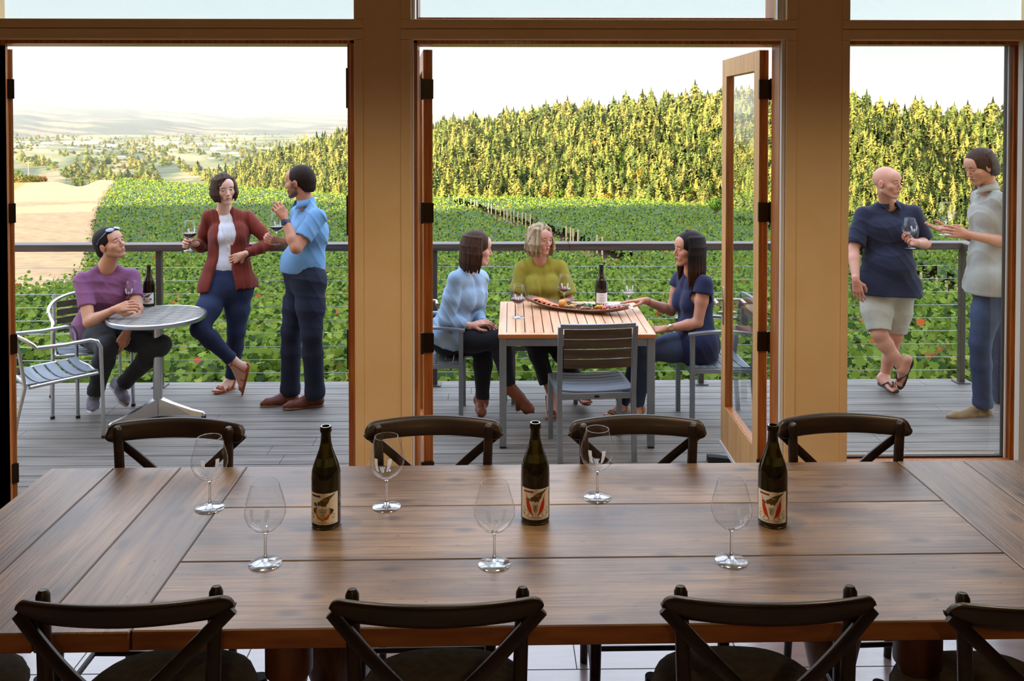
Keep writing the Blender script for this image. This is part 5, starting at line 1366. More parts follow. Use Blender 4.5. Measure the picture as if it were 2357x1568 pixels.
mat('hair', (1, 1, 1, 1), .62, (.55, .52, .5, 1), 14, stretch=(9, 9, 1), vcol=True, spec=.18, bump=.0016, bscale=26, lo=.3, hi=.62)
mat('cloth', (1, 1, 1, 1), .9, (.80, .80, .82, 1), 7, vcol=True, bump=.0012, bscale=26, sheen=.1)
mat('denim', (1, 1, 1, 1), .85, (.72, .74, .78, 1), 9, vcol=True, bump=.001, bscale=40)
mat('leather', (1, 1, 1, 1), .45, (.75, .72, .7, 1), 12, vcol=True, spec=.4)
def skinbase(tone): return np.array(srgb(*tone)[:3])
def head_local(style):
    """head, face toward +y, origin between the ears; returns Field"""
    f = Field(); fem = style.get('fem', False); g = style.get('jaw', .86 if fem else 1.0)
    f.ell((0, -.014, .032), (.0765, .096, .088), k=.0).ell((0, .022, -.02), (.064, .066, .080), k=.03)
    for s in (-1, 1):
        f.cone((s*.050*g, .004, -.058), (s*.018*g, .062, -.096), .020, .016, .022)
        f.ell((s*.043, .056, -.022), (.022, .022, .020), k=.02)
    f.ell((0, .070, -.098), (.020*g, .017, .015), k=.016)
    f.cone((-.036, .071, .026), (.036, .071, .026), .013, .013, .018)
    f.ell((0, .062, .052), (.052, .030, .036), k=.03)
    f.ell((0, .074, -.062), (.030, .018, .022), k=.016)
    for s in (-1, 1): f.carve((s*.0315, .098, .006), (.019, .017, .0125), k=.012)
    ny = .0 if not fem else -.002
    f.cone((0, .084, .014), (0, .106+ny, -.026), .0075, .0095, .010)
    f.ell((0, .105+ny, -.030), (.0095, .011, .0085), k=.006)
    for s in (-1, 1): f.ell((s*.0105, .094, -.034), (.0065, .0085, .0065), k=.005)
    for s in (-1, 1): f.carve((s*.0055, .102, -.0405), (.0028, .0045, .0030), k=.002)
    for s in (-1, 1): f.ell((s*.0315, .0755, .004), (.0128, .0125, .0122), k=.003)
    for s in (-1, 1): f.cone((s*.018, .0885, .0125), (s*.045, .079, .0105), .0035, .003, .004)          # upper lid fold
    lw = .021 if not fem else .019
    for s in (-1, 1): f.cone((s*lw, .0835, -.0605), (0, .0925, -.0575), .0030, .0048 if not fem else .0055, .003)
    for s in (-1, 1): f.cone((s*lw, .0835, -.0620), (0, .0905, -.0685), .0030, .0055 if not fem else .0065, .003)
    f.carve_cone((-.020, .0935, -.0622), (.020, .0935, -.0622), .0014, .0014, .0015)
    for s in (-1, 1):
        f.ell((s*.0785, -.004, -.008), (.0085, .019, .031), k=.004); f.carve((s*.088, .000, -.006), (.006, .011, .018), k=.004)
    return f
def xform_field(f, M, o):
    """M: 3x3 whose columns are the local axes in world; o origin"""
    g = Field(); o = np.asarray(o, float)
    for q in f.p:
        if q[0] in ('c', 'xc'): g.p.append((q[0], M@q[1]+o, M@q[2]+o)+q[3:])
        elif q[0] in ('e', 'x'): g.p.append((q[0], M@q[1]+o, q[2], M@q[3], q[4]))
        elif q[0] == 'h': g.p.append(('h', M@q[1]+o, M@q[2])+q[3:])
    return g
def face_colors(L, style):
    tone = skinbase(style['skin']); n = len(L); C = np.tile(tone, (n, 1)); x, y, z = L.T; ax = np.abs(x)
    def blend(m, c, a=1.0): m = np.clip(m, 0, 1)[:, None]*a; return C*(1-m)+np.asarray(c)*m
    red = tone*np.array([1.08, .80, .76])
    C = blend(np.exp(-(((ax-.042)/.018)**2+((z+.028)/.018)**2))*(y > .03), red, .55)
    C = blend(np.exp(-((x/.014)**2+((z+.032)/.012)**2))*(y > .09), red, .4)
    C = blend((ax > .074)*(np.abs(z+.008) < .035)*(np.abs(y) < .03)*1.0, red, .5)
    lipc = np.array(srgb(*style.get('lips', (150, 84, 76)))[:3]); lw = .0215
    ml = (y > .078)*(np.clip((lw-ax)/.003, 0, 1))*np.clip((.0075*(1-(ax/lw)**2*.8)-np.abs(z+.0625)+.001)/.002, 0, 1)
    C = blend(ml, lipc, .85)
    if style.get('smile'):
        C = blend((y > .085)*(ax < .012)*(np.abs(z+.0622) < .0014)*1.0, (.70, .66, .62), .8)
    else: C = blend((y > .08)*(ax < .019)*(np.abs(z+.0622) < .0013)*1.0, lipc*.35, .8)
    if style.get('beard'):
        b = style['beard']; bc = np.array(srgb(*style['beard_col'])[:3])
        m = (y > -.012)*np.clip((-.046+.16*np.clip(.03-y, -.03, .05)-z)/.008, 0, 1)*np.clip((y+.02)/.01, 0, 1)
        m = np.maximum(m, (y > .06)*(np.abs(z+.049) < .007)*(ax < .028)*1.0)
        m = np.maximum(m, np.clip((.03-np.abs(y-.012))/.012, 0, 1)*(ax > .05)*(z < -.0)*(z > -.07))
        m = m*(1-np.clip(ml*3, 0, 1)); C = blend(m*(z > -.13), bc, b)
    # brows
    bx = np.clip((.017-np.abs(ax-.0325))/.003, 0, 1); bz = .0255-.0045*((ax-.026)/.018)**2
    C = blend(bx*np.clip((.0042-np.abs(z-bz))/.0016, 0, 1)*(y > .05), np.array(srgb(*style['brow'])[:3]), .85)
    # eyes
    ex, ez = (ax-.0315)/.0125, (z-.003)/(.0047 if not style.get('down') else .0020)
    em = np.clip((1-(ex**2+ez**2))/.25, 0, 1)*(y > .06)
    gx = style.get('gaze', 0.0)
    C = blend(em, (.62, .60, .58)); ir = np.clip((.0054-np.hypot(x-np.sign(x)*.0315-gx*.004, z-.003))/.0012, 0, 1)*em
    C = blend(ir, np.array(srgb(52, 40, 34)[:3]))
    lash = np.clip((.0014-np.abs(z-(.003+(.0047 if not style.get('down') else .001)*np.sqrt(np.clip(1-ex**2, 0, 1)))))/.0008, 0, 1)*(np.abs(ex) < 1.1)*(y > .06)
    C = blend(lash, (.02, .015, .012), .85)
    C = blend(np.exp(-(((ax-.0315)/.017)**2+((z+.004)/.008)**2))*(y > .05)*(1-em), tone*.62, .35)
    return C
def basis(fwd, up):
    f = nrm(fwd); u = np.asarray(up, float); r = nrm(np.cross(f, u)); u = np.cross(r, f)
    return np.stack([r, f, u], 1)         # columns: right(+x), forward(+y), up(+z)
def hand_field(F_, wr, d, n_, side, curl, spread=1.0, thumb=.5, sc=1.0):
    """wr wrist, d toward knuckles, n_ palm normal (fingers curl toward it), side +1/-1: which lateral side carries the thumb"""
    d = nrm(d); n_ = np.asarray(n_, float); n_ = nrm(n_-(n_@d)*d); t = np.cross(d, n_)*side
    wr = np.asarray(wr, float)
    kn = []
    F_.cone(wr-d*.02, wr+d*.025+n_*.002, .0235*sc, .024*sc, .01)
    for i, off in enumerate((.030, .010, -.010, -.029)):
        base = wr+d*(.088-.004*abs(i-1.2))*sc+t*off*sc; kn.append(base)
        F_.cone(wr+d*.018+t*off*.55*sc, base-d*.004, .0145*sc, .0112*sc, .012)
    F_.cone(wr+d*.03+n_*.008+t*.014*sc, wr+d*.065+n_*.007+t*.016*sc, .014*sc, .012*sc, .012)
    ln = (.044, .050, .046, .035)
    cl = curl if isinstance(curl, (list, tuple)) else [curl]*4
    tips = []
    for i, b in enumerate(kn):
        a = cl[i]*.55; p = b; r = (.0094, .0096, .0090, .0080)[i]*sc; sp = (1.5-i)*.055*spread
        for j, L in enumerate((1.0, .62, .50)):
            dd = nrm(d*math.cos(a)+n_*math.sin(a)+t*sp*math.cos(a)); q = p+dd*ln[i]*L*sc
            F_.cone(p, q, r*(1-.06*j), r*(.93-.07*j), .0035); p = q; a += cl[i]*(1.0, .75)[min(j, 1)]
        tips.append(p)
    tb = wr+d*.022*sc+t*.022*sc+n_*.006; d1 = nrm(d*.62+t*.72+n_*(.25+.4*thumb)); d2 = nrm(d*.80+t*(.45-.6*thumb)+n_*(.2+.5*thumb)); d3 = nrm(d*.85+t*(.25-.8*thumb)+n_*(.2+.5*thumb))
    q1 = tb+d1*.038*sc; q2 = q1+d2*.032*sc; q3 = q2+d3*.026*sc
    F_.cone(wr+d*.012+t*.012, tb, .015*sc, .0145*sc, .01); F_.chain([tb, q1, q2, q3], [.0145*sc, .0112*sc, .0102*sc, .0085*sc], .005)
    return kn, tips
def person(spec):
    J = {k: np.array(P(*v)) for k, v in spec['j'].items()}
    # sides: 'a' and 'b' are the person's two sides as they appear left and right in the photo
    sha, shb, hia, hib = J['sha'], J['shb'], J['hia'], J['hib']
    neck = J['neck']; pel = (hia+hib)/2; up = nrm(neck-pel)
    lat = nrm((shb-sha)-((shb-sha)@up)*up); fr = np.cross(lat, up)
    if fr@np.asarray(spec['front'], float) < 0: fr = -fr
    lat2 = nrm((hib-hia)); sc = spec.get('scale', 1.0); fem = spec.get('fem', False); st = spec['style']; st['fem'] = fem
    bulk = spec.get('bulk', 1.0); belly = spec.get('belly', 0.0); flr = pel[2]
    root = thing('person', spec['label'], 'person', (float(pel[0]), float(pel[1]), DECK), spec.get('group'))
    ro = V3(*root.location)
    tone = skinbase(st['skin'])
    def emit(name, vs, fs, mt, cols, par=root):
        o = np_mesh(name, vs-ro, fs, mt, True, cols); o.parent = par; return o
    shw = np.linalg.norm(shb-sha)/2; cc = (sha+shb)/2
    def torso(F_, e=0.0, hips=True, shoulders=True):
        g = bulk; w1 = max(.05, shw-.10)*1.0
        ch = cc-up*.13; wa = pel+(ch-pel)*.42
        hw = .072 if not fem else .078
        F_.cone(pel-lat2*hw+fr*.0, pel+lat2*hw, (.108 if not fem else .104)*g+e, None, .03)
        F_.cone(wa-lat*(.052*g)+fr*(.012+belly*.5), wa+lat*(.052*g)+fr*(.012+belly*.5), (.098 if not fem else .080)*g+e+belly*.4, None, .035)
        F_.cone(ch-lat*w1+fr*.006, ch+lat*w1+fr*.006, (.106 if not fem else .088)*g+e, None, .035)
        F_.cone(pel-lat2*hw*.8, ch-lat*w1*.8, .090*g+e, .092*g+e, .03); F_.cone(pel+lat2*hw*.8, ch+lat*w1*.8, .090*g+e, .092*g+e, .03)
        if belly: F_.ell(wa+fr*(.07+belly*.6)-up*.04, V3(.13*g, .10, .13)+e, basis(fr, up), .06)
        if fem:
            for s in (-1, 1): F_.cone(ch+lat*s*.066+fr*.060+up*.01, ch+lat*s*.060+fr*.082-up*.028, .046+e, .044+e, .035)
        if shoulders:
            for s_, sh in ((-1, sha), (1, shb)):
                F_.cone(cc-up*.035+lat*s_*w1*.7, sh-up*.012, .066*g+e, (.050 if not fem else .041)*g+e, .02)
                F_.cone(neck-fr*.015+up*.005, sh-up*.004-lat*s_*.02, .036+e*.6, (.034 if not fem else .028)*g+e*.6, .03)
        return ch, wa
    ar = (1.0 if not fem else .80)*spec.get('arm', 1.0); lr = (1.0 if not fem else .93)*spec.get('leg', 1.0)
    B = Field(); ch, wa = torso(B, -.013)
    Hc = J['head']; HM = basis(spec['face'], spec.get('head_up', (0, 0, 1)))
    hs = spec.get('head_scale', 1.0)
    B.cone(neck-up*.02, Hc+HM@V3(0, -.022, -.062), (.060 if not fem else .050), (.054 if not fem else .046), .03)
    for s in ('a', 'b'):
        sh, el, wr = J['sh'+s], J['el'+s], J['wr'+s]
        B.chain([sh, sh+(el-sh)*.45, el], [.052*ar, .047*ar, .038*ar], .02); B.chain([el, el+(wr-el)*.3, wr], [.038*ar, .040*ar, .0245*max(.9, ar)], .015)
        hi, kn, an = J['hi'+s], J['kn'+s], J['an'+s]
        lk = .88 if (spec.get('trousers') or {}).get('len', -1) > 0 else 1.0; lf = lr; lr_ = lr*lk
        B.chain([hi, hi+(kn-hi)*.5, kn], [.092*lr_, .078*lr_, .056*lr_], .03)
        sd = nrm(an-kn); back = nrm(np.cross(lat2, sd)); back = -back if back@fr > 0 else back
        B.chain([kn, kn+(an-kn)*.3+back*.014, kn+(an-kn)*.62+back*.006, an], [.053*lr_, .056*lr_, .043*lr_, .034*lr], .02)
    bv, bf = B.mesh(.0085)
    parts = [(bv, bf, np.tile(tone, (len(bv), 1)))]
    Hf = head_local(st); Hg = xform_field(Hf, HM, Hc)
    if hs != 1.0:
        Hg = Field()
        for q in Hf.p:
            if q[0] in ('c', 'xc'): Hg.p.append((q[0], HM@(q[1]*hs)+Hc, HM@(q[2]*hs)+Hc, q[3]*hs, q[4]*hs, q[5]))
            else: Hg.p.append((q[0], HM@(q[1]*hs)+Hc, q[2]*hs, HM@q[3], q[4]))
    Hg.cone(Hc+HM@V3(0, -.022, -.050), Hc+HM@V3(0, -.022, -.062)+(neck-Hc-HM@V3(0, -.022, -.062))*.5, .052 if not fem else .045, .052 if not fem else .046, .02)
    hv, hf = Hg.mesh(.0032)
    parts.append((hv, hf, face_colors(((hv-Hc)@HM)/hs, st)))
    for s in ('a', 'b'):
        hd = spec.get('hand'+s)
        if not hd: continue
        HF = Field(); el, wr = J['el'+s], J['wr'+s]
        d = nrm(hd['d']) if 'd' in hd else nrm(wr-el)
        HF.cone(wr-(nrm(wr-el))*.05, wr, .0275*max(.9, ar), .0245*max(.88, ar), .01)
        hand_field(HF, wr, d, hd['n'], hd.get('side', 1), hd.get('curl', .5), hd.get('spread', 1), hd.get('thumb', .5), 1.0 if not fem else .9)
        v_, f_ = HF.mesh(.0028); parts.append((v_, f_, np.tile(tone*np.array([1.0, .93, .9]), (len(v_), 1))))
    if spec.get('barefeet'):
        for s in ('a', 'b'):
            ft = spec['feet'][s]; an = J['an'+s]; toe = np.array(P(*ft[0])) if len(ft[0]) == 3 else V3(*ft[0]); heel = np.array(P(*ft[1]))
            sole = nrm(ft[2]); FF = Field(); dd = toe-heel; L = np.linalg.norm(dd); dd = dd/L; ls = nrm(np.cross(dd, sole))
            FF.chain([an, heel+sole*.045+dd*.03], [.036*lr, .036], .02); FF.cone(heel+sole*.030+dd*.02, heel+sole*.028+dd*.06, .030, .030, .02)
            FF.cone(an, heel+dd*L*.62+sole*.026, .032, .024, .03); FF.cone(heel+dd*L*.3+sole*.024, heel+dd*L*.68+sole*.018+ls*.016, .026, .020, .02); FF.cone(heel+dd*L*.3+sole*.024, heel+dd*L*.68+sole*.018-ls*.020, .024, .018, .02)
            for i in range(5):
                o = ls*(.034-.0165*i)*(.95); FF.cone(heel+dd*L*.70+sole*.014+o*.9, heel+dd*L*(.97-.028*i)+sole*.010+o, .0125-.0012*i, .0098-.0009*i, .004)
            v_, f_ = FF.mesh(.0035); parts.append((v_, f_, np.tile(tone, (len(v_), 1))))
    allv = np.vstack([p[0] for p in parts]); allc = np.vstack([p[2] for p in parts]); fs = []; base = 0
    for p in parts: fs.append(p[1]+base); base += len(p[0])
    emit('body', allv, np.vstack(fs), 'skin', allc)
    # ---- trousers
    tr = spec.get('trousers')
    if tr:
        T = Field(); e = .012; hw = .076
        T.cone(pel-lat2*hw, pel+lat2*hw, .109*bulk+e*.6, None, .03); wtop = pel+up*tr.get('rise', .10)
        T.cone(pel-lat2*hw*.7, wtop-lat2*.055*bulk+fr*(.008+belly*.4), .105*bulk+e*.4, (.100 if not fem else .088)*bulk+e*.4, .05); T.cone(pel+lat2*hw*.7, wtop+lat2*.055*bulk+fr*(.008+belly*.4), .105*bulk+e*.4, (.100 if not fem else .088)*bulk+e*.4, .05)
        if belly: T.ell(wa+fr*(.07+belly*.6)-up*.04, V3(.13*bulk, .10, .13)+.004, basis(fr, up), .04)
        for s in ('a', 'b'):
            hi, kn, an = J['hi'+s], J['kn'+s], J['an'+s]; w_ = tr.get('w', 1.0); end = tr.get('len', 1.0)
            T.chain([hi, hi+(kn-hi)*.5, kn], [.096*lr*w_+e, .083*lr*w_+e, .060*lr*w_+e], .035)
            if end > 0:
                q = kn+(an-kn)*end; T.chain([kn, kn+(an-kn)*.35*end, q, q+nrm(q-kn)*.05], [.058*lr*w_+e, .057*lr*w_+e, tr.get('cuff', .046)+e*.5, tr.get('cuff', .046)+e*.5], .025)
                T.clip(q, nrm(an-kn)) if False else None
        caps = []
        for s in ('a', 'b'):
            hi, kn, an = J['hi'+s], J['kn'+s], J['an'+s]; end = tr.get('len', 1.0)
            if end > 0: q = kn+(an-kn)*end; dd = nrm(an-kn); caps.append((q, dd))
            else: q = hi+(kn-hi)*(1+end)+nrm(kn-hi)*.0; dd = nrm(kn-hi); caps.append((q, dd))
        for q, dd in caps: T.carve_cone(q+dd*.075, q+dd*.20, .075 if tr.get('len', 1) > 0 else .135, .10 if tr.get('len', 1) > 0 else .14, .002) if tr.get('len', 1) > 0 else T.carve(q+dd*.13, (.16, .16, .13), basis(np.cross(dd, fr), dd) if False else np.stack([nrm(np.cross(dd, fr)), nrm(np.cross(dd, np.cross(dd, fr))), dd], 1), .003)
        T.carve_cone(wtop+up*(.012+.15), wtop+up*.34, .15, .15, .004)
        kd = J['kna']-J['hia']
        tv, tf = T.mesh(.0075, folds(tr.get('fold', .0035)*.75, 70, V3(.45, .3, 1), V3(1, .2, 0), tr.get('seed', 1.0)))
        c = np.array(srgb(*tr['col'])[:3]); C = np.tile(c, (len(tv), 1))
        if tr.get('fade'):
            fcol = np.array(srgb(*tr['fade'])[:3])
            for s in ('a', 'b'):
                kn, hi = J['kn'+s], J['hi'+s]; m_ = (hi+kn)/2+fr*.08; w__ = np.exp(-(((tv-m_)**2).sum(1)/.02))[:, None]*.6; C = C*(1-w__)+fcol*w__
        emit(tr.get('name', 'trousers'), tv, tf, tr.get('mat', 'denim'), C)
        if tr.get('belt'):
            Bt = Field(); q = wtop-up*.012
            Bt.cone(q-lat2*.055*bulk+fr*(.008+belly*.4), q+lat2*.055*bulk+fr*(.008+belly*.4), .1045*bulk+e*.4, None, .02); Bt.clip(q+up*.017, up, .002); Bt.clip(q-up*.017, -up, .002)
            v_, f_ = Bt.mesh(.006); emit('belt', v_, f_, 'leather', np.tile(np.array(srgb(*tr['belt'])[:3]), (len(v_), 1)))
    # ---- tops
    for tp in spec.get('tops', []):
        T = Field(); e = tp.get('e', .010); torso(T, e)
        hem = tp.get('hem', .0); hq = pel+up*hem
        if hem < .02: T.cone(pel-lat2*.06+up*.12+fr*(.005+belly*.5), hq-lat2*.07+fr*(.005+belly*.4), .105*bulk+e, (.118 if not fem else .110)*bulk+e+tp.get('flare', 0), .04); T.cone(pel+lat2*.06+up*.12+fr*(.005+belly*.5), hq+lat2*.07+fr*(.005+belly*.4), .105*bulk+e, (.118 if not fem else .110)*bulk+e+tp.get('flare', 0), .04)
        if hem < .02:
            for s in ('a', 'b'): T.ell(J['hi'+s]+up*.01, V3(1, 1, 1)*(.118*lr*(1 if not fem else .98)*(spec.get('trousers') or {}).get('w', 1.0)+e+.020), k=.03)
        for s in ('a', 'b'):
            sh, el, wr = J['sh'+s], J['el'+s], J['wr'+s]; sl = tp.get('sleeve', .5)
            lo_ = tp.get('loose', 1.0)
            if sl <= 0: continue
            if sl <= 1:
                q = sh+(el-sh)*sl; T.chain([sh, q], [.052*ar+e*.8, (.047*ar+e)*lo_], .014)
            else:
                q = el+(wr-el)*(sl-1); T.chain([sh, sh+(el-sh)*.5, el], [.050*ar+e*.8, .046*ar*lo_+e*.8, .040*ar*lo_+e*.8], .014); T.chain([el, el+(q-el)*.5, q], [.040*ar*lo_+e*.8, .038*ar*lo_+e*.8, .031*ar+e*.8], .012)
        for s in ('a', 'b'):        # cut the sleeves off square so that the arm comes out of an opening
            sh, el, wr = J['sh'+s], J['el'+s], J['wr'+s]; sl = tp.get('sleeve', .5)
            if sl <= 0: T.carve_cone(sh+nrm(sh-cc)*.045-up*.075, sh+nrm(sh-cc)*.06+up*.0, .045, .03, .004); continue
            q, dd = (sh+(el-sh)*sl, nrm(el-sh)) if sl <= 1 else (el+(wr-el)*(sl-1), nrm(wr-el))
            M_ = np.stack([nrm(np.cross(dd, up+V3(.01, .02, 0))), nrm(np.cross(dd, np.cross(dd, up+V3(.01, .02, 0)))), dd], 1); T.carve(q+dd*.052, (.085*max(ar, .8), .085*max(ar, .8), .05), M_, .002)
        T.clip(hq, -up+fr*tp.get('hemtilt', 0), .004)
        nk = .050 if tp.get('collar') else tp.get('neck', .055)
        lf_ = .058 if tp.get('collar') else .035; T.carve_cone(neck+up*lf_+fr*.01, neck+up*.14+fr*.02, nk, nk+.03, .004)
        vd = tp.get('v', 0)
        if vd:
            top = neck+up*.03+fr*.05; bot = ch+up*(.13-vd)+fr*(.125 if not fem else .150)
            if vd > .12: mid_ = ch+up*(.13-vd*.45)+fr*.145; T.carve_cone(top, mid_, .052, .040, .004); T.carve_cone(mid_, bot, .040, .018, .004)
            T.carve_cone(top, bot, tp.get('vw', .045), .006, .004); T.carve_cone(top+fr*.05, bot+fr*.03, tp.get('vw', .045), .012, .004)
        if tp.get('open'):                       # cardigan: the whole front stands open
            lw = tp['open']; off = lat*tp.get('open_shift', 0)
            for a_, b_, w0, w1 in ((neck+up*.02+fr*.05, ch+fr*.14, .045, lw), (ch+fr*.14+off*.5, wa+fr*.15+off, lw, lw*1.1), (wa+fr*.15+off, pel-up*.10+fr*.16+off*1.4, lw*1.1, lw*1.9)):
                T.carve_cone(a_, b_, w0, w1, .006)
        tv, tf = T.mesh(.007, folds(tp.get('fold', .0035)*1.05, tp.get('ff', 34)*2.7, tp.get('fd', (.3, .3, 1)), (1, .3, .2), tp.get('seed', .5)))
        emit(tp['name'], tv, tf, tp.get('mat', 'cloth'), np.tile(np.array(srgb(*tp['col'])[:3]), (len(tv), 1)))
        if tp.get('collar'):
            m = MB(); rows = []; nb = neck+fr*.006; ax_n = nrm(up*.7+nrm(Hc+HM@V3(0, -.022, -.06)-neck)*.3)
            for i in range(29):
                t = i/28; a = .34+(2*PI-.68)*t; back = (1-math.cos(a))/2; pt = max(0, 1-min(t, 1-t)/.14)
                dv = fr*math.cos(a)+lat*math.sin(a); sd_ = lat*(1 if a < PI else -1)
                rows.append([Vector(nb+dv*.066-ax_n*.030), Vector(nb+dv*.0615+ax_n*(-.010+.016*back)), Vector(nb+dv*.062+ax_n*(.000+.030*back)), Vector(nb+dv*.068+ax_n*(.001+.028*back)), Vector(nb+dv*.078+ax_n*(-.018+.016*back-.006*pt)+sd_*.004*pt), Vector(nb+dv*(.088+.004*pt)+ax_n*(-.040+.018*back-.018*pt)+sd_*.012*pt+fr*.006*pt)])
            m.grid(rows); co = m.build('collar', 'collar_'+spec['label'][:14], root, smooth=True) if ('collar_'+spec['label'][:14]) in MATS else m.build('collar', mat('collar_'+spec['label'][:14], tuple(srgb(*tp['col'])), .9).name, root, smooth=True)
            sl_ = co.modifiers.new('solid', 'SOLIDIFY'); sl_.thickness = .003; sl_.offset = 0
        if tp.get('placket'):
            pf = ch+fr*.125
    # ---- hair
    hr = spec.get('hair')
    if hr:
        H = Field(); col = np.array(srgb(*hr['col'])[:3]); kind = hr['kind']; th_ = hr.get('t', .008)
        rg = np.random.default_rng(hr.get('seed', 1))
        if kind == 'short':
            H.ell((0, -.018, .036), V3(.0765+th_, .096+th_, .089+th_)); H.cone((0, -.07, -.03), (0, -.075, .0), .052+th_*.4, .05, .03)
            H.carve((0, .10, -.035), (.085, .085, .108), k=.006)       # face
            for s in (-1, 1): H.carve((s*.09, .012, -.042), (.03, .038, .042), k=.006)
            H.carve((0, -.04, -.13), (.12, .12, .065), k=.006)
            if hr.get('front'): H.cone((-.03, .062, .090), (.03, .062, .090), .018, .018, .02)
            res = .004
        else:
            L_ = hr['len']; side = hr.get('part', .2)
            H.ell((0, -.016, .036), V3(.081+th_, .099+th_, .090+th_)); H.ell((0, -.045, -.02), V3(.078+th_, .068+th_, .075), k=.03)
            n = hr.get('n', 46)
            for i in range(n):
                AR = hr.get('range', 2.35); a = -AR+2*AR*i/(n-1) ; a += rg.normal(0, .04)       # 0 = back of the head, +-2.35 toward the temples
                bx, by_ = math.sin(a), -math.cos(a)
                r0 = .083+th_
                rootp = V3(side*.05, .01+.0*by_, .122)
                m1 = V3(bx*r0*.80, by_*r0*.98-.012, .082); m2 = V3(bx*(r0+.002), by_*(r0+.010)-.014, .02)
                drop = L_*(1+rg.normal(0, .05)); fwdt = max(0, abs(a)-1.25)
                if abs(a) > 1.9 and hr.get('tuck'): drop *= .55
                e1 = V3(bx*(r0+.002+hr.get('vol', .004)), by_*(r0+.008)-.010+fwdt*.012, -.03)
                e2 = V3(bx*(r0-.010+hr.get('flick', 0)), by_*(r0+.000)-.010+fwdt*.016, .0-drop)
                wv = hr.get('wave', 0)
                mid = (e1+e2)/2+V3(bx, by_, 0)*wv*math.sin(i*2.1)*.5+V3(0, 0, 0)
                r_ = hr.get('r', .012)
                H.chain([rootp, m1, m2, e1, mid, e2], [r_*.9, r_, r_*1.05, r_*1.05, r_, r_*.45], .004)
            H.carve((hr.get('fx', 0), .135, -.04), hr.get('face', V3(.062, .085, .100)), k=.006)
            if hr.get('fringe'):
                for i in range(9):
                    t = i/8; s_ = hr['fringe']
                    H.chain([V3(side*.05, .03, .122), V3(s_*(.01+.040*t), .080-.02*t, .098-.01*t), V3(s_*(.045+.026*t), .078-.035*t, .050-.01*t), V3(s_*(.072+.008*t), .050-.03*t, .0-.02*t)], [.010, .0095, .0085, .005], .004)
            res = .0042
        HW = Field()
        for q in H.p:
            if q[0] in ('c', 'xc'): HW.p.append((q[0], HM@(q[1]*hs)+Hc, HM@(q[2]*hs)+Hc, q[3]*hs, q[4]*hs, q[5]))
            else: HW.p.append((q[0], HM@(q[1]*hs)+Hc, q[2]*hs, HM@q[3], q[4]))
        v_, f_ = HW.mesh(res, folds(.0012, 160, HM@V3(1, 0, 0)+.01, HM@V3(0, 0, 1), 2.0) if kind != 'short' else None)
        Lc = (v_-Hc)@HM; C = np.tile(col, (len(v_), 1))*(1+.0*Lc[:, :1])
        if 'col2' in hr:
            c2 = np.array(srgb(*hr['col2'])[:3]); m_ = (.5+.5*np.sin(Lc[:, 0]*140+3*np.sin(Lc[:, 1]*60)))[:, None]; C = C*(1-m_)+c2*m_
        if 'tip' in hr: c2 = np.array(srgb(*hr['tip'])[:3]); m_ = np.clip((-.06-Lc[:, 2])/.10, 0, 1)[:, None]; C = C*(1-m_)+c2*m_
        emit('hair', v_, f_, 'hair', C)
    # ---- shoes
    sh_ = spec.get('shoes')
    if sh_:
        for s in ('a', 'b'):
            if s not in spec['feet']: continue
            ft = spec['feet'][s]; toe = np.array(P(*ft[0])); heel = np.array(P(*ft[1])); sole = nrm(ft[2]); an = J['an'+s]
            dd = toe-heel; L = np.linalg.norm(dd); dd = dd/L; sole = nrm(sole-(sole@dd)*dd); ls = np.cross(dd, sole); k = sh_['kind']
            W_ = .042 if not fem else .035
            if k in ('shoe', 'sneaker', 'boot'):
                U_ = Field(); hl = sh_.get('heel', .0)
                U_.cone(heel+sole*(.045+hl)+dd*.035, an+nrm(an-J['kn'+s])*-.02, .036, .036 if k != 'boot' else .040, .02)
                U_.cone(heel+sole*(.034+hl)+dd*.035, heel+dd*L*.55+sole*(.034+hl*.4), .034, .030, .02)
                U_.cone(an+sole*-.005, heel+dd*L*.60+sole*.036, .032, .026, .025)
                U_.cone(heel+dd*L*.50+sole*.030+ls*.008, heel+dd*L*.78+sole*.026+ls*.006, .034*W_/.042, .030*W_/.042, .02); U_.cone(heel+dd*L*.50+sole*.030-ls*.010, heel+dd*L*.78+sole*.026-ls*.006, .032*W_/.042, .029*W_/.042, .02)
                U_.cone(heel+dd*L*.78+sole*.024, heel+dd*(L-.018)+sole*.020, .032*W_/.042, .018 if not sh_.get('point') else .010, .02)
                U_.clip(heel+sole*(.012), -sole, .003) if hl < .02 else None
                if k == 'boot' and sh_.get('high'): U_.cone(an, an+(J['kn'+s]-an)*sh_['high'], .042, .044, .02)
                v_, f_ = U_.mesh(.005); up_o = emit('shoe' if k != 'boot' else 'ankle_boot', v_, f_, 'leather' if k != 'sneaker' else 'cloth', np.tile(np.array(srgb(*sh_['col'])[:3]), (len(v_), 1)))
                S_ = Field(); S_.ell(heel+dd*.042, (.036, .044, .030), np.stack([ls, dd, sole], 1), k=0)
                S_.cone(heel+dd*.04, heel+dd*L*.5, .034, .031, .02); S_.ell(heel+dd*L*.70, (W_+.001, L*.30, .030), np.stack([ls, dd, sole], 1), k=.02)
                S_.clip(heel+sole*.017, sole, .002); S_.clip(heel+sole*.0, -sole, .002)
                if sh_.get('point'): S_.cone(heel+dd*L*.7, heel+dd*L, .03, .008, .02)
                if hl >= .02: S_ = Field(); S_.chain([heel+dd*L*.95+sole*.006, heel+dd*L*.6+sole*.006, heel+dd*L*.35+sole*(.010+hl*.5), heel+dd*.03+sole*(hl+.004)], [.008, .022, .020, .022], .01); S_.cone(heel+dd*.03+sole*hl, heel+dd*.030+sole*.012, .022, .018, .01)
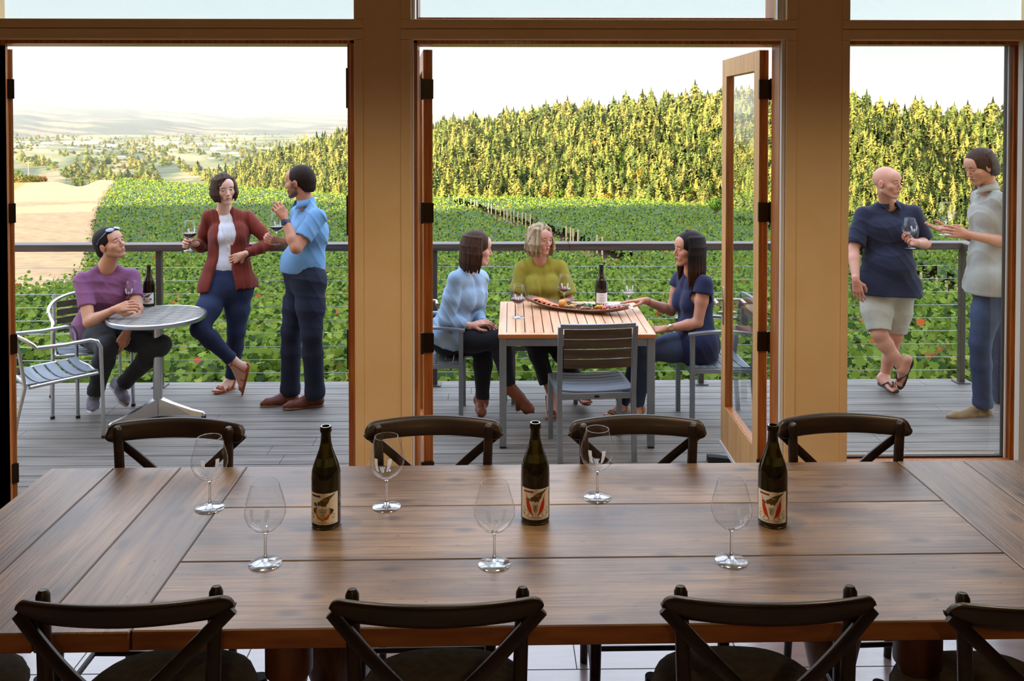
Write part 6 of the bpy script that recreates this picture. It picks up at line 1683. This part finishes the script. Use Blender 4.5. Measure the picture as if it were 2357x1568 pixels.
                v_, f_ = S_.mesh(.0045); so = emit('sole', v_, f_, 'leather', np.tile(np.array(srgb(*sh_['sole'])[:3]), (len(v_), 1)), up_o); so.location = (0, 0, 0)
            else:       # sandals and flip-flops: a sole with straps
                S_ = Field(); S_.ell(heel+dd*.040-sole*.002, (.034, .046, .020), np.stack([ls, dd, sole], 1), k=0); S_.cone(heel+dd*.04-sole*.002, heel+dd*L*.55-sole*.002, .028, .028, .02); S_.ell(heel+dd*L*.74-sole*.002, (W_+.002, L*.30, .020), np.stack([ls, dd, sole], 1), k=.02)
                S_.clip(heel+sole*.004, sole, .001); S_.clip(heel-sole*.012, -sole, .001)
                v_, f_ = S_.mesh(.004); cb = np.array(srgb(*sh_['col'])[:3]); so = emit(k, v_, f_, 'leather', np.tile(cb, (len(v_), 1)))
                T_ = Field()
                if k == 'flip_flop':
                    q0 = heel+dd*L*.80+sole*.022+ls*.012
                    for s_ in (-1, 1): T_.chain([q0, heel+dd*L*.62+sole*.046+ls*s_*.022, heel+dd*L*.42+sole*.014+ls*s_*.036], [.006, .0085, .008], .004)
                else:
                    for fr_, hh_ in ((.72, .030), (.80, .024)): T_.chain([heel+dd*L*fr_+ls*.040+sole*.004, heel+dd*L*fr_+ls*.022+sole*hh_*1.15, heel+dd*L*fr_-ls*.022+sole*hh_*1.1, heel+dd*L*fr_-ls*.040+sole*.004], [.006, .007, .007, .006], .004)
                    rr_ = .043; c_ = an+sole*.0
                    ring = [c_+(dd*math.cos(a)+ls*math.sin(a))*rr_ for a in np.linspace(0, 2*PI, 13)]; T_.chain(ring, [.0055]*13, .003)
                    for s_ in (-1, 1): T_.chain([c_+ls*s_*rr_, heel+dd*.05+ls*s_*.036+sole*.004], [.006, .006], .003); 
                    T_.chain([c_+ls*rr_, heel+dd*L*.45+sole*.062, heel+dd*L*.45-ls*.03+sole*.03, heel+dd*L*.5-ls*.038], [.0055]*4, .003)
                    T_.cone(heel+dd*.0+sole*.01, heel+dd*.0+sole*.055, .014, .010, .005)
                v_, f_ = T_.mesh(.0032); so2 = emit('strap', v_, f_, 'leather', np.tile(cb*sh_.get('sk', 1.0), (len(v_), 1)), so); so2.location = (0, 0, 0)
    # ---- small worn things
    def ringmesh(name, c, axis, r, w_, mt, face=None, flat=1.0):
        a_ = nrm(axis); u_ = nrm(np.cross(a_, V3(.1, .3, 1))); v2 = np.cross(a_, u_); m = MB(); rows = []
        for i in range(24):
            t = 2*PI*i/24; dv = u_*math.cos(t)+v2*math.sin(t); q = c+dv*r; rows.append([q-a_*w_/2, q+a_*w_/2, q+a_*w_/2+dv*.002, q-a_*w_/2+dv*.002, q-a_*w_/2])
        m.grid(rows, True)
        if face is not None:
            fd = nrm(np.asarray(face, float)-(np.asarray(face, float)@a_)*a_); sd_ = np.cross(a_, fd); q = c+fd*(r+.004)
            M_ = Matrix(((a_[0], sd_[0], fd[0], q[0]), (a_[1], sd_[1], fd[1], q[1]), (a_[2], sd_[2], fd[2], q[2]), (0, 0, 0, 1))); m.box(-.019, .019, -.018, .018, -.005, .005, M_, .004)
        return m.build(name, mt, root, smooth=True, autosm=40)
    for s, nm, r, w_, mt, fc in spec.get('rings', []):
        el, wr = J['el'+s], J['wr'+s]; d = nrm(wr-el); o = ringmesh(nm, wr-d*.028, d, r, w_, mt, fc)
    if spec.get('sunglasses'):
        mt = MATS['foil']
        m = MB()
        for s in (-1, 1):
            cL = HM@V3(s*.034, .072, .098)+Hc; ax_ = HM@nrm(V3(s*.2, .55, .80)); M_ = Matrix(np.vstack([np.column_stack([basis(ax_, HM@V3(0, 0, 1))[:, [0, 2, 1]], cL]), [0, 0, 0, 1]]).tolist())
            pts = []
            for rr_, dz_ in ((.001, .006), (.7, .004), (1.0, 0.0), (.95, -.004)):
                pts.append([M_ @ Vector((.030*rr_*math.cos(t), .021*rr_*math.sin(t), dz_)) for t in [2*PI*i/20 for i in range(21)]])
            m.grid(pts)
            m.tube([Vector(HM@V3(s*.062, .060, .090)+Hc), Vector(HM@V3(s*.086, .0, .055)+Hc), Vector(HM@V3(s*.086, -.03, .03)+Hc)], .003, 6)
        m.tube([Vector(HM@V3(-.010, .083, .098)+Hc), Vector(HM@V3(.010, .083, .098)+Hc)], .003, 6)
        m.build('sunglasses', 'sun_lens', root, smooth=True, autosm=40)
    if spec.get('pendant'):
        m = MB(); q0, q1, q2 = neck+up*.02+fr*.05-lat*.045, ch+fr*.135-up*.05, neck+up*.02+fr*.05+lat*.045
        pts_ = [q0*(1-t)**2+2*t*(1-t)*(2*q1-(q0+q2)/2)+q2*t*t for t in np.linspace(0, 1, 15)]
        m.tube([Vector(p_+fr*.004) for p_ in pts_], .0012, 6); 
        rg_ = [Vector(q1+fr*.008-up*.02+lat*.018*math.cos(t)+up*.018*math.sin(t)) for t in [2*PI*i/16 for i in range(16)]]; m.tube(rg_, .002, 6, closed=True)
        m.tube([Vector(q1+fr*.01-up*.038), Vector(q1+fr*.012-up*.10+lat*.004)], .0012, 6); m.tube([Vector(q1+fr*.01-up*.038), Vector(q1+fr*.012-up*.09-lat*.012)], .0012, 6)
        m.build('necklace', 'gold_metal', root, smooth=True)
    return root, J, dict(up=up, fr=fr, lat=lat, ch=ch, pel=pel, HM=HM, Hc=Hc)
mat('sun_lens', srgb(70, 92, 150), .08, spec=1.0, coat=1.0); mat('gold_metal', srgb(220, 190, 120), .3, metal=1); mat('watch_blue', srgb(30, 40, 84), .35); mat('watch_gold', srgb(196, 176, 150), .3, metal=.8); mat('white_band', srgb(225, 225, 225), .5)
# ------------------------------------------------------------------ the eight people
SK = (206, 158, 134)
person(dict(label='seated man in a heathered purple t-shirt with sunglasses on his head, looking up', front=(.5, -.85, 0),
    j=dict(head=(254, 563, 6.24), neck=(246, 611, 6.28), sha=(190, 644, 6.20), ela=(205, 742, 6.06), wra=(266, 712, 6.03), shb=(303, 636, 6.34), elb=(316, 712, 6.22), wrb=(293, 762, 6.06),
           hia=(214, 762, 6.40), hib=(255, 760, 6.42), kna=(248, 798, 6.02), ana=(217, 914, 6.14), knb=(369, 795, 6.16), anb=(276, 892, 6.30)),
    face=(.86, -.30, .30), head_up=(-.35, 0, .93), style=dict(skin=(204, 152, 126), brow=(50, 36, 30), beard=.28, beard_col=(90, 66, 54), lips=(160, 96, 88), gaze=.5), bulk=.98,
    handa=dict(d=(.93, .0, .28), n=(.1, .75, -.5), side=-1, curl=.85, thumb=.8), handb=dict(d=(-.35, -.35, -.85), n=(-.5, .6, .2), side=1, curl=.35, thumb=.2),
    tops=[dict(name='t_shirt', col=(136, 84, 126), sleeve=.62, hem=-.04, v=.09, vw=.034, loose=1.0, fold=.0035, e=.010, seed=2.2)],
    trousers=dict(col=(38, 40, 48), len=.86, cuff=.048, mat='cloth', w=1.05, fold=.004, name='trousers'),
    hair=dict(kind='short', col=(36, 28, 26), t=.008, front=1), sunglasses=True,
    shoes=dict(kind='sneaker', col=(124, 124, 142), sole=(206, 206, 212)), feet=dict(a=[(214, 952, 6.02), (214, 930, 6.28), (0, 0, 1)], b=[(291, 938, 6.22), (257, 886, 6.42), (.35, .1, .93)])))
person(dict(label='standing woman in a rust cardigan and white top leaning on the railing', front=(.25, -.95, 0), fem=True, scale=.95,
    j=dict(head=(516, 436, 6.66), neck=(515, 483, 6.72), sha=(481, 498, 6.70), ela=(464, 568, 6.78), wra=(448, 561, 6.60), shb=(570, 500, 6.76), elb=(624, 561, 6.72), wrb=(560, 586, 6.55),
           hia=(500, 664, 6.60), hib=(549, 662, 6.66), kna=(460, 757, 6.40), ana=(535, 830, 6.50), knb=(544, 762, 6.66), anb=(533, 870, 6.78)),
    face=(.55, -.82, -.06), head_up=(-.08, -.05, 1), style=dict(skin=(222, 178, 158), brow=(84, 60, 48), lips=(176, 90, 90), gaze=.5), head_scale=.96,
    handa=dict(d=(-.45, -.6, .15), n=(.5, -.7, -.1), side=1, curl=1.0, thumb=.9), handb=dict(d=(-.75, .1, -.35), n=(.1, .9, 0), side=1, curl=.5),
    tops=[dict(name='white_top', col=(226, 228, 238), sleeve=0, hem=.02, neck=.062, v=.10, vw=.05, e=.007, fold=.002, ff=26),
          dict(name='cardigan', col=(120, 38, 18), sleeve=1.86, hem=-.02, neck=.06, e=.018, open=.062, open_shift=-.02, loose=1.12, fold=.0055, ff=38, fd=(1, .3, .12), flare=.015, seed=1.3)],
    trousers=dict(col=(26, 38, 74), len=.93, cuff=.040, fold=.002, name='jeans', fade=(52, 68, 108)), pendant=True,
    hair=dict(kind='long', col=(70, 48, 36), len=.088, part=.25, fringe=1, n=44, r=.012, vol=.006, flick=-.004, tip=(56, 36, 26), face=V3(.056, .085, .098)),
    barefeet=True, shoes=dict(kind='sandal', col=(178, 88, 46)), feet=dict(a=[(557, 907, 6.60), (573, 840, 6.54), (-.95, -.2, .25)], b=[(496, 905, 6.63), (538, 888, 6.80), (0, 0, 1)])))
person(dict(label='standing bearded man in a light blue short-sleeved shirt and dark jeans', front=(-.9, -.35, 0),
    j=dict(head=(689, 420, 6.34), neck=(703, 462, 6.36), sha=(690, 488, 6.52), ela=(672, 560, 6.60), wra=(652, 556, 6.48), shb=(729, 500, 6.22), elb=(682, 571, 6.08), wrb=(655, 505, 6.16),
           hia=(697, 645, 6.44), hib=(712, 645, 6.26), kna=(671, 762, 6.42), ana=(668, 897, 6.44), knb=(717, 768, 6.22), anb=(725, 902, 6.30)),
    face=(-.95, .22, -.03), style=dict(skin=(198, 140, 112), brow=(50, 34, 26), beard=.75, beard_col=(60, 40, 30)), bulk=1.10, belly=.02, arm=1.08, leg=1.06,
    handa=dict(d=(-.7, -.2, .1), n=(-.2, .6, .3), side=1, curl=.9, thumb=.8), handb=dict(d=(-.42, -.05, .9), n=(-.45, .75, -.1), side=-1, curl=1.15, thumb=1.0),
    tops=[dict(name='shirt', col=(112, 160, 206), sleeve=.66, hem=.065, neck=.060, v=.05, vw=.018, loose=1.12, collar=True, e=.012, fold=.005, ff=30, fd=(.9, .2, .6), seed=.3)],
    trousers=dict(col=(20, 27, 52), len=.99, cuff=.066, w=1.02, fold=.005, name='jeans', rise=.088, belt=(52, 34, 30), fade=(34, 44, 76)), rings=[('b', 'wristwatch', .031, .026, 'watch_blue', (-.1, -1, 0))],
    hair=dict(kind='short', col=(48, 34, 28), t=.006), shoes=dict(kind='shoe', col=(112, 58, 42), sole=(120, 88, 66)),
    feet=dict(a=[(598, 937, 6.33), (686, 928, 6.44), (0, 0, 1)], b=[(650, 943, 6.26), (745, 934, 6.36), (0, 0, 1)])))
person(dict(label='seated woman in a pale blue blouse with shoulder-length brown hair', front=(.9, .2, 0), fem=True,
    j=dict(head=(1098, 573, 6.10), neck=(1078, 617, 6.14), sha=(1049, 640, 5.98), ela=(1028, 738, 5.96), wra=(1086, 750, 5.98), shb=(1108, 638, 6.32), elb=(1098, 728, 6.30), wrb=(1112, 748, 6.10),
           hia=(1030, 778, 6.05), hib=(1028, 776, 6.24), kna=(1150, 782, 6.00), ana=(1171, 893, 5.98), knb=(1112, 800, 6.20), anb=(1110, 928, 6.14)),
    face=(.90, .22, -.10), style=dict(skin=(224, 174, 156), brow=(96, 70, 54), lips=(176, 96, 92)), head_scale=1.0,
    handa=dict(d=(.9, .2, .25), n=(.1, .3, -.9), side=-1, curl=.5), handb=dict(d=(.5, -.6, .1), n=(0, 0, -1), side=1, curl=.5),
    tops=[dict(name='blouse', col=(158, 190, 222), sleeve=1.75, hem=-.02, neck=.062, e=.016, loose=1.35, flare=.02, fold=.005, ff=36, fd=(.7, .2, .6), seed=4)],
    trousers=dict(col=(24, 26, 38), len=.90, cuff=.040, w=1.05, mat='cloth', fold=.002),
    hair=dict(kind='long', col=(82, 56, 42), len=.155, part=-.1, n=44, r=.0125, vol=.012, range=1.75, tip=(66, 42, 32), flick=.0, wave=.01, face=V3(.085, .118, .12)),
    shoes=dict(kind='boot', col=(150, 88, 62), sole=(96, 60, 44), heel=.045, point=1, high=.10), feet=dict(a=[(1230, 951, 5.98), (1182, 943, 6.0), (.12, 0, 1)], b=[(1112, 962, 6.0), (1100, 945, 6.18), (0, 0, 1)])))
person(dict(label='seated woman with wavy blonde hair in a mustard blouse behind the patio table', front=(.1, -1, 0), fem=True,
    j=dict(head=(1244, 551, 6.70), neck=(1243, 594, 6.76), sha=(1202, 614, 6.78), ela=(1190, 682, 6.74), wra=(1222, 712, 6.58), shb=(1290, 612, 6.78), elb=(1312, 690, 6.72), wrb=(1270, 715, 6.56),
           hia=(1234, 742, 6.78), hib=(1264, 742, 6.78), kna=(1228, 782, 6.36), ana=(1270, 912, 6.26), knb=(1272, 780, 6.36), anb=(1345, 906, 6.34)),
    face=(.62, -.78, -.05), style=dict(skin=(214, 158, 138), brow=(120, 92, 70), lips=(184, 96, 90), gaze=.4), head_scale=.97,
    handa=dict(d=(.7, -.5, 0), n=(0, 0, -1), side=-1, curl=.6), handb=dict(d=(-.7, -.5, 0), n=(0, 0, -1), side=1, curl=.6),
    tops=[dict(name='blouse', col=(170, 158, 54), sleeve=.78, hem=-.02, neck=.058, v=.17, vw=.045, e=.014, loose=1.4, flare=.01, fold=.0055, ff=44, fd=(1, .2, .15), seed=3)],
    trousers=dict(col=(20, 20, 28), len=.72, cuff=.050, w=1.05, mat='cloth', fold=.002),
    hair=dict(kind='long', col=(206, 184, 148), col2=(150, 126, 96), len=.125, part=-.25, fringe=-1, n=46, r=.0135, vol=.016, flick=.010, wave=.03, face=V3(.056, .088, .100), fx=.004),
    barefeet=True, shoes=dict(kind='sandal', col=(150, 84, 76)), feet=dict(a=[(1268, 966, 6.04), (1272, 938, 6.24), (0, 0, 1)], b=[(1352, 930, 6.16), (1340, 918, 6.36), (0, 0, 1)])))
person(dict(label='seated woman with long dark hair in a navy ruffled blouse and jeans', front=(-.9, -.3, 0), fem=True,
    j=dict(head=(1585, 574, 6.04), neck=(1590, 619, 6.06), sha=(1566, 640, 6.22), ela=(1545, 716, 6.22), wra=(1484, 692, 6.14), shb=(1622, 652, 5.92), elb=(1606, 744, 5.90), wrb=(1534, 757, 5.90),
           hia=(1610, 792, 6.14), hib=(1604, 796, 5.96), kna=(1484, 806, 6.16), ana=(1432, 925, 6.26), knb=(1490, 808, 5.98), anb=(1466, 928, 6.04)),
    face=(-.95, -.20, .0), style=dict(skin=(206, 148, 124), brow=(44, 30, 26), lips=(166, 84, 80)), bulk=1.02, arm=1.16,
    handa=dict(d=(-1, 0, -.02), n=(0, -.1, -1), side=1, curl=.12, thumb=.1, spread=1.3), handb=dict(d=(-.95, .1, -.1), n=(0, .4, -.9), side=-1, curl=.5),
    tops=[dict(name='blouse', col=(28, 34, 74), sleeve=.20, hem=-.08, neck=.062, v=.10, vw=.03, e=.014, loose=1.25, flare=.02, fold=.004, ff=36, fd=(.8, .2, .5), seed=6)],
    trousers=dict(col=(52, 66, 98), len=.97, cuff=.042, w=1.06, fold=.003, name='jeans', fade=(84, 100, 134)),
    hair=dict(kind='long', col=(38, 26, 26), len=.255, part=.0, n=50, r=.0135, vol=.006, flick=.012, range=1.95, tip=(74, 44, 32), wave=.015, face=V3(.078, .108, .12)),
    rings=[('b', 'wristwatch', .027, .012, 'watch_gold', (-.2, -1, .3)), ('a', 'bracelet', .024, .004, 'foil', None)],
    barefeet=True, shoes=dict(kind='sandal', col=(176, 150, 110)), feet=dict(a=[(1398, 962, 6.10), (1440, 948, 6.28), (0, 0, 1)], b=[(1445, 968, 5.92), (1478, 952, 6.08), (0, 0, 1)])))
person(dict(label='standing bald man in a dark navy shirt, pale shorts and flip-flops', front=(.15, -1, 0),
    j=dict(head=(2042, 421, 6.64), neck=(2045, 466, 6.72), sha=(1988, 494, 6.72), ela=(1964, 576, 6.64), wra=(1970, 646, 6.46), shb=(2102, 490, 6.72), elb=(2130, 560, 6.76), wrb=(2108, 559, 6.54),
           hia=(2013, 664, 6.66), hib=(2067, 664, 6.68), kna=(2024, 768, 6.52), ana=(2078, 850, 6.46), knb=(2060, 772, 6.66), anb=(2036, 866, 6.72)),
    face=(.58, -.80, -.03), head_up=(.05, -.1, 1), style=dict(skin=(208, 150, 128), brow=(110, 84, 70), lips=(160, 96, 86), beard=.18, beard_col=(120, 96, 84), jaw=1.12, gaze=.4), head_scale=1.03, bulk=1.13, belly=.03, arm=1.08, leg=1.05,
    handa=dict(d=(.15, -.1, -1), n=(.5, .8, 0), side=1, curl=.5), handb=dict(d=(-.85, -.35, .1), n=(0, -.6, .75), side=1, curl=.75, thumb=.7),
    tops=[dict(name='shirt', col=(24, 30, 58), sleeve=.80, hem=-.05, neck=.060, v=.06, vw=.02, loose=1.15, collar=True, e=.014, flare=.04, fold=.004, ff=24, seed=5)],
    trousers=dict(col=(196, 194, 182), len=-.10, w=1.14, fold=.003, name='shorts', mat='cloth'), rings=[('b', 'wristband', .030, .008, 'white_band', None)],
    barefeet=True, shoes=dict(kind='flip_flop', col=(62, 46, 46)), feet=dict(a=[(2068, 893, 6.58), (2098, 826, 6.44), (-.8, -.3, .35)], b=[(2064, 903, 6.52), (2024, 880, 6.72), (0, 0, 1)])))
person(dict(label='standing man with chin-length brown hair in a light grey shirt, looking down', front=(-.95, -.15, 0),
    j=dict(head=(2256, 384, 6.06), neck=(2272, 427, 6.08), sha=(2256, 452, 6.24), ela=(2252, 548, 6.26), wra=(2190, 530, 6.14), shb=(2300, 462, 5.96), elb=(2324, 560, 5.96), wrb=(2226, 540, 5.88),
           hia=(2272, 652, 6.16), hib=(2284, 652, 5.98), kna=(2296, 790, 6.24), ana=(2306, 926, 6.36), knb=(2256, 790, 6.0), anb=(2262, 930, 6.04)),
    face=(-.92, -.12, -.34), head_up=(-.3, 0, .95), style=dict(skin=(200, 146, 122), brow=(70, 48, 36), beard=.22, beard_col=(120, 88, 66), down=True), bulk=1.0,
    handa=dict(d=(-.97, .0, .12), n=(.1, -.3, .9), side=1, curl=.18, thumb=.1), handb=dict(d=(-.90, .1, .18), n=(0, .75, -.1), side=-1, curl=.75, thumb=.7),
    tops=[dict(name='shirt', col=(168, 166, 158), sleeve=.98, hem=-.06, neck=.060, v=.07, vw=.02, loose=1.12, collar=True, e=.014, flare=.04, fold=.005, ff=32, fd=(.9, .2, .55), seed=7)],
    trousers=dict(col=(46, 62, 96), len=.98, cuff=.058, w=1.02, fold=.006, name='jeans', fade=(80, 98, 130)),
    hair=dict(kind='long', col=(74, 54, 44), len=.075, part=.0, n=36, r=.012, vol=.006, flick=.014, range=1.42, face=V3(.085, .112, .100)),
    shoes=dict(kind='shoe', col=(150, 128, 96), sole=(96, 78, 56)), feet=dict(a=[(2240, 948, 6.30), (2318, 942, 6.42), (0, 0, 1)], b=[(2178, 966, 6.02), (2280, 964, 6.10), (0, 0, 1)])))
# glasses in hands
for px, py, Y, wn, rz, lab in [(437, 577, 6.54, .034, .6, 'wine glass held beside the railing by the woman in the rust cardigan'),
                               (637, 561, 6.46, .030, .4, 'wine glass half hidden behind the raised arm of the bearded man'),
                               (2093, 571, 6.46, .004, .2, 'wine glass held in front of his chest by the bald man'),
                               (2177, 541, 5.94, .0, .2, 'wine glass held up between the two men behind the fixed window')]:
    p = P(px, py, Y); wine_glass(tuple(p), lab, wn, rz, group='wine glasses held outdoors')
